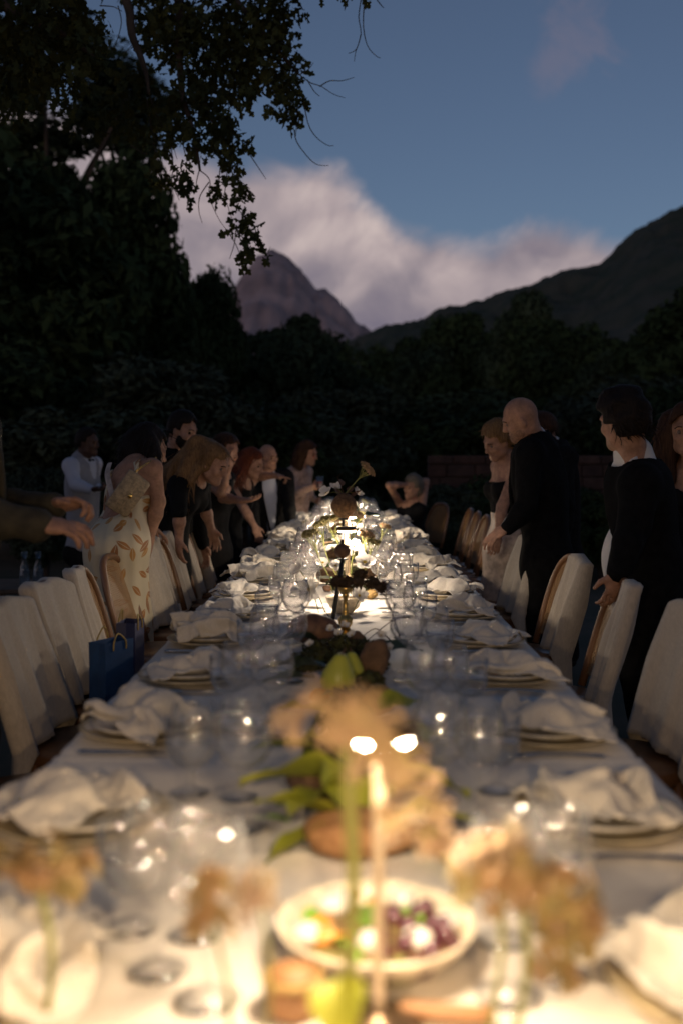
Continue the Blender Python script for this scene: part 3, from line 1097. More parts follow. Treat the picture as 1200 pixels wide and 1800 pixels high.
def cutlery_mesh(kind):
    mb = MB()
    if kind == 'knife':
        secs = [(-0.115, 0.007, 0.004), (-0.11, 0.009, 0.005), (-0.06, 0.0075, 0.005), (-0.015, 0.006, 0.004), (-0.005, 0.006, 0.003), (0.0, 0.009, 0.0018), (0.05, 0.0105, 0.0015), (0.085, 0.009, 0.0012), (0.10, 0.003, 0.001)]
    else:
        secs = [(-0.10, 0.009, 0.003), (-0.09, 0.010, 0.0035), (-0.04, 0.006, 0.003), (0.02, 0.0035, 0.003), (0.045, 0.006, 0.003), (0.055, 0.0115, 0.002), (0.07, 0.0125, 0.0018)]
    R = []
    for x, w, h in secs:
        z = 0.004 + (0.006 * math.sin((x + 0.1) * 14) if kind == 'fork' else 0)
        R.append([(x, w * math.cos(a), z + h * math.sin(a)) for a in [2 * PI * j / 10 for j in range(10)]])
    mb.rings(R)
    if kind == 'fork':
        for j in range(4):
            y = -0.009 + 0.006 * j
            mb.tube([(0.068, y, 0.0075), (0.085, y, 0.006), (0.103, y * 0.9, 0.0085)], [0.0018, 0.0017, 0.0009], 5)
    return mb.mesh(kind)


CUT = {k: cutlery_mesh(k) for k in ('knife', 'fork')}
CARD = MB().box((-0.055, -0.09, 0), (0.055, 0.09, 0.0012)).mesh('menu_card', False)
ORD = ['first', 'second', 'third', 'fourth', 'fifth', 'sixth', 'seventh', 'eighth', 'ninth', 'tenth', 'eleventh', 'twelfth', 'thirteenth', 'fourteenth', 'fifteenth', 'sixteenth', 'seventeenth', 'eighteenth', 'nineteenth', 'twentieth']
SIDE = {-1: 'left', 1: 'right'}
SPY = 0.565
for sx_ in (-1, 1):
    sd = SIDE[sx_]
    for i in range(18):
        y = 1.175 + SPY * i + rnd.uniform(-.02, .02) + (0.02 if sx_ < 0 else 0)
        x = sx_ * (0.435 + rnd.uniform(-.012, .012))
        at_ = '%s place, %s row' % (ORD[i], sd)
        o = obj('charger_plate', CHARGER, m_charger, None, (x, y, TZ + 0.006), (0, 0, rnd.uniform(0, 6)))
        tag(o, 'ochre stoneware charger plate at the ' + at_, 'plate', 'charger plates down the table')
        o = obj('dinner_plate', PLATE, m_plate, None, (x + rnd.uniform(-.006, .006), y + rnd.uniform(-.006, .006), TZ + 0.0155), (0, 0, rnd.uniform(0, 6)))
        tag(o, 'cream stoneware dinner plate on the charger at the ' + at_, 'plate', 'dinner plates down the table')
        s_ = rnd.uniform(0.92, 1.12)
        o = obj('linen_napkin', NAPKINS[(i * 3 + (2 if sx_ > 0 else 0) + i // 5) % 5], m_napkin, None, (x + sx_ * rnd.uniform(-0.02, 0.03), y + rnd.uniform(-.01, .01), TZ + 0.0255), (0, 0, rnd.uniform(0, 6.28)), (s_ * 0.92, s_ * 0.92, s_ * rnd.uniform(0.95, 1.25)))
        tag(o, 'crumpled linen napkin on the plate at the ' + at_, 'napkin', 'napkins down the table')
        for kind, dx, dy in (('goblet', 0.165, 0.11), ('wine', 0.20, -0.03), ('coupe', 0.255, 0.06), ('flute', 0.275, -0.07)):
            o = obj({'flute': 'red_wine_glass'}.get(kind, kind + '_glass'), GLASS[kind], m_glass, None, (x - sx_ * (dx + rnd.uniform(-.015, .015)), y + dy + 0.06 + rnd.uniform(-.02, .02), TZ + 0.006), (0, 0, rnd.uniform(0, 6)))
            nm = {'goblet': 'short stemmed water goblet', 'wine': 'tall clear wine glass', 'coupe': 'wide rimmed clear coupe glass', 'flute': 'large round clear wine glass'}[kind]
            tag(o, nm + ' at the ' + at_, 'glass', nm + 's down the table')
            if kind == 'goblet':
                obj('water', WATER, m_water, o)
        for kind, dy in (('fork', -0.17), ('knife', 0.17)):
            o = obj(kind, CUT[kind], m_steel, None, (x + rnd.uniform(-.02, .02), y + dy * -sx_ * -1 + rnd.uniform(-.008, .008), TZ + 0.006), (0, 0, (PI if sx_ > 0 else 0) + rnd.uniform(-.06, .06)))
            tag(o, 'steel dinner %s beside the plate at the %s' % (kind, at_), kind, kind + 's down the table')
        if i in (2, 5, 7, 9) or (i == 6 and sx_ > 0):
            o = obj('menu_card', CARD, m_card, None, (x + sx_ * 0.085, y + 0.15, TZ + 0.0185), (0.0, sx_ * 0.05, rnd.uniform(-.2, .2)))
            tag(o, 'white menu card lying by the napkin at the ' + at_, 'card', 'menu cards down the table')
# ================================================================== LAMPS AND ADDED CANDLES ON THE TABLE
m_bronze = M('lamp_bronze', (0.16, 0.105, 0.06), 0.35, metal=0.8, var=0.1)
m_lampstem = M('lamp_stem', (0.62, 0.50, 0.36), 0.3, metal=0.6, var=0.05)
m_wax = M('candle_wax', (0.82, 0.76, 0.64), 0.45, var=0.04, sss=0.3)
m_flame = M_emit('flame', (1.0, 0.62, 0.26), 40.0)
m_brass = M('brass', (0.62, 0.42, 0.14), 0.28, metal=1.0, var=0.15, vs=30)
m_black = M('black_iron', (0.02, 0.02, 0.02), 0.5, var=0.1)
m_clearglass = M_glass('holder_glass', (0.98, 0.97, 0.93), 0.7)


def lamp(x, y, label, power=9.0, h=0.315, col=(1.0, 0.80, 0.58)):
    t = thing('table_lamp', label, 'lamp', (x, y, TZ + 0.006), 0, 'slim table lamps down the centre')
    obj('base', MB().lathe([(0, 0), (0.045, 0), (0.048, 0.004), (0.046, 0.012), (0.012, 0.018), (0.007, 0.024)], 24).mesh('base'), m_bronze, t)
    obj('stem', MB().lathe([(0.006, 0.02), (0.006, h - 0.012)], 14).mesh('stem'), m_lampstem, t)
    sh = obj('lamp_shade', MB().lathe([(0.0, h + 0.012), (0.034, h + 0.012), (0.040, h + 0.009), (0.041, h - 0.004), (0.0395, h - 0.004), (0.038, h + 0.004), (0.0, h + 0.004)], 32).mesh('lamp_shade'), m_bronze, t)
    # the ring of light under the rim is what lights the table
    R0, w_, h_ = 0.031, 0.0055, 0.0045
    V, F = [], []
    n = 40
    for j in range(n):
        a = 2 * PI * j / n
        for (dr, dz) in ((-w_, 0.0), (-w_ * 0.7, -h_), (w_ * 0.7, -h_), (w_, 0.0)):
            V.append(((R0 + dr) * math.cos(a), (R0 + dr) * math.sin(a), h - 0.004 + dz))
    for j in range(n):
        k = (j + 1) % n
        for i in range(3):
            F.append((j * 4 + i, k * 4 + i, k * 4 + i + 1, j * 4 + i + 1))
    area = 2 * PI * R0 * (2 * h_ * 1.1 + 1.4 * w_)
    obj('diffuser', mesh('diffuser', V, F), M_emit('lamp_glow', col, power / (PI * area)), sh)
    return t


lamp(0.0, 4.35, 'slim table lamp with glowing violet rim behind the brown pods', 8.5, col=(1.0, 0.82, 0.64))
lamp(0.012, 5.35, 'slim table lamp glowing behind the round gourd and yarrow', 8.0)
lamp(-0.016, 7.45, 'slim table lamp glowing past the middle of the table', 15.0)
lamp(-0.016, 9.6, 'short added lamp hidden behind the gourd, lighting the far end', 12.0, h=0.20)  # added lamp, kept short and out of sight, to brighten the far table


def taper(x, y, h, label, lit=True, r=0.0105, base=0.05, power=1.2, holder='glass'):
    t = thing('added_taper', label, 'candle', (x, y, TZ + 0.006), 0, 'added fill candles')
    if holder == 'glass':
        obj('holder', MB().lathe([(0, 0.002), (0.036, 0), (0.040, 0.006), (0.038, 0.03), (0.026, 0.042), (0.016, 0.046), (0.014, base + 0.012), (0.0115, base + 0.014), (0.0112, base - 0.002), (0, base - 0.004)], 28).mesh('holder'), m_clearglass, t)
    obj('wax', MB().lathe([(0, base), (r, base), (r * 0.98, base + 0.05), (r * 0.82, base + h - 0.01), (r * 0.6, base + h - 0.002), (0.002, base + h - 0.004), (0, base + h - 0.004)], 18).mesh('wax'), m_wax, t)
    obj('wick', MB().tube([(0, 0, base + h - 0.006), (0.0006, 0, base + h + 0.004)], 0.0008, 6).mesh('wick'), m_black, t)
    if lit:
        obj('flame', MB().lathe([(0.0005, base + h), (0.003, base + h + 0.004), (0.0038, base + h + 0.009), (0.0025, base + h + 0.017), (0.0003, base + h + 0.026)], 12, cap=True).mesh('flame'), m_flame, t)
        l = bpy.data.lights.new('taper_fill', 'POINT')
        l.energy = power
        l.color = (1.0, 0.67, 0.37)
        l.shadow_soft_size = 0.012
        lo = bpy.data.objects.new('taper_fill', l)
        COL.objects.link(lo)
        lo.parent = t
        lo.location = (0, 0, base + h + 0.032)
    return t



taper(-0.17, 0.24, 0.40, 'added fill candle at the near end, unseen left of the frame', True, power=29.0, base=0.10)  # both candles are added out of view to warm the near end
taper(0.18, 0.24, 0.40, 'added fill candle at the near end, unseen right of the frame', True, power=29.0, base=0.10)
lamp(0.034, 1.10, 'slim table lamp closest to the camera, its glowing stem in front of the salad', 7.0, h=0.325, col=(1.0, 0.78, 0.54))
# ================================================================== CHAIRS
m_bent = M('bentwood', (0.24, 0.115, 0.05), 0.38, vs=6, bump=0.15, coat=0.25, col2=(0.15, 0.07, 0.03))


def cane_mat():
    m = bpy.data.materials.new('woven_cane')
    m.use_nodes = True
    t = NT(m.node_tree)
    b = t.n['Principled BSDF']
    o = t.new('ShaderNodeTexCoord').outputs['Object']
    sp = t.new('ShaderNodeSeparateXYZ')
    t.l.new(o, sp.inputs[0])
    k = 2 * PI / 0.019
    sy = t.math('SINE', t.math('MULTIPLY', sp.outputs[1], k))
    sz = t.math('SINE', t.math('MULTIPLY', sp.outputs[2], k))
    a = t.math('MULTIPLY', sy, sz)
    dg = t.math('SINE', t.math('MULTIPLY', t.math('ADD', sp.outputs[1], sp.outputs[2]), k))
    hole = t.math('GREATER_THAN', t.math('ADD', a, t.math('MULTIPLY', dg, 0.1)), 0.34)
    b.inputs['Base Color'].default_value = (0.42, 0.25, 0.11, 1)
    t.l.new(t.mix(t.noise(o, 60, 3), (0.25, 0.13, 0.05), (0.40, 0.23, 0.095)), b.inputs['Base Color'])
    b.inputs['Roughness'].default_value = 0.5
    tr = t.new('ShaderNodeBsdfTransparent')
    mx = t.new('ShaderNodeMixShader')
    t.l.new(hole, mx.inputs[0])
    t.l.new(b.outputs[0], mx.inputs[1])
    t.l.new(tr.outputs[0], mx.inputs[2])
    t.l.new(mx.outputs[0], t.n['Material Output'].inputs['Surface'])
    return m


m_cane = cane_mat()
BW, BH, TILT = 0.205, 0.435, 0.27   # half width, height, backward slope of the backrest
SEATZ = 0.465


def back_pt(y, z, off=0.0):
    """point on the backrest's surface: z above the seat; slightly curved round the sitter"""
    return Vector((-0.185 - TILT * z - 0.0 + 0.35 * y * y + off, y, SEATZ + z))


def arch(t, s=1.0):
    """t in 0..1 along the bent hoop from the left foot over the top to the right foot"""
    a = PI * t
    c, sn = -math.cos(a), math.sin(a)
    y = BW * s * math.copysign(abs(c) ** 0.72, c) * (0.86 + 0.14 * sn)
    z = (BH - (1 - s) * BW) * (sn ** 0.62)
    return y, z


def chair_meshes():
    d = {}
    N = 36
    d['back_frame'] = MB().tube([back_pt(*arch(i / N)) for i in range(N + 1)], 0.0165, 10).mesh('back_frame')
    V, F = [], []
    ny, nz = 16, 22
    for j in range(nz + 1):
        z = lerp(0.05, BH - 0.018, j / nz)
        best = min((i for i in range(0, 200)), key=lambda i: abs(arch(i / 400, 0.93)[1] - z))
        w = abs(arch(best / 400, 0.93)[0])
        if j == nz:
            w = 0.05
        for i in range(ny + 1):
            y = -w + 2 * w * i / ny
            V.append(back_pt(y, z))
    for j in range(nz):
        for i in range(ny):
            a = j * (ny + 1) + i
            F.append((a, a + 1, a + ny + 2, a + ny + 1))
    d['cane_panel'] = mesh('cane_panel', V, F)
    R = []
    for z, k in ((-0.045, 0.97), (-0.03, 1.0), (-0.008, 1.0), (0.0, 0.975)):
        R.append([(0.01 + k * 0.215 * math.copysign(abs(math.cos(a)) ** 0.6, math.cos(a)), k * (0.21 + 0.015 * math.cos(a)) * math.copysign(abs(math.sin(a)) ** 0.6, math.sin(a)), SEATZ + z) for a in [2 * PI * j / 28 for j in range(28)]])
    d['seat'] = MB().rings(R).mesh('seat')
    d['leg_front'] = MB().tube([(0, 0, SEATZ - 0.04), (0.012, 0, 0.22), (0.025, 0, 0.0)], [0.019, 0.016, 0.012], 10).mesh('leg')
    d['leg_rear'] = MB().tube([(0, 0, SEATZ - 0.03), (-0.02, 0, 0.22), (-0.06, 0, 0.0)], [0.018, 0.016, 0.013], 10).mesh('leg')
    d['stretcher'] = MB().tube([(0.01 + 0.175 * math.cos(2 * PI * j / 24), 0.165 * math.sin(2 * PI * j / 24), 0.24) for j in range(25)], 0.009, 8).mesh('stretcher')
    return d


CH = chair_meshes()


def drape_mesh(seed, y0=-0.222, y1=0.222, rear=0.28):
    """linen throw pulled over the hoop of the back like a loose cover: front sheet to the seat, rear sheet lower,
    wrapped round any side that reaches the edge of the back"""
    r = random.Random(seed)
    W_ = 0.222
    ph = [r.uniform(0, 6.28) for _ in range(8)]
    fr = [r.uniform(24, 38), r.uniform(40, 62), r.uniform(80, 120)]
    cl, cr = y0 <= -W_ + 1e-6, y1 >= W_ - 1e-6
    n = 22
    sec = []                                   # (y, across 0 front .. 1 back)
    for i in range(n + 1):
        sec.append((lerp(y0, y1, i / n), 0.0))
    if cr:
        sec += [(y1 + 0.006, 0.33), (y1 + 0.006, 0.66)]
    for i in range(n + 1):
        sec.append((lerp(y1, y0, i / n), 1.0))
    if cl:
        sec += [(y0 - 0.006, 0.66), (y0 - 0.006, 0.33)]
    closed = cl
    tl = r.uniform(-0.07, 0.07)
    V, F = [], []
    nz = 30

    def topz(y):
        q = abs(y) / W_
        return BH + 0.012 - 0.014 * q ** 6 + 0.006 * math.sin(y * 25 + ph[5]) + tl * y

    def fold(y, dn, side):
        a = math.sin(y * fr[0] + ph[0 + side] + dn * 1.2) * 0.016 + abs(math.sin(y * fr[1] + ph[2 + side] - dn * 2)) * 0.014 - 0.007 + math.sin(y * fr[2] + ph[4] + dn * 5) * 0.004
        return a * min(1, 0.15 + dn / 0.22)

    def pt(y, ac, t):
        zt = topz(y)
        front = lerp(zt, 0.012, t)
        back = lerp(zt, -rear + 0.02 * math.sin(y * 17 + ph[6]), t)
        z = lerp(front, back, ac)
        dn = zt - z
        thick = 0.017 * min(1, math.sqrt(max(dn, 0) / 0.008 + 0.15))
        off = lerp(thick, -thick - 0.006, ac)
        zz = max(z, 0.0)
        p = back_pt(y, zz, off)
        p.z = SEATZ + z
        if z < 0:
            p.x -= 0.05 * (-z)
        f = fold(y, dn, 1 if ac > 0.5 else 0)
        if ac < 0.2:
            p.x += 0.006 + max(f, -0.006) + 0.03 * dn * dn
        elif ac > 0.8:
            p.x -= 0.008 + max(f, -0.006)
        spread = 1 + 0.12 * dn + 0.05 * dn * math.sin(ph[7] + dn * 6)
        p.y *= spread
        p.y += 0.010 * math.sin(dn * 8 + ph[3]) * dn * 2
        return p
    k = len(sec)
    for j in range(nz + 1):
        t = (j / nz) ** 1.3
        for (y, ac) in sec:
            V.append(pt(y, ac, t))
    for j in range(nz):
        for i in range(k if closed else k - 1):
            a, b2 = j * k + i, j * k + (i + 1) % k
            F.append((a, b2, b2 + k, a + k))
    # close the ridge along the top
    off = n + 1 + (2 if cr else 0)
    for i in range(n):
        F.append((i + 1, i, off + n - i, off + n - i - 1))
    if cr:
        F.append((n, n + 3, n + 2, n + 1))
    if cl:
        F.append((0, off + n + 2, off + n + 1, off + n))
    return mesh('linen_throw', V, F)


DR = [drape_mesh(3), drape_mesh(5, rear=0.2), drape_mesh(8, -0.222, 0.02), drape_mesh(12, 0.04, 0.222), drape_mesh(15, 0.0, 0.222, 0.3), drape_mesh(19, -0.222, 0.02)]


def chair(x, y, rot, label, draped=None, dlabel=None, flip=False):
    t = thing('cane_chair', label, 'chair', (x, y, 0), rot, 'cane backed bentwood chairs around the table')
    obj('seat', CH['seat'], m_bent, t)
    obj('back_frame', CH['back_frame'], m_bent, t)
    obj('cane_panel', CH['cane_panel'], m_cane, t)
    for sy in (-1, 1):
        obj('leg', CH['leg_front'], m_bent, t, (0.16, sy * 0.17, 0))
        obj('leg', CH['leg_rear'], m_bent, t, (-0.15, sy * 0.16, 0))
    obj('stretcher', CH['stretcher'], m_bent, t)
    if draped is not None:
        o = obj('linen_throw', DR[draped], m_drape, None, (x, y, 0), (0, 0, rot))
        md = o.modifiers.new('thick', 'SOLIDIFY')
        md.thickness = 0.004
        tag(o, dlabel, 'throw', 'linen throws hung over the chairs')
    return t


# left row
LX = -0.80
chair(LX - 0.02, 2.78, 0.05, 'cane chair cut by the left edge of the frame')
chair(LX, 3.33, 0.02, 'chair under the linen throw closest to the camera in the left row', 0, 'linen throw with long blue shadow, closest one in the left row')
chair(LX - 0.02, 3.87, -0.03, 'chair under the second linen throw of the left row', 1, 'second linen throw of the left row, beside the blue bags')
chair(LX - 0.02, 4.40, 0.04, 'chair under the third linen throw of the left row', 5, 'third linen throw of the left row, touching the bare cane back')
chair(LX - 0.03, 4.95, -0.10, 'bare cane chair in front of the floral dress')
chair(LX - 0.03, 5.46, -0.22, 'chair under the wide linen throw by the floral dress', 1, 'wide linen throw hanging beside the floral dress')
chair(LX, 6.0, -0.1, 'cane chair in front of the long haired fair woman', 5, 'narrow linen throw below the long haired fair woman')
chair(LX, 6.52, -0.05, 'cane chair below the arm of the long haired fair woman', 2, 'bluish linen throw below the raised arm')
chair(LX, 7.05, 0.05, 'cane chair in front of the red haired woman', 5, 'bluish linen throw in front of the red haired woman')
chair(LX, 7.6, 0.0, 'cane chair beside the reaching hand of the red haired woman', 2, 'bluish linen throw beside the reaching hand')
chair(LX, 8.7, 0.0, 'cane chair in front of the man with bow tie and blue-white shirt')
# right row
RX = 0.80
chair(RX + 0.0, 3.16, PI + 0.06, 'chair under the big linen throw cut by the right edge of the frame', 0, 'big linen throw cut by the right edge of the frame')
chair(RX - 0.05, 3.98, PI - 0.05, 'half draped cane chair under the hand of the dark haired man', 3, 'linen throw under the hand of the dark haired man')
chair(RX - 0.03, 4.92, PI + 0.12, 'half draped cane chair in front of the bald man in black', 4, 'linen throw in front of the bald man in black')
chair(RX - 0.02, 6.05, PI + 0.05, 'half draped cane chair below the hand of the bald man', 0, 'linen throw below the hand of the bald man')
for i, yy in enumerate((6.75, 7.3, 7.85, 8.4, 8.95, 9.5)):
    chair(RX + 0.02, yy, PI + rnd.uniform(-.08, .08), '%s bare bentwood chair beyond the draped ones in the right row' % ORD[i])
# ================================================================== CENTREPIECES, FOOD, SMALL THINGS
def T(u, v, z=None):
    """point on the table top (or at height z) seen at pixel (u, v)"""
    z = TZ + 0.006 if z is None else z
    r = RM @ Vector(((u - 600) / FPX, (900 - v) / FPX, -1))
    t = (z - CAMZ) / r.z
    return Vector((r.x * t, r.y * t, z))


m_stem = M('flower_stem', (0.19, 0.20, 0.05), 0.55, vs=20)
m_stemdark = M('dry_twig', (0.10, 0.055, 0.035), 0.8, vs=30, bump=0.4)
m_yar = M('yarrow_head', (0.50, 0.33, 0.22), 0.9, vs=90, col2=(0.33, 0.25, 0.11))
m_yarg = M('yarrow_green', (0.42, 0.36, 0.17), 0.9, vs=90, col2=(0.25, 0.22, 0.08))
m_pet = M('white_petal', (0.78, 0.75, 0.70), 0.6, var=0.06, vs=30, transl=0.25)
m_hyd = M('hydrangea_pink', (0.44, 0.30, 0.21), 0.8, vs=26, col2=(0.32, 0.24, 0.12), transl=0.3)
m_hydg = M('hydrangea_dry', (0.34, 0.20, 0.11), 0.8, vs=26, col2=(0.19, 0.17, 0.05), transl=0.25)
m_hydl = M('hydrangea_pale', (0.40, 0.29, 0.23), 0.8, vs=26, col2=(0.26, 0.22, 0.11), transl=0.3)
m_lime = M('lime_leaf', (0.40, 0.40, 0.04), 0.5, vs=12, col2=(0.28, 0.31, 0.03), transl=0.2)
m_dleaf = M('dark_leaf', (0.045, 0.075, 0.025), 0.5, vs=15, col2=(0.025, 0.04, 0.018))
m_herb = M('herb_leaf', (0.16, 0.30, 0.035), 0.5, vs=25)
m_gourd = M('dried_gourd', (0.24, 0.13, 0.055), 0.8, vs=60, col2=(0.10, 0.052, 0.022), bump=1.0, bs=70)
m_gourdy = M('knobbly_gourd', (0.42, 0.28, 0.09), 0.7, vs=35, col2=(0.25, 0.15, 0.05), bump=0.8, bs=60)
m_pod = M('brown_pod', (0.20, 0.10, 0.05), 0.6, vs=30, col2=(0.11, 0.055, 0.03), bump=0.4, bs=90)
m_pear = M('pear_skin', (0.42, 0.42, 0.05), 0.42, vs=9, col2=(0.34, 0.36, 0.04), bump=0.1, bs=200)
m_cream = M('cream_stoneware', (0.66, 0.58, 0.44), 0.4, vs=20, coat=0.2)
m_moss = M('moss', (0.06, 0.07, 0.02), 0.95, vs=30, col2=(0.035, 0.03, 0.012))
m_bread = M('bread_crust', (0.42, 0.22, 0.09), 0.8, vs=25, col2=(0.24, 0.11, 0.04), bump=0.9, bs=60)
m_cheese = M('white_cheese', (0.55, 0.52, 0.47), 0.4, var=0.03, sss=0.2)
m_grape = M('dark_grape', (0.07, 0.015, 0.025), 0.2, vs=20, coat=0.4)
m_orange = M('orange_wedge', (0.62, 0.25, 0.03), 0.4, vs=40)
m_nut = M('toasted_nut', (0.50, 0.28, 0.10), 0.6, vs=60)
m_board = M('serving_board', (0.34, 0.17, 0.07), 0.55, vs=9, col2=(0.24, 0.115, 0.045), bump=0.2)
m_barkc = M('bark_chunk', (0.15, 0.085, 0.045), 0.9, vs=18, bump=1.0, bs=40)


def lump(name, r, sq, seed, amp=0.12, sc=4.0, seg=22, rows=16, ridge=False):
    """irregular rounded body, origin at its base"""
    t = np.linspace(0, PI, rows + 1)[:, None]
    a = np.linspace(0, 2 * PI, seg, endpoint=False)[None, :]
    x = np.sin(t) * np.cos(a)
    y = np.sin(t) * np.sin(a)
    z = -np.cos(t) + 0 * a
    nz = sinnoise(x, y, z, seed, 6, sc)
    n2 = sinnoise(x, y, z, seed + 5, 6, sc * 2.7)
    k = 1 + amp * (nz if not ridge else (0.5 - np.abs(nz))) + amp * 0.4 * n2
    V = np.stack([x * k * r * sq[0], y * k * r * sq[1], z * k * r * sq[2]], -1).reshape(-1, 3)
    V[:, 2] -= V[:, 2].min()
    F = []
    for i in range(rows):
        for j in range(seg):
            F.append((i * seg + j, i * seg + (j + 1) % seg, (i + 1) * seg + (j + 1) % seg, (i + 1) * seg + j))
    return npmesh(name, V, np.array(F))


def leaf_geo(L=0.1, w=0.03, bend=0.3, n=8, seed=0, wavy=0.1):
    q = random.Random(seed)
    V, F = [], []
    for i in range(n + 1):
        t = i / n
        ww = w * (math.sin(PI * min(1, t ** 0.75 * 0.98 + 0.02)) + 0.03)
        z = -bend * L * t * t
        e = wavy * w * math.sin(t * 11 + seed)
        V += [(L * t, -ww, z + 0.25 * ww + e), (L * t, 0, z - 0.15 * ww), (L * t, ww, z + 0.25 * ww - e)]
    for i in range(n):
        a = 3 * i
        F += [(a, a + 1, a + 4, a + 3), (a + 1, a + 2, a + 5, a + 4)]
    return V, F


def floret_head(C, R, n, fs, seed, up=(0, 0, 1), dome=0.5, petals=4, scatter=0.25, cone=0.2):
    """V,F of many small open florets over a dome"""
    r = np.random.RandomState(seed)
    up = Vector(up).normalized()
    qx = up.orthogonal().normalized()
    qy = up.cross(qx)
    V, F = [], []
    for i in range(n):
        rad = math.sqrt(r.rand())
        a = r.rand() * 2 * PI
        h = dome * (1 - rad * rad) + r.normal() * scatter * 0.4
        c = Vector(C) + (qx * math.cos(a) + qy * math.sin(a)) * rad * R + up * h * R
        nn = (up * (0.5 + 0.3 * dome) + (qx * math.cos(a) + qy * math.sin(a)) * rad * 1.1 + Vector(r.normal(size=3)) * 0.35).normalized()
        e1 = nn.orthogonal().normalized()
        e1.rotate(Matrix.Rotation(r.rand() * 6.28, 3, nn))
        e2 = nn.cross(e1)
        s = fs * (0.7 + 0.6 * r.rand())
        for k in range(petals):
            b = 2 * PI * k / petals
            d = e1 * math.cos(b) + e2 * math.sin(b)
            sd = e2 * math.cos(b) - e1 * math.sin(b)
            m0 = len(V)
            V += [c, c + d * s * 0.6 + sd * s * 0.42 + nn * s * cone, c + d * s * 1.05 + nn * s * (cone - 0.1), c + d * s * 0.6 - sd * s * 0.42 + nn * s * cone]
            F.append((m0, m0 + 1, m0 + 2, m0 + 3))
    return V, F


def yarrow(base, tip, R, label, seed, up=None, mat=None, nb=5, th=0.0022, pieces=3):
    base, tip = Vector(base), Vector(tip)
    q = random.Random(seed)
    t = thing('yarrow_flower', label, 'flower', base, 0, 'dried yarrow stems in the centrepieces')
    d = tip - base
    mid = lerp(base, tip, 0.55) + Vector((q.uniform(-1, 1), q.uniform(-1, 1), 0)) * d.length * 0.07
    sp = spline([base, mid, tip - d * 0.14], 10)
    mb = MB().tube([p - base for p in sp], [th * (1.15 - 0.03 * i) for i in range(11)], 7)
    up = Vector(up).normalized() if up else (d.normalized() + Vector((0, 0, 0.6))).normalized()
    qx = up.orthogonal().normalized()
    qy = up.cross(qx)
    fork = sp[7]
    subs = []
    for i in range(nb + pieces):
        a = 2 * PI * i / (nb + pieces) + q.uniform(-.3, .3)
        rad = R * (0.62 if i % 2 else 0.78)
        e = tip + (qx * math.cos(a) + qy * math.sin(a)) * rad
        subs.append(e)
        mb.tube([p - base for p in spline([sp[6 + i % 4], lerp(fork, e, 0.5) - up * R * 0.1, e], 5)], th * 0.55, 5)
    obj('stem', mb.mesh('stem'), m_stem, t)
    V, F = [], []
    for i, e in enumerate([tip + up * R * 0.12] + subs):
        v, f = floret_head(e - base, R * (0.45 if i == 0 else 0.40), 55, 0.0055 * (R / 0.05) ** 0.5, seed * 31 + i, up, 0.45, 4, 0.3, 0.35)
        n0 = len(V)
        V += v
        F += [tuple(k + n0 for k in g) for g in f]
    obj('flower_head', mesh('flower_head', V, F, False), mat or m_yar, t)
    lv, lf = leaf_geo(R * 0.5, R * 0.1, 0.3, 6, seed)
    o = obj('leaf', mesh('leaf', lv, lf), m_stem, t, fork - base, (0, 0.4, q.uniform(0, 6)))
    return t


def petal_mesh(L, w, cup, seed=0):
    V, F = [], []
    n, m = 7, 4
    for i in range(n + 1):
        t = i / n
        ww = w * (0.18 + 0.95 * math.sin(PI * min(0.86, t * 0.86)) ** 0.8)
        for j in range(m + 1):
            s = -1 + 2 * j / m
            V.append((L * t * (1 - 0.07 * s * s * t + (0.03 * math.sin(s * 7 + seed) if t > .9 else 0)), ww * s, cup * L * (t ** 1.6) + 0.18 * ww * s * s))
    for i in range(n):
        for j in range(m):
            a = i * (m + 1) + j
            F.append((a, a + 1, a + m + 2, a + m + 1))
    return mesh('petal', V, F)


PET = [petal_mesh(1.0, 0.33, c, i) for i, c in enumerate((0.15, 0.4, 0.7))]
m_eye = M('flower_eye', (0.55, 0.38, 0.05), 0.8)


def cosmos(c, R, facing, label, seed, base=None, cupk=1, mat=None, np_=8):
    c = Vector(c)
    f = Vector(facing).normalized()
    q = random.Random(seed)
    t = thing('white_flower', label, 'flower', c, 0, 'white blossoms in the centrepieces')
    rot = f.to_track_quat('Z', 'Y')
    for i in range(np_):
        e = (rot @ Euler((0, q.uniform(-.2, .1), 2 * PI * i / np_ + q.uniform(-.12, .12))).to_quaternion()).to_euler()
        obj('petal', PET[min(2, max(0, cupk + q.choice((-1, 0, 0))))], mat or m_pet, t, (0, 0, 0), e, R * q.uniform(0.85, 1.05))
    obj('flower_centre', lump('flower_centre', R * 0.16, (1, 1, 0.7), seed, 0.1, 5, 10, 6), m_eye, t, f * 0.002, rot.to_euler())
    if base is not None:
        b = Vector(base) - c
        obj('stem', MB().tube(spline([Vector((0, 0, 0)), b * 0.5 + Vector((q.uniform(-.01, .01), 0, 0.01)), b], 8), 0.0016, 6).mesh('stem'), m_stem, t)
    return t


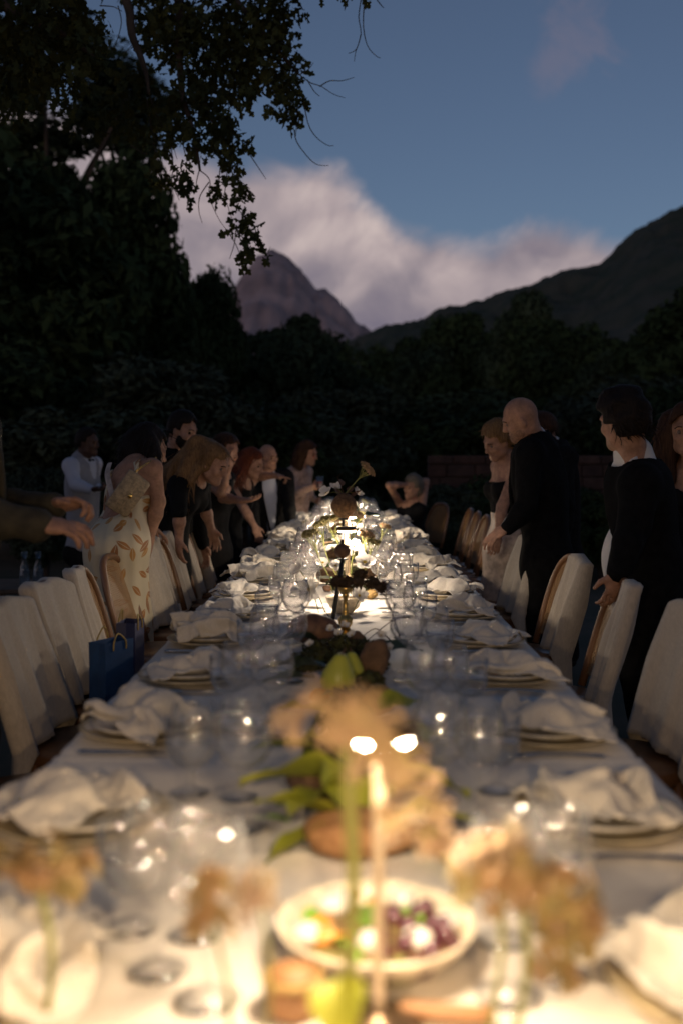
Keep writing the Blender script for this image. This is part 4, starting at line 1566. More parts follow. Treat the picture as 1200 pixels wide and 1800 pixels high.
def hydrangea(c, R, label, seed, mat, base, n=190, fs=0.013, dome=0.75, up=(0, -0.2, 1), stem_r=0.005, lobes=None, leaves=0, smat=None):
    c, base = Vector(c), Vector(base)
    t = thing('hydrangea_flower', label, 'flower', base, 0, 'big blurred flower heads at the near end')
    V, F = [], []
    for i, (dx, dz, rr) in enumerate(lobes or [(0, 0, 1)]):
        v, f = floret_head(c - base + Vector((dx * R, 0.1 * R * math.sin(i * 2.3), dz * R)), R * rr, int(n * rr), fs, seed + i, up, dome, 4, 0.5, 0.2)
        n0 = len(V)
        V += v
        F += [tuple(k + n0 for k in g) for g in f]
    obj('flower_head', mesh('flower_head', V, F, False), mat, t)
    d = c - base
    obj('stem', MB().tube(spline([Vector((0, 0, 0)), d * 0.55 + Vector((0.012, 0, 0)), d], 10), [stem_r] * 11, 8).mesh('stem'), smat or m_stem, t)
    for k in range(leaves):
        lv, lf = leaf_geo(0.07, 0.026, 0.4, 8, seed + k)
        obj('leaf', mesh('leaf', lv, lf), m_lime, t, d * (0.35 + 0.15 * k), (0.3, 0.2, seed + 2.4 * k))
    return t


def simple(name, me, mat, loc, label, cat, rot=(0, 0, 0), group=None, scale=None):
    return tag(obj(name, me, mat, None, loc, rot, scale), label, cat, group)


def twig(name, pts, r, label, mat=None, group='dry curling twigs in the centrepieces'):
    p0 = Vector(pts[0])
    sp = spline(pts, 16)
    me = MB().tube([p - p0 for p in sp], [r * (1 - 0.045 * i) for i in range(17)], 6).mesh(name)
    return simple(name, me, mat or m_stemdark, p0, label, 'twig', group=group)


def bowl(u, v, R, h, label, mat=None, z=None):
    c = T(u, v)
    k = R
    me = MB().lathe([(0, 0.004), (0.45 * k, 0.0), (0.5 * k, 0.002), (0.52 * k, 0.006), (0.78 * k, 0.35 * h), (0.95 * k, 0.8 * h), (1.0 * k, h), (0.975 * k, h + 0.002), (0.92 * k, 0.8 * h), (0.74 * k, 0.37 * h), (0.45 * k, 0.012), (0, 0.011)], 36).mesh('serving_bowl')
    wobble(me, 0.0012, 9)
    return simple('serving_bowl', me, mat or m_cream, c, label, 'bowl'), c


# ---- near end: salad, bread, flowers ---------------------------------------------------------------
YB = 1.30
bw, bc = bowl(660, 1690, 0.122, 0.052, 'cream stoneware bowl of salad behind the near lamp')
q = random.Random(5)
CH_ = [lump('cheese', 0.019, (1.1, 0.9, 0.75), 40 + i, 0.12, 3, 14, 10) for i in range(3)]
GR_ = lump('grape', 0.0125, (1, 1, 1.05), 61, 0.03, 3, 12, 8)
NU_ = lump('nut', 0.007, (1.4, 0.9, 0.8), 63, 0.1, 3, 8, 6)
spots = [((535, 1640), 'at the front left rim'), ((650, 1655), 'at the front rim behind the lamp stem'), ((735, 1650), 'at the front right'), ((800, 1620), 'at the right rim'), ((722, 1560), 'at the back right'), ((580, 1590), 'at the left'), ((548, 1550), 'at the back left')]
for i, ((u, v), w) in enumerate(spots):
    c = T(u, v, TZ + 0.052)
    c = bc + (c - bc) * min(1, 0.088 / max(0.001, math.hypot(c.x - bc.x, c.y - bc.y)))
    simple('cheese_lump', CH_[i % 3], m_cheese, (c.x, c.y, TZ + 0.036), 'soft white cheese lump ' + w + ' of the salad', 'cheese', (0, 0, i * 1.3), 'white cheese lumps in the salad')
for i in range(44):
    a, rr = q.uniform(0, 6.28), 0.092 * math.sqrt(q.random())
    x, y = bc.x + rr * math.cos(a), bc.y + rr * math.sin(a)
    if i < 24:
        x = bc.x + 0.035 + rr * math.cos(a) * 0.6
        y = bc.y - 0.01 + rr * math.sin(a) * 0.75
        simple('grape', GR_, m_grape, (x, y, TZ + 0.030 + q.uniform(0, 0.014)), 'dark purple grape in the salad bowl', 'grape', (q.random(), q.random(), 0), 'dark grapes in the salad')
    elif i < 35:
        simple('nut', NU_, m_nut, (x, y + 0.01, TZ + 0.040 + q.uniform(0, 0.012)), 'toasted nut scattered over the salad', 'nut', (q.random() * 3, q.random(), q.random() * 6), 'toasted nuts on the salad')
    else:
        lv, lf = leaf_geo(0.04, 0.013, 0.5, 6, i)
        simple('herb_leaf', mesh('herb_leaf', lv, lf), m_herb, (x, y + 0.015, TZ + 0.05), 'small green herb leaf on the salad', 'leaf', (q.uniform(-.4, .4), -0.3, q.uniform(0, 6.28)), 'herb leaves on the salad')
for i, (u, v) in enumerate(((570, 1650), (556, 1628), (612, 1662))):
    c = T(u, v, TZ + 0.05)
    simple('orange_wedge', lump('orange_wedge', 0.017, (1.5, 0.6, 0.6), 70 + i, 0.06, 2, 12, 8), m_orange, (c.x, c.y + 0.012, TZ + 0.036), '%s orange wedge from the left at the front of the salad' % ORD[i], 'fruit', (0.3, 0, i), 'orange wedges in the salad')
# bedding of leaves under the salad so that the bowl reads full
simple('salad_bed', lump('salad_bed', 0.098, (1, 1, 0.19), 81, 0.1, 7, 30, 12), M('salad_greens', (0.12, 0.14, 0.03), 0.6, vs=60, col2=(0.16, 0.06, 0.03), bump=0.8, bs=90), (bc.x, bc.y, TZ + 0.012), 'mixed leaves lying under the cheese in the salad bowl', 'salad')

# bread, leaves and driftwood behind the bowl
c = T(630, 1535)
simple('bread_loaf', lump('bread_loaf', 0.085, (1.0, 0.75, 0.42), 88, 0.08, 5, 34, 22), m_bread, (c.x, c.y + 0.07, c.z), 'crusty brown loaf of bread behind the salad bowl', 'bread')
for i, (u, v, L, rz, rx, lab) in enumerate(((600, 1400, 0.17, 3.4, 0.5, 'broad lime green leaf lying left of the near lamp'), (610, 1375, 0.15, 1.9, 0.6, 'broad lime green leaf standing behind the near lamp'), (665, 1400, 0.18, -0.6, -0.5, 'broad lime green leaf lying right of the near lamp'), (650, 1380, 0.14, 0.7, 0.3, 'folded lime green leaf behind the lamp stem'), (580, 1430, 0.14, 4.2, 0.4, 'drooping lime green leaf over the bread'))):
    lv, lf = leaf_geo(L, L * 0.33, 0.35, 10, i * 3, 0.15)
    c = T(u, v + 40)
    simple('broad_leaf', mesh('broad_leaf', lv, lf), m_lime, (c.x, c.y, c.z + 0.075), lab, 'leaf', (rx, -0.35, rz), 'lime green leaves in the near centrepiece')
for i, (u, v, L, rz, rx, ry, lab) in enumerate(((600, 1440, 0.13, 2.75, 0.5, -0.5, 'large lime green leaf arching left above the bread'), (590, 1455, 0.12, 3.6, 0.3, -0.15, 'large lime green leaf drooping left of the bread'), (680, 1440, 0.13, 0.15, -0.5, -0.35, 'large lime green leaf arching right above the bread'), (690, 1455, 0.12, -0.65, -0.3, -0.1, 'large lime green leaf drooping right of the bread'), (615, 1430, 0.11, 1.9, 0.3, -1.0, 'lime green leaf standing upright left of the lamp stem'), (655, 1430, 0.11, 1.1, -0.3, -1.0, 'lime green leaf standing upright right of the lamp stem'))):
    lv, lf = leaf_geo(L, L * 0.36, 0.45, 10, 60 + i * 3, 0.12)
    simple('broad_leaf', mesh('broad_leaf', lv, lf), m_lime, P(u, v, 1.62), lab, 'leaf', (rx, ry, rz), 'lime green leaves in the near centrepiece')
c = T(545, 1420)
simple('driftwood', lump('driftwood', 0.06, (0.55, 1.3, 0.6), 92, 0.22, 5, 24, 16), m_barkc, c, 'dark piece of driftwood left of the lime green leaves', 'driftwood', (0, 0, 0.4))
for i, (u, v) in enumerate(((508, 1470), (530, 1500))):
    lv, lf = leaf_geo(0.06, 0.014, 0.3, 8, i)
    c = T(u, v)
    simple('herb_sprig', mesh('herb_sprig', lv, lf), m_herb, (c.x - 0.02, c.y, c.z + 0.05), ['upper', 'lower'][i] + ' bright green herb sprig left of the bread', 'herb', (0.2, -0.2, 0.6 + 2 * i), 'green herb sprigs by the bread')

# pink flower head on its stem in front
hb = Vector((P(590, 1900, 0.97).x, 0.97, TZ + 0.006))
hydrangea(P(606, 1298, 0.97), 0.048, 'blurred peach pink flower head on a thick yellow green stem', 300, m_hyd, hb, 38, 0.0115, 0.55, (0.1, -0.5, 1), 0.0065, [(-0.55, 0.15, 0.8), (0.15, 0.25, 0.9), (0.85, -0.35, 0.75), (1.3, -1.25, 0.75), (1.5, -1.9, 0.55)], 1)
gv = thing('bud_vase', 'small clear glass bud vase holding the thick flower stem', 'vase', hb)
obj('vase_body', MB().lathe([(0, 0.004), (0.026, 0.0), (0.030, 0.01), (0.028, 0.04), (0.014, 0.06), (0.012, 0.08), (0.015, 0.088)], 24).mesh('vase_body'), m_clearglass, gv)
# side flower heads
b2 = Vector((P(890, 1900, 1.03).x, 1.03, TZ + 0.006))
hydrangea(P(915, 1570, 1.03), 0.046, 'big rusty green and pink flower head drooping at the lower right', 340, m_hydg, b2, 40, 0.0125, 0.6, (0, -0.4, 1), 0.004, [(-0.7, 0.35, 0.75), (0.0, 0.1, 1.0), (0.8, -0.1, 0.9), (1.0, -0.95, 0.6), (0.75, -1.6, 0.5), (1.35, -0.6, 0.5)], 0)
hydrangea(P(870, 1520, 1.05), 0.034, 'pale pink flower head on top of the rusty one', 351, m_hydl, b2 + Vector((-0.02, 0.02, 0)), 46, 0.012, 0.5, (0, -0.4, 1), 0.0035, [(-0.8, 0.1, 0.8), (0.3, 0.2, 0.9)], 0)
b3 = Vector((P(80, 1900, 1.08).x, 1.08, TZ + 0.006))
hydrangea(P(65, 1545, 1.08), 0.045, 'dull green and rust flower head at the lower left edge', 360, m_hydg, b3, 32, 0.0135, 0.5, (0, -0.4, 1), 0.004, [(-0.9, 0.1, 0.9), (0.2, 0.2, 0.9), (0.9, 0.15, 0.6)], 0)
b4 = Vector((P(395, 1850, 0.98).x, 0.98, TZ + 0.006))
hydrangea(P(368, 1605, 0.98), 0.018, 'small rust brown blossom blurred left of the salad bowl', 371, m_hydg, b4, 24, 0.012, 1.2, (0, 0, 1), 0.0025, [(0, -0.8, 1), (0.2, 0.9, 1)], 0)
hydrangea(P(455, 1565, 0.98), 0.022, 'faint peach blossom blurred beside the salad bowl', 381, m_hydl, b4 + Vector((0.03, 0, 0)), 26, 0.010, 0.5, (0, -0.4, 1), 0.002, [(0, 0, 1)], 0)

# salt pot and serving board
c = T(515, 1775)
sp_ = thing('salt_pot', 'small turned wooden salt pot left of the near lamp', 'pot', c)
obj('pot_body', MB().lathe([(0, 0.0), (0.028, 0.0), (0.031, 0.006), (0.033, 0.028), (0.031, 0.036), (0.026, 0.036), (0.024, 0.012), (0, 0.010)], 26).mesh('pot_body'), m_board, sp_)
obj('rim', MB().lathe([(0.0305, 0.0335), (0.0345, 0.035), (0.0345, 0.041), (0.030, 0.0425), (0.027, 0.041), (0.027, 0.037)], 26).mesh('rim'), m_gourdy, sp_)
obj('lid', MB().lathe([(0.0, 0.052), (0.012, 0.0505), (0.024, 0.046), (0.0265, 0.042), (0.0265, 0.0375), (0, 0.0375)], 24).mesh('lid'), m_board, sp_)
c = T(700, 1790)
kb = thing('serving_knife', 'serving knife with brown wooden handle lying in front of the salad bowl', 'knife', (c.x, c.y, c.z + 0.002), -0.12)
obj('handle', MB().box((0.0, -0.010, 0.0), (0.105, 0.010, 0.016), 0.004).mesh('handle'), m_board, kb)
obj('blade', MB().box((-0.12, -0.011, 0.006), (0.0, 0.011, 0.008)).mesh('blade', False), m_steel, kb)

# greenery filling the runner between the bread and the pears
cs = [(T(u, v) + Vector((0, 0, 0.02)), r) for u, v, r in ((590, 1400, .05), (640, 1390, .05), (610, 1360, .055), (650, 1345, .05), (580, 1340, .05), (620, 1310, .055), (655, 1300, .05), (590, 1290, .05), (625, 1265, .05), (600, 1250, .05), (640, 1245, .05))]
_r0 = Vector(cs[0][0])
V, F = leaf_cloud([np.array(c) - np.array(_r0) for c, r in cs], [r for c, r in cs], 60, 0.022, 71, 0.7)
tag(obj('foliage', npmesh('foliage', V, F, False), m_dleaf, None, _r0), 'low dark foliage running from the bread to the pears', 'foliage', kind='stuff')
for i, (u, v, L, rz) in enumerate(((560, 1370, 0.12, 3.0), (670, 1350, 0.12, 0.2), (570, 1300, 0.11, 2.6), (665, 1290, 0.11, 0.5), (615, 1340, 0.12, 1.6))):
    lv, lf = leaf_geo(L, L * 0.32, 0.35, 8, 40 + i, 0.15)
    simple('broad_leaf', mesh('broad_leaf', lv, lf), m_lime, T(u, v) + Vector((0, 0, 0.06)), '%s lime green leaf of the runner behind the pink flower' % ORD[i], 'leaf', (0.3, -0.3, rz), 'lime green leaves in the near centrepiece')
simple('brown_gourd', lump('brown_gourd', 0.045, (1.2, 0.9, 0.8), 131, 0.08, 3), m_pod, T(690, 1390), 'brown gourd lying right of the runner behind the pink flower', 'gourd', (0, 0, 0.5))
simple('brown_gourd', lump('brown_gourd', 0.04, (1.0, 0.9, 0.9), 132, 0.1, 4), m_gourdy, T(665, 1255), 'knobbly yellow gourd right of the large pear', 'gourd', (0, 0, 0.9))

# ---- second cluster: pears, moss, brown gourds ----------------------------------------------------------
PEAR = MB().lathe([(0, 0.002), (0.018, 0.0), (0.036, 0.012), (0.045, 0.034), (0.043, 0.055), (0.033, 0.075), (0.024, 0.09), (0.018, 0.1), (0.010, 0.107), (0.0, 0.106)], 26).mesh('pear')
wobble(PEAR, 0.003, 4, 30)
for (u, v, s, rz, lab) in ((590, 1222, 1.0, 0.4, 'large yellow green pear in front of the moss'), (616, 1203, 0.8, 2.0, 'second yellow green pear half hidden behind the large one')):
    c = T(u, v)
    t = thing('pear', lab, 'pear', c, rz, 'yellow green pears')
    t.rotation_euler = (0.08, 0.12, rz)
    t.scale = (s, s, s)
    obj('fruit', PEAR, m_pear, t)
    obj('stalk', MB().tube([(0, 0, 0.104), (0.004, 0, 0.115), (0.010, 0.002, 0.124)], 0.0018, 6).mesh('stalk'), m_stemdark, t)
for i, (u, v, rz, lab) in enumerate(((535, 1225, 2.8, 'dark glossy leaf left of the large pear'), (555, 1205, 2.2, 'dark upright leaf behind the large pear'), (520, 1195, 3.4, 'dark leaf spreading toward the left glasses'), (540, 1150, 2.6, 'dark green leaf above the moss'), (650, 1170, 0.4, 'dark green leaf right of the moss'))):
    lv, lf = leaf_geo(0.14, 0.036, 0.3, 8, i, 0.15)
    c = T(u + 20, v)
    simple('dark_leaf', mesh('dark_leaf', lv, lf), m_dleaf, (c.x, c.y, c.z + 0.05), lab, 'leaf', (0.3, -0.15, rz), 'dark leaves around the pears')
c = T(562, 1238)
simple('persimmon', lump('persimmon', 0.026, (1, 1, 0.8), 5, 0.05, 2), m_orange, c, 'small orange fruit at the foot of the large pear', 'fruit')


def moss_heap(name, cs, label, mat, n=260, size=0.012, seed=1):
    r0 = Vector(cs[0][0])
    V, F = leaf_cloud([np.array(c) - np.array(r0) for c, r in cs], [r for c, r in cs], n, size, seed, 0.6)
    o = obj(name, npmesh(name, V, F, False), mat, None, r0)
    return tag(o, label, 'moss', kind='stuff')


cs = [(T(u, v) + Vector((0, 0, 0.02)), r) for u, v, r in ((540, 1175, .05), (570, 1170, .055), (600, 1175, .05), (630, 1172, .05), (655, 1180, .045), (560, 1150, .05), (600, 1145, .05), (640, 1150, .045), (600, 1205, .05), (650, 1210, .04))]
moss_heap('moss', cs, 'bed of dark moss and bark scraps under the pears', m_moss, 300, 0.012, 3)
for i, (u, v, s, lab) in enumerate(((550, 1132, 0.068, 'fat brown gourd lying left of the brass candlestick'), (655, 1195, 0.05, 'rough bark lump right of the pears'), (668, 1165, 0.038, 'curl of bark beside the moss'), (625, 1140, 0.035, 'small brown bark knot behind the pears'))):
    simple('brown_gourd' if i == 0 else 'bark_piece', lump('brown_gourd', s, (1.25, 0.8, 0.75) if i == 0 else (0.8, 0.8, 0.9), 30 + i, 0.07 if i == 0 else 0.25, 3), m_pod if i == 0 else m_barkc, T(u, v), lab, 'gourd' if i == 0 else 'bark', (0, 0, 0.2))
for i, (u, v) in enumerate(((545, 1165), (580, 1142), (605, 1140), (618, 1147), (595, 1150), (668, 1160), (684, 1172))):
    c = T(u, v)
    cosmos((c.x, c.y - 0.01, c.z + 0.055 + 0.01 * (i % 3)), 0.016, (0.2 * (i % 3 - 1), -0.6, 0.8), '%s small white blossom from the left in the moss' % ORD[i], 200 + i, None, 2)
tw = [[(505, 1072), (540, 1085), (570, 1105), (585, 1125)], [(565, 1065), (578, 1085), (588, 1110)], [(640, 1055), (668, 1040), (688, 1075), (702, 1120)], [(640, 1130), (690, 1090), (720, 1085)], [(630, 1125), (660, 1105), (690, 1130), (705, 1140)], [(495, 1090), (530, 1092), (565, 1110)]]
for i, pts in enumerate(tw):
    d = 3.45
    twig('dry_twig', [P(u, v, d + 0.05 * math.sin(i + k)) for k, (u, v) in enumerate(pts)][::-1], 0.003, '%s curling dry twig from the left above the moss' % ORD[i])

# brass candlestick carrying a dark dried bouquet
c = T(607, 1116)
bs_ = thing('brass_candlestick', 'turned brass candlestick carrying a dark dried bouquet', 'candlestick', c)
obj('base', MB().lathe([(0, 0), (0.046, 0), (0.048, 0.006), (0.034, 0.012), (0.018, 0.02)], 26).mesh('base'), m_brass, bs_)
obj('stem', MB().lathe([(0.014, 0.018), (0.016, 0.026), (0.024, 0.040), (0.026, 0.055), (0.018, 0.066), (0.009, 0.074), (0.014, 0.080), (0.008, 0.088), (0.0075, 0.13), (0.013, 0.138), (0.009, 0.146)], 26).mesh('stem'), m_brass, bs_)
obj('cup', MB().lathe([(0.008, 0.145), (0.022, 0.152), (0.026, 0.166), (0.024, 0.168), (0.018, 0.156), (0, 0.154)], 26).mesh('cup'), m_brass, bs_)
cz = [(c + Vector((dx, dy, 0.185 + dz)), r) for dx, dy, dz, r in ((0, 0, 0, .03), (0.04, 0, 0.0, .028), (0.09, 0.01, -0.005, .028), (-0.03, 0, 0.0, .025), (0.13, 0, -0.02, .022), (0.05, 0.02, 0.025, .025))]
V, F = leaf_cloud([np.array(p) - np.array(c) for p, r in cz], [r for p, r in cz], 130, 0.012, 8, 0.7)
dbq = thing('dried_bouquet', 'dark brown dried bouquet on the brass candlestick', 'bouquet', c + Vector((0, 0, 0.165)))
o = obj('dried_florets', npmesh('dried_florets', V - np.array((0, 0, 0.165)), F, False), M('dried_dark', (0.085, 0.05, 0.028), 0.9, vs=60, col2=(0.05, 0.035, 0.02)), dbq)
o['kind'] = 'stuff'
obj('stem', MB().tube(spline([(0, 0, -0.008), (0.03, 0, 0.015), (0.12, 0, 0.0), (0.17, 0, -0.005)], 10), 0.003, 6).mesh('stem'), m_stemdark, dbq)


def podstand(base, top, podr, label, mat, seed, sq=(1, 1, 0.95), rod=0.006, cup=0.02):
    base, top = Vector(base), Vector(top)
    t = thing('iron_candlestick', label.replace('POD ', ''), 'candlestick', base, 0, 'thin black iron candlesticks')
    d = top - base
    obj('rod', MB().tube([Vector((0, 0, 0)), d * 0.5, d], rod, 10).mesh('rod'), m_black, t)
    obj('base', MB().lathe([(0, 0), (0.036, 0), (0.036, 0.004), (0.012, 0.008), (0.007, 0.014)], 22).mesh('base'), m_black, t)
    obj('cup', MB().lathe([(0.004, -0.006), (cup, -0.002), (cup, 0.002), (0.0, 0.003)], 20).mesh('cup'), m_black, t, d)
    return t


b_ = T(583, 1100)
podstand(b_, P(602, 983, b_.y + 0.02), 0.03, 'black iron candlestick leaning beside the brass one', m_pod, 1, rod=0.0085)
tp_ = P(602, 983, b_.y + 0.02)
pd_ = thing('brown_pod', 'round brown seed pod on the leaning black candlestick', 'pod', tp_ + Vector((-0.002, 0, 0.003)))
obj('pod_body', lump('pod_body', 0.028, (1, 1, 0.98), 15, 0.05, 3), m_pod, pd_)
obj('calyx', lump('calyx', 0.008, (1, 1, 1.3), 16, 0.3, 5, 12, 8), m_stemdark, pd_, (0, 0, 0.05))

b_ = Vector((P(600, 930, 4.43).x, 4.43, TZ + 0.006))
tpb = P(603, 912, b_.y)
podstand(b_, tpb, 0.05, 'upright black iron candlestick under the round brown gourd', m_gourd, 2)
gr = thing('round_gourd', 'round rough brown gourd holding a yarrow stem on a black candlestick', 'gourd', tpb + Vector((0.004, 0, 0.002)))
obj('gourd_body', lump('gourd_body', 0.054, (1, 1, 0.98), 77, 0.05, 4, 32, 22), m_gourd, gr)
obj('opening', MB().lathe([(0.018, 0.100), (0.020, 0.106), (0.016, 0.107), (0.012, 0.098)], 18).mesh('opening'), m_stemdark, gr)
gt = tpb + Vector((0.004, 0, 0.1))
gy = gt.y
yarrow(gt, P(646, 824, gy), 0.036, 'tall dusty pink yarrow rising from the round gourd', 11, (0.75, -0.3, 0.75), m_yar, 6, 0.0027)
cosmos(P(575, 868, gy - 0.02), 0.034, (-0.5, -0.5, 0.7), 'white blossom leaning left of the round gourd', 401, gt, 2)
cosmos(P(589, 858, gy + 0.03), 0.028, (0.1, -0.5, 0.8), 'white blossom behind the round gourd', 402, gt, 2)
cosmos(P(627, 868, gy + 0.03), 0.026, (0.6, -0.4, 0.6), 'small white blossom right of the round gourd', 403, gt, 2)
for i, (u, v, rz) in enumerate(((595, 865, 1.8), (612, 860, 1.0), (618, 868, 0.3), (600, 848, 1.5))):
    lv, lf = leaf_geo(0.05, 0.014, 0.4, 6, i)
    p = P(u, v + 6, gy)
    simple('dry_leaf', mesh('dry_leaf', lv, lf), m_pod, p, '%s curled dry leaf from the left above the round gourd' % ORD[i], 'leaf', (0.4, -0.9, rz), 'curled dry leaves above the gourd')
twig('dry_twig', [gt, P(598, 850, gy), P(594, 838, gy), P(602, 832, gy)], 0.0018, 'reddish tendril standing above the round gourd')

# ---- third cluster, around the lamp in focus -----------------------------------------------------------
bowl(605, 1077, 0.074, 0.062, 'cream footed bowl in front of the lamp', M('bowl_ivory', (0.62, 0.52, 0.36), 0.35, vs=14, coat=0.3))
for (u, v, s, sq, m, lab, sd) in ((575, 1025, 0.05, (1.15, 0.9, 0.75), m_gourd, 'rough brown stone-like gourd left of the lamp', 51), (668, 1018, 0.043, (0.95, 0.9, 1.0), m_gourdy, 'yellow brown knobbly gourd right of the lamp', 52), (648, 1020, 0.05, (0.8, 0.8, 1.1), m_barkc, 'scaly brown cone beside the knobbly gourd', 53), (652, 1052, 0.03, (1.0, 0.9, 0.7), m_gourdy, 'small broken gourd in front of the scaly cone', 54), (575, 1040, 0.022, (1, 1, 0.7), m_pod, 'small dark pod left of the ivory bowl', 55)):
    g = thing('dried_gourd', lab, 'gourd', T(u, v), 0.5, 'dried gourds and cones around the lamp')
    obj('gourd_body', lump('gourd_body', s, sq, sd, 0.09 if sd != 53 else 0.18, 4 if sd != 53 else 9), m, g)
    if sd in (51, 52):
        obj('stalk', MB().tube([(0, 0, s * 1.5 * sq[2]), (0.004, 0, s * 2.0 * sq[2]), (0.012, 0, s * 2.15 * sq[2])], [0.008, 0.005, 0.004], 7).mesh('stalk'), m, g)
for (u, v, R, fc, lab, sd, d) in ((640, 990, 0.052, (0.2, -0.6, 0.7), 'big white blossom beside the lamp stem', 411, 4.25), (622, 962, 0.036, (0.1, -0.6, 0.6), 'white blossom under the lamp shade', 412, 4.5), (545, 1035, 0.05, (-0.5, -0.6, -0.2), 'limp white blossom left of the ivory bowl', 413, 4.0), (527, 1002, 0.04, (-0.7, -0.4, 0.5), 'greyish blossom between the left glasses and the gourd', 414, 4.0), (568, 990, 0.034, (-0.3, -0.6, 0.7), 'pale blossom behind the rough gourd', 415, 4.6), (630, 1048, 0.035, (0.4, -0.6, 0.5), 'white blossom over the rim of the ivory bowl', 416, 4.05), (590, 995, 0.03, (0, -0.7, 0.6), 'small pale blossom in front of the lamp stem', 417, 4.2)):
    p = P(u, v, d)
    cosmos(p, R, fc, lab, sd, (p.x * 0.6, d + 0.05, TZ + 0.02), 1 if sd % 2 else 2)
for (u, v, R, ub, vb, d, lab, sd, m) in ((545, 938, 0.036, 600, 1050, 4.3, 'flat green yarrow head low on the left of the lamp', 21, m_yarg), (577, 913, 0.04, 605, 1030, 4.5, 'green yarrow head between gourd and left glasses', 22, m_yarg), (562, 922, 0.03, 602, 1035, 4.55, 'small green yarrow head leaning left', 28, m_yarg), (643, 940, 0.036, 628, 1030, 4.35, 'yarrow head leaning right of the lamp shade', 23, m_yar), (655, 952, 0.03, 632, 1030, 4.3, 'lower yarrow head right of the lamp shade', 24, m_yarg), (625, 905, 0.036, 618, 1020, 4.7, 'yarrow head just behind the round gourd', 25, m_yar), (676, 925, 0.03, 650, 990, 5.4, 'dusky yarrow head in front of the right glasses', 26, m_yar), (602, 912, 0.03, 610, 1015, 4.8, 'yarrow head hidden behind the black rod', 27, m_yar)):
    bse = P(ub, vb, d)
    bse.z = max(bse.z, TZ + 0.01)
    yarrow(bse, P(u, v, d), R, lab, sd, (0.25 * (1 if u > 605 else -1), -0.25, 1), m, 5, 0.0019)
for i, (u, v, rz, d) in enumerate(((580, 952, 2.9, 5.2), (590, 956, 3.3, 5.2), (650, 905, 0.2, 5.4), (575, 1018, 2.4, 4.3), (655, 1030, 0.3, 4.3), (600, 1022, 1.5, 4.4), (625, 1030, 0.9, 4.2))):
    lv, lf = leaf_geo(0.085, 0.024, 0.3, 7, i, 0.15)
    simple('dark_leaf', mesh('dark_leaf', lv, lf), m_dleaf, P(u + (10 if u < 600 else -10), v, d), '%s dark leaf around the lamp counted from the lamp' % ORD[i], 'leaf', (0.3, -0.2, rz), 'dark leaves around the lamp')
cs = [(T(u, v) + Vector((0, 0, 0.02)), r) for u, v, r in ((590, 1035, .05), (620, 1035, .05), (640, 1045, .045), (600, 1015, .05), (630, 1010, .05), (660, 1030, .035))]
moss_heap('moss', cs, 'dark moss spread under the gourds and lamp', m_moss, 160, 0.012, 5)

# ---- the centrepieces that follow toward the far end ------------------------------------------------------
for k, d in enumerate((5.6, 6.4, 7.6, 8.5, 9.9)):
    v = 804 + 0.614 * FPX / d
    nm = ['fifth metre', 'mid table', 'past mid table', 'far part', 'far end'][k]
    bo, c = bowl(612 + 6 * math.sin(k * 2), v, 0.07, 0.05, 'pale bowl of flowers, %s of the five behind the lamp' % ORD[k])
    for j in range(3):
        p = c + Vector((0.05 * math.sin(j * 2.2 + k), 0.03 * math.cos(j * 2), 0.10 + 0.03 * j))
        cosmos(p, 0.04, (math.sin(j * 2), -0.6, 0.7), '%s white blossom in the %s pale bowl behind the lamp' % (ORD[j], ORD[k]), 500 + 10 * k + j, c + Vector((0, 0, 0.02)), 2)
    for j in range(2):
        tip = c + Vector((0.10 * (1 if j else -1) + 0.02 * k % 0.05, 0.02, 0.16 + 0.04 * ((j + k) % 2)))
        yarrow(c + Vector((0, 0, 0.03)), tip, 0.036, '%s yarrow of the %s pale bowl behind the lamp' % (['left', 'right'][j], ORD[k]), 60 + 5 * k + j, None, m_yarg if j else m_yar, 4)
    cs = [(c + Vector((dx, dy, 0.015)), 0.05) for dx, dy in ((0.07, 0.02), (-0.08, 0.0), (0.0, 0.09), (0.04, -0.08))]
    moss_heap('moss', cs, 'dark leaves heaped at the foot of the %s pale bowl' % ORD[k], m_dleaf, 60, 0.022, 30 + k)
    simple('dried_gourd', lump('dried_gourd', 0.036, (1.1, 0.9, 0.85), 90 + k, 0.1, 4), m_gourd, c + Vector((0.11 * (-1) ** k, -0.03, 0)), 'brown gourd beside the %s pale bowl behind the lamp' % ORD[k], 'gourd', group='dried gourds and cones around the lamp')

# ---- blue gift bags on the chair seat -------------------------------------------------------------------
m_bag = M('blue_paper', (0.012, 0.055, 0.17), 0.55, var=0.08, vs=20)
m_bag2 = M('indigo_paper', (0.025, 0.032, 0.10), 0.55, var=0.08, vs=20)
m_rope = M('gold_cord', (0.42, 0.30, 0.08), 0.6, vs=60)


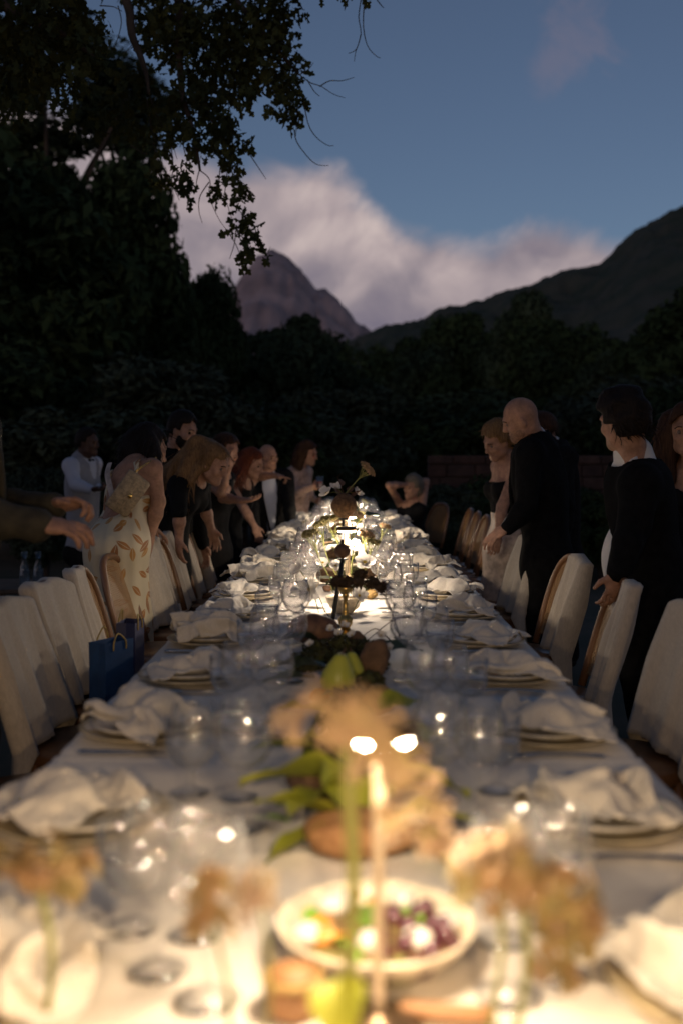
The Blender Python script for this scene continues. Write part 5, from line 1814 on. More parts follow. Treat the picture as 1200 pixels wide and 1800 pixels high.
def gift_bag(loc, rz, w, dep, h, mat, label):
    t = thing('gift_bag', label, 'bag', loc, rz, 'blue paper gift bags')
    mb = MB()
    R = []
    for z, k, pinch in ((0, 1.0, 0.0), (0.3 * h, 0.99, 0.02), (0.7 * h, 0.97, 0.12), (h, 0.98, 0.30)):
        x, y = w / 2 * k, dep / 2
        R.append([(-x, -y, z), (0, -y, z), (x, -y, z), (x - pinch * dep * 0.5, 0, z), (x, y, z), (0, y, z), (-x, y, z), (-x + pinch * dep * 0.5, 0, z)])
    n = len(R[0])
    for r in R:
        mb.v += r
    for i in range(3):
        for j in range(n):
            mb.f.append((i * n + j, i * n + (j + 1) % n, (i + 1) * n + (j + 1) % n, (i + 1) * n + j))
    mb.f.append(tuple(range(n - 1, -1, -1)))
    o = obj('paper_body', mb.mesh('paper_body', False), mat, t)
    md = o.modifiers.new('thick', 'SOLIDIFY')
    md.thickness = 0.001
    for sy in (-1, 1):
        y = sy * (dep / 2 + 0.002)
        obj('handle', MB().tube(spline([(-w * 0.22, y, h - 0.03), (-w * 0.2, y, h + 0.0), (0, y * 0.8, h + 0.035 + 0.01 * sy), (w * 0.2, y, h), (w * 0.22, y, h - 0.03)], 14), 0.0028, 6).mesh('handle'), m_rope, t)
    return t


gift_bag((-0.815, 3.62, SEATZ + 0.002), 1.05, 0.145, 0.075, 0.27, m_bag, 'bright blue paper gift bag with gold cord handles')
gift_bag((-0.80, 3.87, SEATZ + 0.03), 1.5, 0.13, 0.07, 0.27, m_bag2, 'indigo paper gift bag right behind the bright blue one')

# ---- side table with two glass bottles at the left -------------------------------------------------------
st = thing('side_table', 'low dark side table behind the chairs at the left edge', 'table', (-1.93, 6.5, 0))
obj('table_top', MB().box((-0.34, -0.28, 0.555), (0.34, 0.28, 0.585), 0.006).mesh('table_top', False), m_wood, st)
for ax in (-1, 1):
    for ay in (-1, 1):
        obj('leg', MB().box((ax * 0.29 - 0.02, ay * 0.23 - 0.02, 0), (ax * 0.29 + 0.02, ay * 0.23 + 0.02, 0.555)).mesh('leg', False), m_wood, st)
m_blueglass = M_glass('bluish_glass', (0.75, 0.88, 1.0), 0.55, refl=2.2)
for i, u in enumerate((44, 68)):
    p = P(u, 1022, 6.45)
    t = thing('glass_bottle', ['left', 'right'][i] + ' one of two bluish glass bottles on the side table', 'bottle', (p.x, p.y, 0.587), 0, 'bluish glass bottles')
    obj('bottle_body', MB().lathe([(0, 0.003), (0.030, 0.0), (0.034, 0.006), (0.032, 0.06), (0.024, 0.11), (0.015, 0.14), (0.0145, 0.17), (0.018, 0.178), (0.018, 0.184)], 22).mesh('bottle_body'), m_blueglass, t)
    obj('stopper', MB().lathe([(0.012, 0.16), (0.0125, 0.185), (0.02, 0.190), (0.019, 0.202), (0.0, 0.205)], 16).mesh('stopper'), m_blueglass, t)
    obj('water', MB().lathe([(0, 0.006), (0.029, 0.006), (0.030, 0.06), (0.026, 0.09), (0.0, 0.09)], 20).mesh('water'), m_water, t)
# ================================================================== PEOPLE
def skin(name, col):
    return M(name, col, 0.6, var=0.14, vs=30, sss=0.06, bump=0.25, bs=160, spec=0.3)


m_skin = skin('skin_fair', (0.42, 0.235, 0.16))
m_skin2 = skin('skin_tan', (0.36, 0.20, 0.13))
m_skind = skin('skin_dark', (0.10, 0.055, 0.04))


def hairmat(name, c1, c2):
    m = bpy.data.materials.new(name)
    m.use_nodes = True
    t = NT(m.node_tree)
    b = t.n['Principled BSDF']
    o = t.new('ShaderNodeTexCoord').outputs['Object']
    v = t.vmath('MULTIPLY', o, (150, 150, 14))
    nz = t.noise(v, 1.0, 3, 0.6, 0.4)
    t.l.new(t.mix(t.smooth(nz, 0.3, 0.7), c2, c1), b.inputs['Base Color'])
    b.inputs['Roughness'].default_value = 0.6
    b.inputs['Specular IOR Level'].default_value = 0.15
    bn = t.new('ShaderNodeBump')
    bn.inputs['Strength'].default_value = 0.9
    bn.inputs['Distance'].default_value = 0.004
    t.l.new(nz, bn.inputs['Height'])
    t.l.new(bn.outputs[0], b.inputs['Normal'])
    return m


m_hblack = hairmat('hair_black', (0.018, 0.012, 0.010), (0.008, 0.006, 0.005))
m_hbrown = hairmat('hair_brown', (0.075, 0.035, 0.018), (0.03, 0.015, 0.009))
m_hblond = hairmat('hair_fair', (0.26, 0.15, 0.065), (0.12, 0.065, 0.03))
m_hred = hairmat('hair_red', (0.20, 0.05, 0.02), (0.08, 0.022, 0.012))
m_hgrey = hairmat('hair_ash', (0.24, 0.20, 0.15), (0.11, 0.09, 0.065))
m_suit = M('black_suit', (0.008, 0.008, 0.0085), 0.9, vs=30, bump=0.3, bs=300, spec=0.08)
m_suit2 = M('charcoal_suit', (0.014, 0.0135, 0.0135), 0.9, vs=30, bump=0.3, bs=300, spec=0.08)
m_olive = M('olive_jacket', (0.045, 0.038, 0.022), 0.85, vs=25, bump=0.4, bs=250)
m_shirt = M('white_shirt', (0.72, 0.70, 0.67), 0.75, var=0.03, bump=0.2, bs=200)
m_shirtb = M('pale_blue_shirt', (0.52, 0.54, 0.62), 0.75, var=0.03, bump=0.2, bs=200)
m_vest = M('grey_vest', (0.30, 0.30, 0.33), 0.8, var=0.06, bump=0.3, bs=200)
m_apron = M('grey_apron', (0.24, 0.25, 0.28), 0.85, var=0.06, bump=0.3, bs=200)
m_bdress = M('black_dress', (0.008, 0.008, 0.009), 0.85, bump=0.2, bs=200, spec=0.12)
m_nude = M('nude_dress', (0.40, 0.27, 0.22), 0.6, vs=30, bump=0.3, bs=200, sheen=0.2)
m_satin = M('pale_satin', (0.50, 0.40, 0.33), 0.45, vs=20, bump=0.2)
m_bagb = M('beige_clutch', (0.36, 0.28, 0.18), 0.7, vs=60, bump=0.8, bs=120)
m_gold = M('gold', (0.75, 0.52, 0.18), 0.25, metal=1.0, var=0.05)
m_eyew = M('eye_white', (0.16, 0.12, 0.10), 0.3, var=0.05)
m_lip = M('lip', (0.38, 0.17, 0.13), 0.45, var=0.05)
m_bow = M('black_satin', (0.008, 0.008, 0.009), 0.35)


def floral():
    m = bpy.data.materials.new('floral_print')
    m.use_nodes = True
    t = NT(m.node_tree)
    b = t.n['Principled BSDF']
    o = t.new('ShaderNodeTexCoord').outputs['Object']
    col = (0.60, 0.52, 0.36)
    out = None
    cur = t.mix(t.noise(o, 20, 3), tuple(c * 0.92 for c in col), col)
    sp = t.new('ShaderNodeSeparateXYZ')
    t.l.new(o, sp.inputs[0])
    ang = t.math('MULTIPLY', t.math('ARCTAN2', sp.outputs[0], t.math('MULTIPLY', sp.outputs[1], -1.0)), 0.17)
    cx = t.new('ShaderNodeCombineXYZ')
    t.l.new(ang, cx.inputs[0])
    t.l.new(sp.outputs[2], cx.inputs[1])
    for i, (sc, off, hl, hw, c2) in enumerate(((8.0, (0, 0, 0), 0.042, 0.016, (0.36, 0.15, 0.03)), (9.0, (3.3, 1.7, 0), 0.036, 0.014, (0.44, 0.22, 0.05)), (7.0, (7.3, 4.7, 0), 0.048, 0.018, (0.30, 0.12, 0.03)))):
        v = t.new('ShaderNodeTexVoronoi', feature='F1', voronoi_dimensions='2D')
        v.inputs['Scale'].default_value = sc
        v.inputs['Randomness'].default_value = 0.9
        q = t.vmath('ADD', cx.outputs[0], off)
        t.l.new(q, v.inputs['Vector'])
        d = t.vmath('SUBTRACT', q, v.outputs['Position'])
        rt = t.new('ShaderNodeVectorRotate', rotation_type='Z_AXIS')
        t.l.new(d, rt.inputs['Vector'])
        sc_ = t.new('ShaderNodeSeparateColor')
        t.l.new(v.outputs['Color'], sc_.inputs[0])
        t.l.new(t.math('MULTIPLY', sc_.outputs[0], 6.28), rt.inputs['Angle'])
        s2 = t.new('ShaderNodeSeparateXYZ')
        t.l.new(rt.outputs[0], s2.inputs[0])
        lx = t.math('DIVIDE', t.math('ABSOLUTE', s2.outputs[0]), hl)
        ly = t.math('DIVIDE', t.math('ABSOLUTE', s2.outputs[1]), hw)
        e = t.math('ADD', ly, t.math('POWER', lx, 1.7))
        mask = t.math('MULTIPLY', t.math('LESS_THAN', e, 1.0), t.math('GREATER_THAN', sc_.outputs[1], 0.25))
        mask = t.math('MULTIPLY', mask, t.math('GREATER_THAN', ly, 0.06))
        cur = t.mix(mask, cur, c2)
    t.l.new(cur, b.inputs['Base Color'])
    b.inputs['Roughness'].default_value = 0.55
    b.inputs['Sheen Weight'].default_value = 0.1
    return m


m_floral = floral()


def nv(v):
    return Vector(v).normalized()


class Person:
    def __init__(s, label, pel, nk, fwd, head, headf, sc=1.0, fem=False, h=0.010, sk=None, cat='person'):
        s.label, s.sc, s.fem, s.h, s.sk = label, sc, fem, h, sk or m_skin
        s.pel, s.nk, s.hc = Vector(pel), Vector(nk), Vector(head)
        s.up = (s.nk - s.pel).normalized()
        f = Vector(fwd)
        f = (f - s.up * f.dot(s.up)).normalized()
        s.fw = f
        s.rt = f.cross(s.up).normalized()
        hf = nv(headf)
        hu = (s.hc - s.nk).normalized() + Vector((0, 0, 0.7))
        hu = (hu - hf * hu.dot(hf)).normalized()
        s.hf, s.hu, s.hr = hf, hu, hf.cross(hu).normalized()
        s.L = (s.nk - s.pel).length
        w = (0.155 if fem else 0.182) * sc
        s.sh = {-1: s.nk - s.up * 0.055 * sc - s.rt * w, 1: s.nk - s.up * 0.055 * sc + s.rt * w}
        s.pr = {}            # tag -> list of primitives
        s.root = thing('person', label, cat, (s.pel.x, s.pel.y, 0), 0)
        s.O = Vector((s.pel.x, s.pel.y, 0))
        s.hands = []
        R = (s.rt, s.fw, s.up)
        k = sc
        b = lambda t: lerp(s.pel, s.nk, t)
        if fem:
            T_ = [('e', b(0.70), (0.140 * k, 0.100 * k, 0.36 * s.L), R, 0.05), ('e', b(0.36), (0.112 * k, 0.088 * k, 0.3 * s.L), R, 0.05), ('e', b(0.0), (0.165 * k, 0.125 * k, 0.15 * k), R, 0.07)]
            for i in (-1, 1):
                T_.append(('e', b(0.66) + s.rt * i * 0.062 * k + s.fw * 0.075 * k, (0.055 * k, 0.05 * k, 0.058 * k), R, 0.03))
        else:
            T_ = [('e', b(0.68), (0.165 * k, 0.118 * k, 0.38 * s.L), R, 0.05), ('e', b(0.34), (0.145 * k, 0.105 * k, 0.32 * s.L), R, 0.05), ('e', b(0.0), (0.158 * k, 0.120 * k, 0.15 * k), R, 0.06)]
        T_.append(('c', s.sh[-1] * 1.0 + s.rt * 0.02, s.sh[1] - s.rt * 0.02, 0.056 * k, 0.056 * k, 0.05))
        T_.append(('c', s.nk - s.up * 0.05, s.nk, 0.085 * k, 0.06 * k, 0.05))
        s.pr['torso'] = T_
        nb = s.hc - s.hu * 0.065 * k - s.hf * 0.02 * k
        s.pr['neck'] = [('c', s.nk - s.up * 0.02, nb, (0.05 if fem else 0.062) * k, (0.047 if fem else 0.058) * k, 0.03)]
        s.arms = {}
        s.legs_default()
        s.head_prims()

    def B(s, r, f, u):
        return s.pel + s.rt * r + s.fw * f + s.up * u

    def H(s, r, f, u):
        k = s.sc * 0.95
        return s.hc + s.hr * r * k + s.hf * f * k + s.hu * u * k

    def head_prims(s):
        R = (s.hr, s.hf, s.hu)
        k = s.sc * 0.95
        H = s.H
        q = lambda *a: tuple(x * k for x in a)
        hp = [('e', H(0, -0.010, 0.022), q(0.073, 0.095, 0.096), R, 0.03),
              ('e', H(0, 0.028, -0.035), q(0.056, 0.062, 0.075), R, 0.03),
              ('e', H(0, 0.066, -0.092), q(0.024, 0.02, 0.018), R, 0.025),
              ('c', H(-0.048, 0.02, -0.06), H(0, 0.068, -0.09), 0.022 * k, 0.018 * k, 0.03),
              ('c', H(0.048, 0.02, -0.06), H(0, 0.068, -0.09), 0.022 * k, 0.018 * k, 0.03),
              ('c', H(0, 0.088, 0.018), H(0, 0.108, -0.022), 0.008 * k, 0.0125 * k, 0.012),
              ('e', H(0, 0.098, -0.027), q(0.018, 0.014, 0.009), R, 0.01),
              ('e', H(0, 0.080, 0.030), q(0.048, 0.014, 0.010), R, 0.02),
              ('e', H(0, 0.086, -0.053), q(0.024, 0.010, 0.0065), R, 0.006),
              ('e', H(0, 0.083, -0.064), q(0.020, 0.011, 0.007), R, 0.006)]
        for i in (-1, 1):
            hp.append(('e', H(i * 0.040, 0.066, -0.018), q(0.022, 0.018, 0.02), R, 0.02))
            hp.append(('e', H(i * 0.074, -0.004, -0.006), q(0.010, 0.018, 0.030), R, 0.008))
            hp.append(('c', H(i * 0.079, 0.004, 0.014), H(i * 0.081, -0.012, 0.016), 0.006 * k, 0.006 * k, 0.004))
        s.pr['head'] = hp
        s.eyesub = [H(i * 0.032, 0.092, 0.010) for i in (-1, 1)]

    def arm(s, side, elbow=None, wrist=None, hd=None, hn=None, pose='relax', hand=True):
        k = s.sc
        sh = s.sh[side]
        if elbow is None:
            elbow = sh + Vector((0, 0, -0.28 * k)) + s.rt * side * 0.05 - s.fw * 0.02
        if wrist is None:
            wrist = elbow + Vector((0, 0, -0.24 * k)) + s.fw * 0.06
        elbow, wrist = Vector(elbow), Vector(wrist)
        f = 0.86 if s.fem else 1.0
        s.pr['uarm%d' % side] = [('c', sh, elbow, 0.052 * k * f, 0.040 * k * f, 0.03)]
        s.pr['farm%d' % side] = [('c', elbow, lerp(elbow, wrist, 0.35), 0.040 * k * f, 0.041 * k * f, 0.02), ('c', lerp(elbow, wrist, 0.35), wrist, 0.041 * k * f, 0.026 * k * f, 0.02)]
        s.arms[side] = (sh, elbow, wrist)
        if not hand:
            return
        d = nv(hd) if hd is not None else (wrist - elbow).normalized()
        n = Vector(hn) if hn is not None else s.rt * side * -1
        n = (n - d * n.dot(d))
        n = n.normalized() if n.length > 1e-4 else d.orthogonal().normalized()
        e = n.cross(d).normalized()     # across the palm
        hp = []
        q = k * (0.92 if s.fem else 1.0)
        fr = max(0.0095 * q, s.h * 0.92)
        hp.append(('e', wrist + d * 0.045 * q, (0.052 * q, 0.041 * q, 0.018 * q), (d, e, n), 0.012))
        hp.append(('c', wrist - d * 0.01, wrist + d * 0.02 * q, 0.026 * q * f, 0.024 * q, 0.015))
        tside = -1 if side > 0 else 1
        lens = (0.074, 0.082, 0.076, 0.060)
        for j in range(4):
            off = (0.030 - 0.020 * j) * tside * q
            b0 = wrist + d * (0.088 - 0.004 * abs(j - 1.2)) * q + e * off
            curl = {'relax': 0.32 + 0.06 * j, 'fist': 1.05, 'flat': 0.10, 'point': 0.06 if j == 0 else 1.1, 'hang': 0.45 + 0.04 * j, 'hold': 0.85}[pose]
            dd = (d + e * (0.10 - 0.07 * j) * tside).normalized()
            p = b0
            a = curl * 0.7
            for m in range(3):
                seg = lens[j] * q * (0.46, 0.30, 0.24)[m]
                dirv = (dd * math.cos(a) + n * math.sin(a)).normalized()
                p2 = p + dirv * seg
                hp.append(('c', p, p2, fr * (1.0, 0.95, 0.88)[m], fr * (0.95, 0.88, 0.78)[m], 0.003))
                p = p2
                a += curl
        tb0 = wrist + d * 0.022 * q + e * 0.026 * tside * q
        t1 = tb0 + (d * 0.55 + e * 0.75 * tside + n * 0.25).normalized() * 0.042 * q
        t2 = t1 + (d * 0.85 + e * 0.30 * tside + n * (0.35 if pose not in ('flat',) else 0.1)).normalized() * 0.034 * q
        hp.append(('c', tb0, t1, 0.015 * q, fr * 1.15, 0.01))
        hp.append(('c', t1, t2, fr * 1.12, fr * 0.9, 0.004))
        s.pr['hand%d' % side] = hp

    def legs_default(s, knees=None, feet=None):
        k = s.sc
        for i in (-1, 1):
            hip = s.pel + s.rt * i * 0.088 * k - s.up * 0.04 * k
            kn = Vector(knees[i]) if knees else Vector((s.pel.x, s.pel.y, 0)) + s.rt * i * 0.10 * k + s.fw * 0.04 + Vector((0, 0, 0.50 * k))
            ft = Vector(feet[i]) if feet else Vector((s.pel.x, s.pel.y, 0)) + s.rt * i * 0.11 * k - s.fw * 0.02 + Vector((0, 0, 0.09))
            kn.z = max(kn.z, 0.3)
            s.pr['leg%d' % i] = [('c', hip, kn, 0.085 * k, 0.056 * k, 0.04), ('c', kn, ft, 0.056 * k, 0.038 * k, 0.02)]
            fwd = Vector((s.fw.x, s.fw.y, 0)).normalized()
            s.pr['foot%d' % i] = [('c', ft + Vector((0, 0, -0.045)), ft + fwd * 0.14 + Vector((0, 0, -0.062)), 0.04 * k, 0.028 * k, 0.02)]

    def field(s, tags, h, extra=()):
        P_ = []
        for tg, infl in tags:
            for pr in s.pr.get(tg, []):
                P_.append((pr, infl))
        for pr in extra:
            P_.append((pr, 0.0))
        lo = np.full(3, 1e9)
        hi = -lo
        for pr, infl in P_:
            if pr[0] == 'c':
                r = max(pr[3], pr[4]) + infl
                for c in (pr[1], pr[2]):
                    lo = np.minimum(lo, np.array(c) - r)
                    hi = np.maximum(hi, np.array(c) + r)
            else:
                r = np.sqrt((np.array([list(a) for a in pr[3]]) ** 2 * (np.array(pr[2]) + infl)[:, None] ** 2).sum(0))
                lo = np.minimum(lo, np.array(pr[1]) - r)
                hi = np.maximum(hi, np.array(pr[1]) + r)
        F = Field(lo - 5 * h, hi + 5 * h, h)
        for pr, infl in P_:
            s.stamp(F, pr, infl)
        return F

    def stamp(s, F, pr, infl=0.0, mode='u', k=None):
        if pr[0] == 'c':
            F.cone(pr[1], pr[2], pr[3] + infl, pr[4] + infl, pr[5] if k is None else k, mode)
        else:
            F.ell(pr[1], tuple(x + infl for x in pr[2]), pr[3], pr[4] if k is None else k, mode)

    def body(s, bare_legs=False):
        tags = [('torso', 0), ('neck', 0), ('head', 0)]
        for i in (-1, 1):
            tags += [('uarm%d' % i, 0), ('farm%d' % i, 0), ('hand%d' % i, 0)]
            if bare_legs:
                tags += [('leg%d' % i, 0), ('foot%d' % i, 0)]
        F = s.field(tags, s.h)
        for c in s.eyesub:
            F.ell(c, (0.013 * s.sc,) * 3, None, 0.012, 's')
        o = obj('body', F.mesh('body', s.O), s.sk, s.root)
        R = (s.hr, s.hf, s.hu)
        for i in (-1, 1):
            mb = MB().ball((0, 0, 0), 0.0105 * s.sc, 10, 8)
            obj('eye', mb.mesh('eye'), m_eyew if s.h < 0.0095 else m_hbrown, s.root, s.H(i * 0.032, 0.0755, 0.010) - s.O)
        return o

    def garment(s, name, mat, tags, h=None, extra=(), cuts=(), subs=(), fold=0.0, fscale=26, seed=1, aniso=(1, 1, 0.45), k=None):
        h = h or max(s.h * 1.15, 0.010)
        F = s.field(tags, h, extra)
        if fold:
            F.noise(fold, fscale, seed, aniso)
            F.noise(fold * 0.45, fscale * 2.4, seed + 4, aniso)
        for pr in subs:
            s.stamp(F, pr, 0.0, 's', 0.006)
        for p, n in cuts:
            F.cut(p, n)
        return obj(name, F.mesh(name, s.O), mat, s.root)

    def suit(s, mat=None, shirt=None, bow=True, open_=0.055, seed=1, trousers=True, long_=0.22, sleeve=True, sub_depth=0.10, btn=0.10):
        mat = mat or m_suit
        k = s.sc
        R = (s.rt, s.fw, s.up)
        st = [('torso', 0.005)]
        at = [('torso', 0.028)]
        for i in (-1, 1):
            st += [('uarm%d' % i, 0.006), ('farm%d' % i, 0.008)]
            if sleeve:
                at += [('uarm%d' % i, 0.020), ('farm%d' % i, 0.017)]
        wc = [(s.arms[i][2] - (s.arms[i][2] - s.arms[i][1]).normalized() * 0.0, (s.arms[i][2] - s.arms[i][1]).normalized()) for i in ()]
        s.garment('shirt', shirt or m_shirt, st, extra=[('c', s.nk - s.up * 0.02 * k, s.nk + s.up * 0.028 * k + s.hf * 0.006, 0.068 * k, 0.064 * k, 0.01)], fold=0.002, seed=seed)
        # V opening down the front
        subs = []
        n_ = 9
        for j in range(n_):
            t = j / (n_ - 1)
            u = lerp(s.L - 0.01, btn, t)
            w = lerp(open_, 0.012, t) * k
            subs.append(('e', s.B(0, 0.135 * k, u), (w, sub_depth, 0.13), R, 0.01))
        subs.append(('c', s.nk - s.up * 0.01, s.nk + s.up * 0.12, 0.066 * k, 0.08 * k, 0.0))
        ex = [('e', s.B(0, 0, -long_ * 0.45), (0.185 * k, 0.142 * k, long_ * 0.75), R, 0.05)]
        s.garment('jacket', mat, at, extra=ex, subs=subs, cuts=[(s.B(0, 0, -long_), -s.up)], fold=0.009, seed=seed + 2)
        # lapels
        for i in (-1, 1):
            pts = [(s.B(i * 0.062 * k, 0.070 * k, s.L - 0.015), 0.018), (s.B(i * 0.085 * k, 0.118 * k, s.L * 0.82), 0.024), (s.B(i * 0.065 * k, 0.150 * k, s.L * 0.58), 0.022), (s.B(i * 0.022 * k, 0.150 * k, s.L * 0.28), 0.008)]
            mb = MB().tube(spline([p - s.O for p, r in pts], 8), [0.012] * 9, 6)
            obj('lapel', mb.mesh('lapel'), mat, s.root)
        if bow:
            c = s.nk + s.fw * 0.075 * k - s.up * 0.012 * k - s.O
            mb = MB()
            for i in (-1, 1):
                mb.rings([[c + s.rt * i * x + s.up * (z * y) + s.fw * (0.009 * zz) for y, zz in ((1, 0), (0, 1), (-1, 0), (0, -1))] for x, z in ((0.003, 0.008), (0.02, 0.014), (0.042, 0.022), (0.046, 0.021))])
            mb.ball(c, 0.011, 8, 6)
            obj('bow_tie', mb.mesh('bow_tie', False), m_bow, s.root)
        if trousers:
            s.trousers(mat, seed)

    def trousers(s, mat, seed=1):
        R = (s.rt, s.fw, s.up)
        s.garment('trousers', mat, [('leg-1', 0.022), ('leg1', 0.022)], h=0.014, extra=[('e', s.B(0, 0, -0.02), (0.168 * s.sc, 0.13 * s.sc, 0.15), R, 0.05)], fold=0.006, seed=seed)
        for i in (-1, 1):
            s.garment('shoe', m_bow, [('foot%d' % i, 0.006)], h=0.012)

    def skirt(s, name, mat, lo=0.15, flare=0.30, hips=0.012, top=None, subs=(), fold=0.010, upper=(), seed=2, cuts=(), aniso=(1, 1, 0.12)):
        """a dress: torso from the neckline cuts down, falling skirt to height lo"""
        R = (s.rt, s.fw, s.up)
        base = Vector((s.pel.x, s.pel.y, lo))
        mid = lerp(Vector((s.pel.x, s.pel.y, s.pel.z)), base, 0.5)
        ex = [('c', s.pel - s.up * 0.03, mid, 0.155 * s.sc, 0.165 * s.sc, 0.06), ('c', mid, base + Vector((0, 0, 0.0)), 0.165 * s.sc, flare * 0.62, 0.05)]
        cs = list(cuts) + [((0, 0, lo), (0, 0, -1))]
        return s.garment(name, mat, [('torso', hips)] + list(upper), h=max(0.011, s.h * 1.1), extra=ex, cuts=cs, subs=subs, fold=fold, fscale=30, seed=seed, aniso=aniso)

    def hair_short(s, mat, thick=0.014, nape=-0.045, front=0.058, vol=0.0, seed=1, noise=0.004, flow=None):
        R = (s.hr, s.hf, s.hu)
        k = s.sc
        h = min(s.h, 0.009)
        sk = (0.073 * k + thick, 0.095 * k + thick, 0.096 * k + thick + vol)
        c = s.H(0, -0.012, 0.024)
        F = Field(np.array(c) - 0.17, np.array(c) + 0.17, h)
        F.ell(c, sk, R, 0.0)
        F.ell(s.H(0, -0.05, -0.02), (0.062 * k + thick * .6, 0.05 * k + thick * .6, 0.075 * k), R, 0.02)
        F.noise(noise, 70, seed)
        s.hairline(F, front)
        F.cut(s.H(0, 0, nape), -s.hu, 0.01)
        me = s.with_strands(F.mesh('hair', s.O), seed, 0.045, 520, flow)
        return obj('hair', me, mat, s.root)

    def hairline(s, F, front, temple=0.004):
        """take away what would cover the face: forehead and everything before and below the ear"""
        X, Y, Z = F.ax[0][:, None, None] - s.hc.x, F.ax[1][None, :, None] - s.hc.y, F.ax[2][None, None, :] - s.hc.z
        f = X * s.hf.x + Y * s.hf.y + Z * s.hf.z
        u = X * s.hu.x + Y * s.hu.y + Z * s.hu.z
        r = X * s.hr.x + Y * s.hr.y + Z * s.hr.z
        k = s.sc
        wob = 0.006 * np.sin(r * 90) + 0.004 * np.sin(u * 130)
        lo = np.maximum(u - 0.010 * k, -(f + temple * k + 0.012))        # beside the cheek, ear left free
        fo = np.maximum(u - (0.088 * k - 0.5 * np.abs(r) + wob), -(f - front * k * 0.55))
        sub = -np.minimum(lo, fo)
        hh = np.maximum(0.02 - np.abs(F.D - sub), 0) / 0.02
        F.D = (np.maximum(F.D, sub) + hh * hh * 0.005).astype(np.float32)

    def with_strands(s, me, seed, length, count, flow=None):
        """loose ribbons of hair lying along the mass so that its outline breaks up"""
        n = len(me.vertices)
        V = np.empty(n * 3, np.float32)
        me.vertices.foreach_get('co', V)
        V = V.reshape(-1, 3)
        N = np.empty(n * 3, np.float32)
        me.vertex_normals.foreach_get('vector', N)
        N = N.reshape(-1, 3)
        r = np.random.RandomState(seed + 50)
        idx = r.randint(0, n, count)
        P0, Nn = V[idx], N[idx]
        fl = np.array(flow if flow is not None else (-s.hf * 0.7 - s.hu * 0.5), float)
        D = fl[None, :] + r.normal(size=(count, 3)) * 0.28
        D = D - Nn * (D * Nn).sum(1)[:, None]
        D /= np.linalg.norm(D, axis=1)[:, None] + 1e-6
        Wd = np.cross(D, Nn)
        L = length * (0.5 + r.rand(count))[:, None]
        wd = (0.0022 + 0.0022 * r.rand(count))[:, None]
        rows = []
        for t, lift, w in ((0, 0.001, 0.8), (0.35, 0.006, 1.0), (0.7, 0.006, 0.7), (1.0, 0.002, 0.15)):
            c = P0 + D * L * t + Nn * lift * (0.6 + 0.8 * r.rand(count))[:, None] - np.array([0, 0, 0.25]) * L * t * t
            rows += [c - Wd * wd * w, c + Wd * wd * w]
        hc = np.array(s.hc - s.O)
        bad = np.zeros(count, bool)
        for q in rows:
            g = q - hc
            f, u, rr = g @ np.array(s.hf), g @ np.array(s.hu), g @ np.array(s.hr)
            bad |= (f > 0.0) & (u < 0.06) & (np.abs(rr) < 0.10)
        rows = [q[~bad] for q in rows]
        count = int((~bad).sum())
        A_ = np.stack(rows, 1).reshape(-1, 3)
        b0 = np.arange(count)[:, None] * 8
        q = np.concatenate([b0 + np.array([[2 * k, 2 * k + 1, 2 * k + 3, 2 * k + 2]]) for k in range(3)], 0)
        m = len(me.polygons)
        Fq = np.empty(m * 4, np.int32)
        me.loops.foreach_get('vertex_index', Fq)
        return npmesh('hair', np.concatenate([V, A_]), np.concatenate([Fq.reshape(-1, 4), q + n]))

    def hair_long(s, mat, locks, thick=0.016, front=0.05, seed=1, noise=0.004, flow=None, temple=-0.05):
        """scalp shell plus flowing locks given as lists of (point, radius)"""
        R = (s.hr, s.hf, s.hu)
        k = s.sc
        h = 0.008
        allp = [p for l in locks for p, r in l] + [s.hc]
        lo = np.min([np.array(p) for p in allp], 0) - 0.2
        hi = np.max([np.array(p) for p in allp], 0) + 0.2
        F = Field(lo, hi, h)
        F.ell(s.H(0, -0.014, 0.024), (0.073 * k + thick, 0.095 * k + thick, 0.096 * k + thick), R, 0.0)
        for l in locks:
            sp = spline([p for p, r in l], 10)
            n = len(l) - 1
            for j in range(10):
                r0 = np.interp(j / 10 * n, range(n + 1), [r for p, r in l])
                r1 = np.interp((j + 1) / 10 * n, range(n + 1), [r for p, r in l])
                F.cone(sp[j], sp[j + 1], r0, r1, 0.02)
        F.noise(noise, 60, seed, (1, 1, 0.3))
        s.hairline(F, front, temple)
        me = s.with_strands(F.mesh('hair', s.O), seed, 0.11, 900, flow if flow is not None else Vector((0, 0, -1)) - s.hf * 0.3)
        return obj('hair', me, mat, s.root)

    def brows(s, mat):
        for i in (-1, 1):
            pts = [s.H(i * 0.014, 0.093, 0.031), s.H(i * 0.032, 0.091, 0.036), s.H(i * 0.050, 0.078, 0.030)]
            obj('eyebrow', MB().tube([p - s.O for p in spline(pts, 6)], 0.0028, 6).mesh('eyebrow'), mat, s.root)
        obj('lips', MB().tube([p - s.O for p in spline([s.H(-0.022, 0.083, -0.058), s.H(0, 0.0955, -0.056), s.H(0.022, 0.083, -0.058)], 6)], [0.002, 0.0032, 0.0036, 0.0038, 0.0036, 0.0032, 0.002], 6).mesh('lips'), m_lip, s.root)

    def beard(s, mat):
        R = (s.hr, s.hf, s.hu)
        k = s.sc
        c = s.H(0, 0.04, -0.06)
        F = Field(np.array(c) - 0.14, np.array(c) + 0.14, 0.007)
        for pr in s.pr['head'][1:5]:
            s.stamp(F, pr, 0.007)
        F.noise(0.002, 120, 3)
        F.cut(s.H(0, 0.06, -0.028), s.hu * 0.9 + s.hf * 0.5)
        F.cut(s.H(0, 0.012, 0), -s.hf)
        F.ell(s.H(0, 0.11, -0.056), (0.026 * k, 0.03, 0.012 * k), R, 0.004, 's')
        return obj('beard', F.mesh('beard', s.O), mat, s.root)


def ground_pt(x, y, z):
    return Vector((x, y, z))


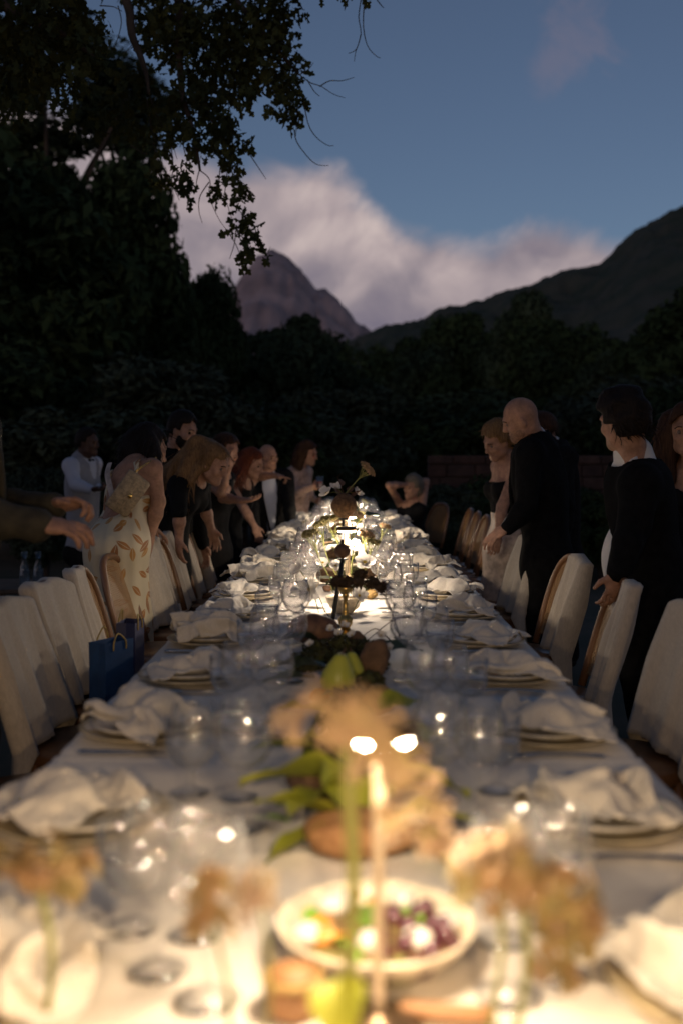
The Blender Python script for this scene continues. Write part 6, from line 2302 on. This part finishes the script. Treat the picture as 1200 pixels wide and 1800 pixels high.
# 1 --- woman in the floral backless dress ------------------------------------------------------------------
p = Person('woman in backless cream dress with brown leaf print leaning over the chairs', P(206, 958, 5.25), P(240, 818, 5.46), (0.62, 0.75, 0), P(263, 788, 5.62), (0.75, 0.5, -0.45), 1.0, True, 0.0085, m_skin2)
p.arm(1, P(279, 882, 5.30), P(264, 945, 5.28), (-0.05, 0, -1), (-1, 0, 0), 'relax')
p.arm(-1, P(225, 880, 5.75), P(262, 925, 5.9), (0.8, 0.2, -0.5), (0, 0, -1), 'relax')
p.body()
R_ = (p.rt, p.fw, p.up)
p.skirt('dress', m_floral, 0.16, 0.36, 0.012, subs=[('e', p.B(0.02, -0.12, p.L * 0.60), (0.115, 0.13, p.L * 0.40), R_, 0.02), ('c', p.nk - p.up * 0.0, p.nk + p.up * 0.2, 0.13, 0.2, 0.0)] + [('c', p.sh[1] + p.rt * 0.02, p.sh[1] + p.rt * 0.02 - p.up * 0.12 - p.fw * 0.02, 0.085, 0.06, 0.0), ('c', p.sh[-1] - p.rt * 0.03, p.sh[-1] - p.rt * 0.06 - p.up * 0.12, 0.07, 0.05, 0.0)], fold=0.008)
stp = [p.B(-0.10, -0.095, p.L * 0.98), p.B(-0.06, -0.118, p.L * 0.80), p.B(0.0, -0.122, p.L * 0.6), p.B(0.05, -0.115, p.L * 0.42)]
sp = spline(stp, 12)
V = []
for q_ in sp:
    V += [q_ - p.O - p.rt * 0.022, q_ - p.O - p.fw * 0.006, q_ - p.O + p.rt * 0.022]
Fq = []
for i in range(12):
    a = 3 * i
    Fq += [(a, a + 1, a + 4, a + 3), (a + 1, a + 2, a + 5, a + 4)]
obj('back_strap', mesh('back_strap', V, Fq), m_satin, p.root)
L_ = lambda *a: [(Vector(x), r) for x, r in a]
p.hair_long(m_hblack, [L_((p.H(0.03, -0.06, 0.06), .06), (p.H(0.08, -0.04, -0.05), .055), (p.H(0.09, 0.03, -0.15), .04), (p.H(0.08, 0.07, -0.22), .02)), L_((p.H(-0.03, -0.07, 0.05), .06), (p.H(-0.05, -0.09, -0.05), .055), (p.H(-0.05, -0.07, -0.13), .035)), L_((p.H(0, -0.09, 0.02), .055), (p.H(0.02, -0.11, -0.08), .05), (p.H(0.05, -0.06, -0.17), .03))], 0.02)
FLORAL = p
# her bag on a chain
bc_ = P(226, 868, 5.16)
bg_ = thing('shoulder_bag', 'beige woven clutch bag with gold clasp on the back of the floral dress', 'bag', bc_)
bg_.rotation_euler = (0.12, 0.62, 0.25)
obj('bag_body', MB().box((-0.062, -0.02, -0.105), (0.062, 0.02, 0.105), 0.012).mesh('bag_body'), m_bagb, bg_)
obj('flap', MB().box((-0.065, -0.026, -0.108), (0.012, 0.004, 0.108), 0.006).mesh('flap'), m_bagb, bg_)
obj('clasp', MB().box((0.002, -0.034, -0.012), (0.022, -0.021, 0.012), 0.003).mesh('clasp'), m_gold, bg_)
cpts = [Vector(x) - bc_ for x in (P(222, 842, 5.18), P(240, 828, 5.2), P(258, 815, 5.25), p.sh[1] + p.up * 0.055)]
ms = bg_.rotation_euler.to_matrix().inverted()
mb = MB()
spc = spline(cpts, 22)
for i, q_ in enumerate(spc):
    a = 0.0048
    w = ms @ q_
    d_ = (ms @ (spc[min(i + 1, 22)] - spc[max(i - 1, 0)])).normalized()
    n_ = d_.orthogonal().normalized() if i % 2 else d_.cross(d_.orthogonal().normalized())
    mb.tube([w + (d_ * math.cos(t) * 0.009 + n_ * math.sin(t) * a) for t in [2 * PI * j / 8 for j in range(9)]], 0.0016, 5)
obj('chain', mb.mesh('chain'), m_gold, bg_)

# 2 --- bearded man behind -----------------------------------------------------------------------------------
p = Person('bearded dark haired man in black suit and bow tie looking down', P(292, 980, 7.25), P(306, 802, 7.2), (0.75, -0.55, 0), P(322, 757, 7.14), (0.83, -0.42, -0.32), 1.08, False, 0.0095, m_skin)
p.arm(-1)
p.arm(1)
p.body()
p.suit(m_suit, m_shirt, True, 0.06, 2)
p.hair_short(m_hblack, 0.012, -0.03, 0.05, 0.006)
p.beard(m_hblack)
p.brows(m_hblack)

# 3 --- fair long haired woman bending over the table ---------------------------------------------------------
p = Person('fair woman in black dress bending right with long hair falling down her back', P(285, 938, 6.65), P(342, 838, 6.55), (0.85, -0.25, -0.3), P(375, 815, 6.48), (0.80, -0.30, -0.50), 1.05, True, 0.009, m_skin)
p.arm(1, P(316, 900, 6.32), P(315, 948, 6.35), (0, 0, -1), (0.6, 0.5, 0), 'relax')
p.arm(-1, P(360, 890, 6.80), P(372, 930, 6.85))
p.body()
p.skirt('dress', m_bdress, 0.45, 0.30, 0.012, subs=[('c', p.nk + p.up * 0.01, p.nk + p.up * 0.15, 0.10, 0.12, 0.0)], upper=[('uarm1', 0.010), ('uarm-1', 0.010)], cuts=[], fold=0.005)
p.hair_long(m_hblond, [L_((p.H(0, -0.07, 0.07), .05), (p.H(0.02, -0.15, 0.06), .045), (P(330, 800, 6.50), .05), (P(305, 830, 6.48), .045), (P(298, 862, 6.48), .02)), L_((p.H(0.02, -0.09, 0.05), .05), (P(340, 805, 6.46), .045), (P(322, 835, 6.43), .04), (P(322, 866, 6.42), .015)), L_((p.H(-0.02, -0.09, 0.06), .05), (P(325, 805, 6.58), .045), (P(292, 835, 6.58), .04), (P(284, 856, 6.58), .015)), L_((p.H(0.03, -0.06, 0.0), .04), (P(348, 822, 6.43), .03), (P(336, 848, 6.40), .015))], 0.012, noise=0.006)
p.brows(m_hbrown)

# 4 --- dark haired woman behind with a raised hand ---------------------------------------------------------
p = Person('dark haired woman in black holding one hand up and one palm out', P(372, 965, 7.85), P(385, 830, 7.80), (0.9, -0.4, 0), P(398, 792, 7.80), (0.85, -0.4, -0.3), 1.0, True, 0.0095, m_skin)
p.arm(1, P(388, 866, 7.48), P(402, 822, 7.45), (0.25, 0, 1), (1, -0.3, 0), 'flat')
p.arm(-1, P(392, 875, 7.60), P(425, 880, 7.40), (1, -0.1, 0.05), (0, 0, 1), 'relax')
p.body()
p.skirt('dress', m_bdress, 0.3, 0.30, 0.012, subs=[('c', p.nk + p.up * 0.01, p.nk + p.up * 0.15, 0.11, 0.14, 0.0)], fold=0.005)
p.hair_long(m_hbrown, [L_((p.H(0.0, -0.07, 0.04), .06), (p.H(0.0, -0.10, -0.08), .055), (p.H(0, -0.09, -0.18), .03))], 0.016)
p.brows(m_hbrown)

# 5 --- red haired woman reaching to the table --------------------------------------------------------------
p = Person('red haired woman in black reaching down to the table and pointing', P(392, 950, 8.65), P(424, 842, 8.60), (0.85, -0.35, -0.2), P(443, 815, 8.55), (0.85, -0.30, -0.40), 1.0, True, 0.0095, m_skin)
p.arm(1, P(430, 895, 8.30), P(448, 926, 8.25), (0.35, -0.1, -0.8), (-0.5, 0.8, 0), 'hang')
p.arm(-1, P(452, 838, 8.75), P(483, 836, 8.65), (1, -0.1, -0.15), (0, 0, -1), 'point')
p.body()
p.skirt('dress', m_bdress, 0.3, 0.30, 0.012, subs=[('c', p.nk + p.up * 0.0, p.nk + p.up * 0.15, 0.12, 0.15, 0.0)], fold=0.005)
p.hair_long(m_hred, [L_((p.H(0.03, -0.05, 0.05), .06), (p.H(0.07, -0.02, -0.06), .045), (p.H(0.075, 0.03, -0.18), .035), (P(440, 875, 8.40), .02)), L_((p.H(-0.03, -0.07, 0.04), .06), (p.H(-0.03, -0.10, -0.06), .05), (P(418, 845, 8.65), .035)), L_((p.H(0.05, -0.06, 0.0), .05), (P(428, 840, 8.40), .04), (P(430, 868, 8.35), .02))], 0.016, noise=0.006)
p.brows(m_hred)

# 6 --- bald man with open dinner jacket ---------------------------------------------------------------------
p = Person('bald man with bow tie and open dark dinner jacket over pale shirt', P(474, 975, 9.9), P(468, 830, 9.85), (0.35, -0.95, 0), P(472, 803, 9.75), (0.72, -0.62, -0.22), 1.0, False, 0.0105, m_skin)
p.arm(-1, P(508, 878, 9.75), P(512, 930, 9.6))
p.arm(1, P(440, 880, 9.7), P(450, 930, 9.6))
p.body()
p.suit(m_suit2, m_shirtb, True, 0.085, 6, sub_depth=0.12, btn=-0.1)
p.brows(m_hbrown)

# 7 --- woman with a red drink ------------------------------------------------------------------------------
p = Person('long haired woman in nude dress holding a red drink at the far end', P(524, 955, 10.65), P(526, 822, 10.6), (0.85, -0.5, 0), P(541, 797, 10.5), (0.88, -0.32, -0.28), 1.0, True, 0.0105, m_skin)
p.arm(1, P(518, 868, 10.35), P(548, 856, 10.25), (1, 0, 0.1), (0, 1, 0), 'hold')
p.arm(-1, P(540, 870, 10.8), P(556, 880, 10.7))
p.body()
p.skirt('dress', m_nude, 0.12, 0.32, 0.012, subs=[('c', p.nk + p.up * 0.02, p.nk + p.up * 0.15, 0.085, 0.10, 0.0)], upper=[('uarm1', 0.008), ('uarm-1', 0.008), ('farm1', 0.008), ('farm-1', 0.008)], fold=0.005)
p.hair_long(m_hbrown, [L_((p.H(0.03, -0.06, 0.05), .06), (p.H(0.06, -0.06, -0.06), .055), (p.H(0.05, -0.05, -0.18), .045), (p.H(0.03, -0.02, -0.27), .02)), L_((p.H(-0.03, -0.07, 0.05), .06), (p.H(-0.03, -0.10, -0.08), .055), (p.H(-0.02, -0.10, -0.2), .035))], 0.018, noise=0.006)
p.brows(m_hbrown)
gp = P(562, 850, 10.2)
tg = thing('tumbler', 'glass of red drink in the hand of the woman in the nude dress', 'glass', gp - Vector((0, 0, 0.05)))
obj('glass_wall', MB().lathe([(0, 0.001), (0.028, 0), (0.034, 0.12), (0.033, 0.12), (0.027, 0.004), (0, 0.005)], 18).mesh('glass_wall'), m_blueglass, tg)
obj('drink', MB().lathe([(0, 0.006), (0.0265, 0.006), (0.0305, 0.07), (0, 0.07)], 18).mesh('drink'), M('red_drink', (0.55, 0.07, 0.03), 0.15, var=0.05, coat=0.5), tg)

# 8 --- woman seated with her hands behind her head ---------------------------------------------------------
sx8 = P(722, 950, 10.35)
p = Person('seated woman in black with both hands behind her ash blond head', (sx8.x + 0.03, 10.45, 0.56), P(722, 884, 10.42), (-0.75, -0.55, 0), P(724, 857, 10.36), (-0.70, -0.62, -0.12), 0.96, True, 0.0105, m_skin)
p.legs_default({-1: (sx8.x - 0.33, 10.25, 0.52), 1: (sx8.x - 0.30, 10.45, 0.52)}, {-1: (sx8.x - 0.35, 10.2, 0.09), 1: (sx8.x - 0.32, 10.45, 0.09)})
p.arm(1, P(683, 853, 10.15), P(716, 852, 10.3), (1, 0.2, 0.05), (0, 0.6, -0.6), 'relax')
p.arm(-1, P(748, 846, 10.5), P(733, 848, 10.4), (-0.8, 0.3, 0.1), (0, 0.6, -0.6), 'relax')
p.body()
p.garment('dress', m_bdress, [('torso', 0.012), ('leg-1', 0.02), ('leg1', 0.02)], h=0.012, subs=[('c', p.nk + p.up * 0.0, p.nk + p.up * 0.15, 0.10, 0.14, 0.0)], fold=0.004)
p.hair_short(m_hgrey, 0.018, -0.075, 0.06, 0.01, noise=0.006)
p.brows(m_hbrown)
chair(sx8.x + 0.06, 10.5, PI + 0.5, 'cane chair carrying the seated woman in black')

# 9 --- fair haired woman on the right ------------------------------------------------------------------------
p = Person('fair woman with hair pinned up looking down beside the bald man in black', P(892, 965, 6.75), P(892, 806, 6.75), (-0.9, -0.25, 0), P(874, 775, 6.65), (-0.80, -0.35, -0.52), 1.0, True, 0.009, m_skin)
p.arm(-1, P(882, 890, 6.55), P(874, 938, 6.5))
p.arm(1, P(915, 890, 6.95), P(900, 935, 6.9))
p.body()
Rb = (p.rt, p.fw, p.up)
p.skirt('dress', m_satin, 0.15, 0.32, 0.012, subs=[('c', p.nk - p.up * 0.06, p.nk + p.up * 0.2, 0.18, 0.2, 0.0)], cuts=[(p.B(0, 0, p.L * 0.42), p.up)], fold=0.006)
p.garment('bodice', m_bdress, [('torso', 0.014)], h=0.010, cuts=[(p.B(0, 0, p.L * 0.78), p.up + p.fw * 0.2), (p.B(0, 0, p.L * 0.40), -p.up)])
p.hair_short(m_hblond, 0.020, -0.05, 0.055, 0.01, noise=0.007)
obj('bun', lump('bun', 0.045, (1, 1, 0.85), 3, 0.12, 5), m_hblond, p.root, p.H(0, -0.115, -0.02) - p.O)
p.brows(m_hbrown)

# 10 --- bald man in black, right ------------------------------------------------------------------------------
p = Person('bald man in black suit bending his head in the right row', P(962, 985, 5.95), P(940, 776, 5.95), (-0.85, 0.35, 0), P(914, 736, 5.88), (-0.85, 0.18, -0.42), 1.05, False, 0.0085, m_skin)
p.arm(-1, P(925, 888, 5.72), P(890, 928, 5.68), (-0.75, 0, -0.5), (0, 0.4, -1), 'relax')
p.arm(1, P(985, 890, 6.2), P(960, 960, 6.3))
p.body()
p.suit(m_suit, m_shirt, False, 0.05, 10)
p.brows(m_hbrown)
R10 = (p.hr, p.hf, p.hu)
F_ = Field(np.array(p.hc) - 0.16, np.array(p.hc) + 0.16, 0.007)
for pr in p.pr['head'][1:5]:
    p.stamp(F_, pr, 0.0035)
F_.cut(p.H(0, 0.06, -0.035), p.hu * 0.9 + p.hf * 0.4)
obj('stubble', F_.mesh('stubble', p.O), M('stubble', (0.27, 0.15, 0.10), 0.8, vs=60), p.root)

# 11 --- man hidden behind him -----------------------------------------------------------------------------------
p = Person('man in charcoal suit mostly hidden behind the bald man in black', P(985, 985, 6.9), P(972, 790, 6.9), (-0.85, -0.2, 0), P(950, 757, 6.85), (-0.9, -0.1, -0.3), 1.0, False, 0.0105, m_skin)
p.arm(-1, P(990, 890, 6.6), P(985, 965, 6.6))
p.arm(1)
p.body()
p.suit(m_suit2, m_shirt, False, 0.05, 11)
p.hair_short(m_hbrown, 0.008, -0.02)

# 12 --- dark haired man at the right -------------------------------------------------------------------------------
p = Person('dark haired man in black jacket over white shirt standing with his back turned', P(1142, 1010, 4.35), P(1116, 818, 4.32), (-0.97, 0.22, 0), P(1094, 742, 4.28), (-0.60, 0.78, -0.06), 1.0, False, 0.0075, m_skin)
p.arm(-1, P(1112, 925, 4.10), P(1084, 1006, 4.02), (-0.15, 0.1, -0.9), (-0.3, 0.9, 0.1), 'hang')
p.arm(1, P(1180, 930, 4.6), P(1165, 1020, 4.65))
p.body()
k_ = p.sc
R12 = (p.rt, p.fw, p.up)
e12 = p.arms[-1]
p.garment('shirt', m_shirt, [('torso', 0.012)], h=0.009, extra=[('e', p.B(0, 0.085, 0.04), (0.13, 0.10, 0.18), R12, 0.04), ('e', p.B(0, 0.10, -0.10), (0.12, 0.085, 0.10), R12, 0.04)], cuts=[(p.B(0, -0.01, 0), -p.fw)], fold=0.008, fscale=34)
p.garment('collar', m_shirt, [], h=0.007, extra=[('c', p.nk - p.up * 0.03, p.nk + p.up * 0.045 + p.hf * 0.004, 0.094, 0.080, 0.01)])
p.garment('cuff', m_shirt, [('farm-1', 0.016)], h=0.008, cuts=[(lerp(e12[1], e12[2], 0.97), (e12[2] - e12[1])), (lerp(e12[1], e12[2], 0.72), (e12[1] - e12[2]))], fold=0.002)
sb = [('e', p.B(0, 0.17, lerp(p.L, -0.3, j / 9)), (lerp(0.03, 0.14, (j / 9) ** 1.5), lerp(0.07, 0.15, j / 9), 0.13), R12, 0.01) for j in range(10)]
sb.append(('c', p.nk - p.up * 0.005, p.nk + p.up * 0.12, 0.092, 0.13, 0.0))
p.garment('jacket', m_suit, [('torso', 0.026), ('uarm1', 0.022), ('farm1', 0.02), ('uarm-1', 0.024), ('farm-1', 0.022)], extra=[('e', p.B(0, -0.02, -0.14), (0.195, 0.155, 0.22), R12, 0.05)], subs=sb, cuts=[(p.B(0, 0, -0.30), -p.up)], fold=0.007)
p.trousers(m_suit)
p.hair_short(m_hblack, 0.022, -0.055, 0.065, 0.014, 3, 0.008)

# 13 --- curly haired woman at the right edge ------------------------------------------------------------------------
p = Person('curly brown haired woman with gold earring at the right edge', P(1235, 985, 4.95), P(1222, 815, 4.9), (-0.35, -0.9, 0), P(1207, 762, 4.86), (-0.35, -0.93, 0.0), 1.0, True, 0.0085, m_skin2)
p.arm(-1)
p.arm(1)
p.body()
p.skirt('dress', m_bdress, 0.2, 0.30, 0.012, subs=[('c', p.nk - p.up * 0.05, p.nk + p.up * 0.15, 0.14, 0.17, 0.0)], fold=0.005)
lk = []
for a_, (r_, f_) in enumerate(((0.085, 0.0), (0.09, -0.05), (0.06, -0.09), (-0.085, 0.0), (-0.09, -0.05), (-0.05, -0.09))):
    lk.append(L_((p.H(r_ * 0.6, -0.03, 0.07), .05), (p.H(r_ * 1.1, f_, -0.02), .05), (p.H(r_ * 1.5, f_ - 0.01, -0.12), .05), (p.H(r_ * 1.35, f_, -0.21), .03)))
p.hair_long(m_hbrown, lk, 0.022, noise=0.012)
p.brows(m_hbrown)
for i in (-1, 1):
    e_ = p.H(i * 0.082, 0.0, -0.045) - p.O
    obj('earring', MB().tube([e_ + Vector((0.011 * math.cos(t), 0, 0.011 * math.sin(t))) for t in [2 * PI * j / 12 for j in range(13)]], 0.0028, 6).mesh('earring'), m_gold, p.root)

# 14 --- waiter ----------------------------------------------------------------------------------------------------------
p = Person('waiter in white shirt, grey vest, black bow tie and grey apron', P(146, 965, 9.05), P(146, 806, 9.0), (0.9, -0.35, 0), P(155, 778, 8.95), (0.90, -0.30, -0.12), 1.0, False, 0.0105, m_skind)
p.arm(1, P(134, 852, 8.75), P(160, 860, 8.7), (1, 0, 0), (0, 0, 1), 'hold')
p.arm(-1, P(160, 855, 9.2), P(172, 858, 9.0), (1, 0, 0), (0, 0, 1), 'hold')
p.body()
wsh = [('torso', 0.012)]
for i in (-1, 1):
    wsh += [('uarm%d' % i, 0.014), ('farm%d' % i, 0.012)]
p.garment('shirt', m_shirtb, wsh, extra=[('c', p.nk - p.up * 0.02, p.nk + p.up * 0.03, 0.066, 0.062, 0.01)], fold=0.005)
p.garment('vest', m_vest, [('torso', 0.018)], subs=[('c', p.nk + p.fw * 0.05, p.nk + p.fw * 0.12 - p.up * 0.15, 0.07, 0.02, 0.0)] + [('c', p.sh[i] + p.rt * i * 0.02, p.sh[i] + p.rt * i * 0.06 - p.up * 0.1, 0.085, 0.05, 0.0) for i in (-1, 1)], fold=0.003)
c_ = p.nk + p.fw * 0.08 - p.up * 0.01 - p.O
obj('bow_tie', MB().ball(c_ + p.rt * 0.02, 0.022, 8, 6, (1, 1, 0.7)).ball(c_ - p.rt * 0.02, 0.022, 8, 6, (1, 1, 0.7)).mesh('bow_tie'), m_bow, p.root)
p.trousers(m_suit2)
p.garment('apron', m_apron, [('leg-1', 0.03), ('leg1', 0.03)], h=0.014, extra=[('e', p.B(0, 0, -0.05), (0.182, 0.145, 0.17), (p.rt, p.fw, p.up), 0.05)], cuts=[((0, 0, 0.62), (0, 0, -1)), (p.B(0, 0, 0.08), p.up)], fold=0.005)
p.hair_short(m_hblack, 0.010, -0.03, 0.05, 0.006, noise=0.003)

# 15 --- man at the left edge, only his arms in view -----------------------------------------------------------------
p = Person('man in dark olive jacket at the left edge, both hands reaching forward', P(-105, 1080, 3.08), P(-98, 722, 3.02), (0.95, -0.15, 0), P(-95, 640, 3.0), (0.9, -0.1, -0.3), 1.02, False, 0.0065, m_skin)
p.arm(1, P(-75, 905, 2.90), P(68, 922, 2.88), (1, 0.05, -0.10), (0.0, 0.35, -1), 'hang')
p.arm(-1, P(-20, 895, 3.35), P(92, 890, 3.15), (1, -0.1, 0.15), (0.2, -0.4, -1), 'hold')
p.body()
p.suit(m_olive, m_shirt, False, 0.05, 15)
for j in range(3):
    b_ = p.B(-0.02, 0.152, 0.12 + 0.1 * j) - p.O
    obj('button', MB().ball(b_, 0.009, 8, 6).mesh('button'), m_gold, p.root)
p.hair_short(m_hbrown, 0.012)
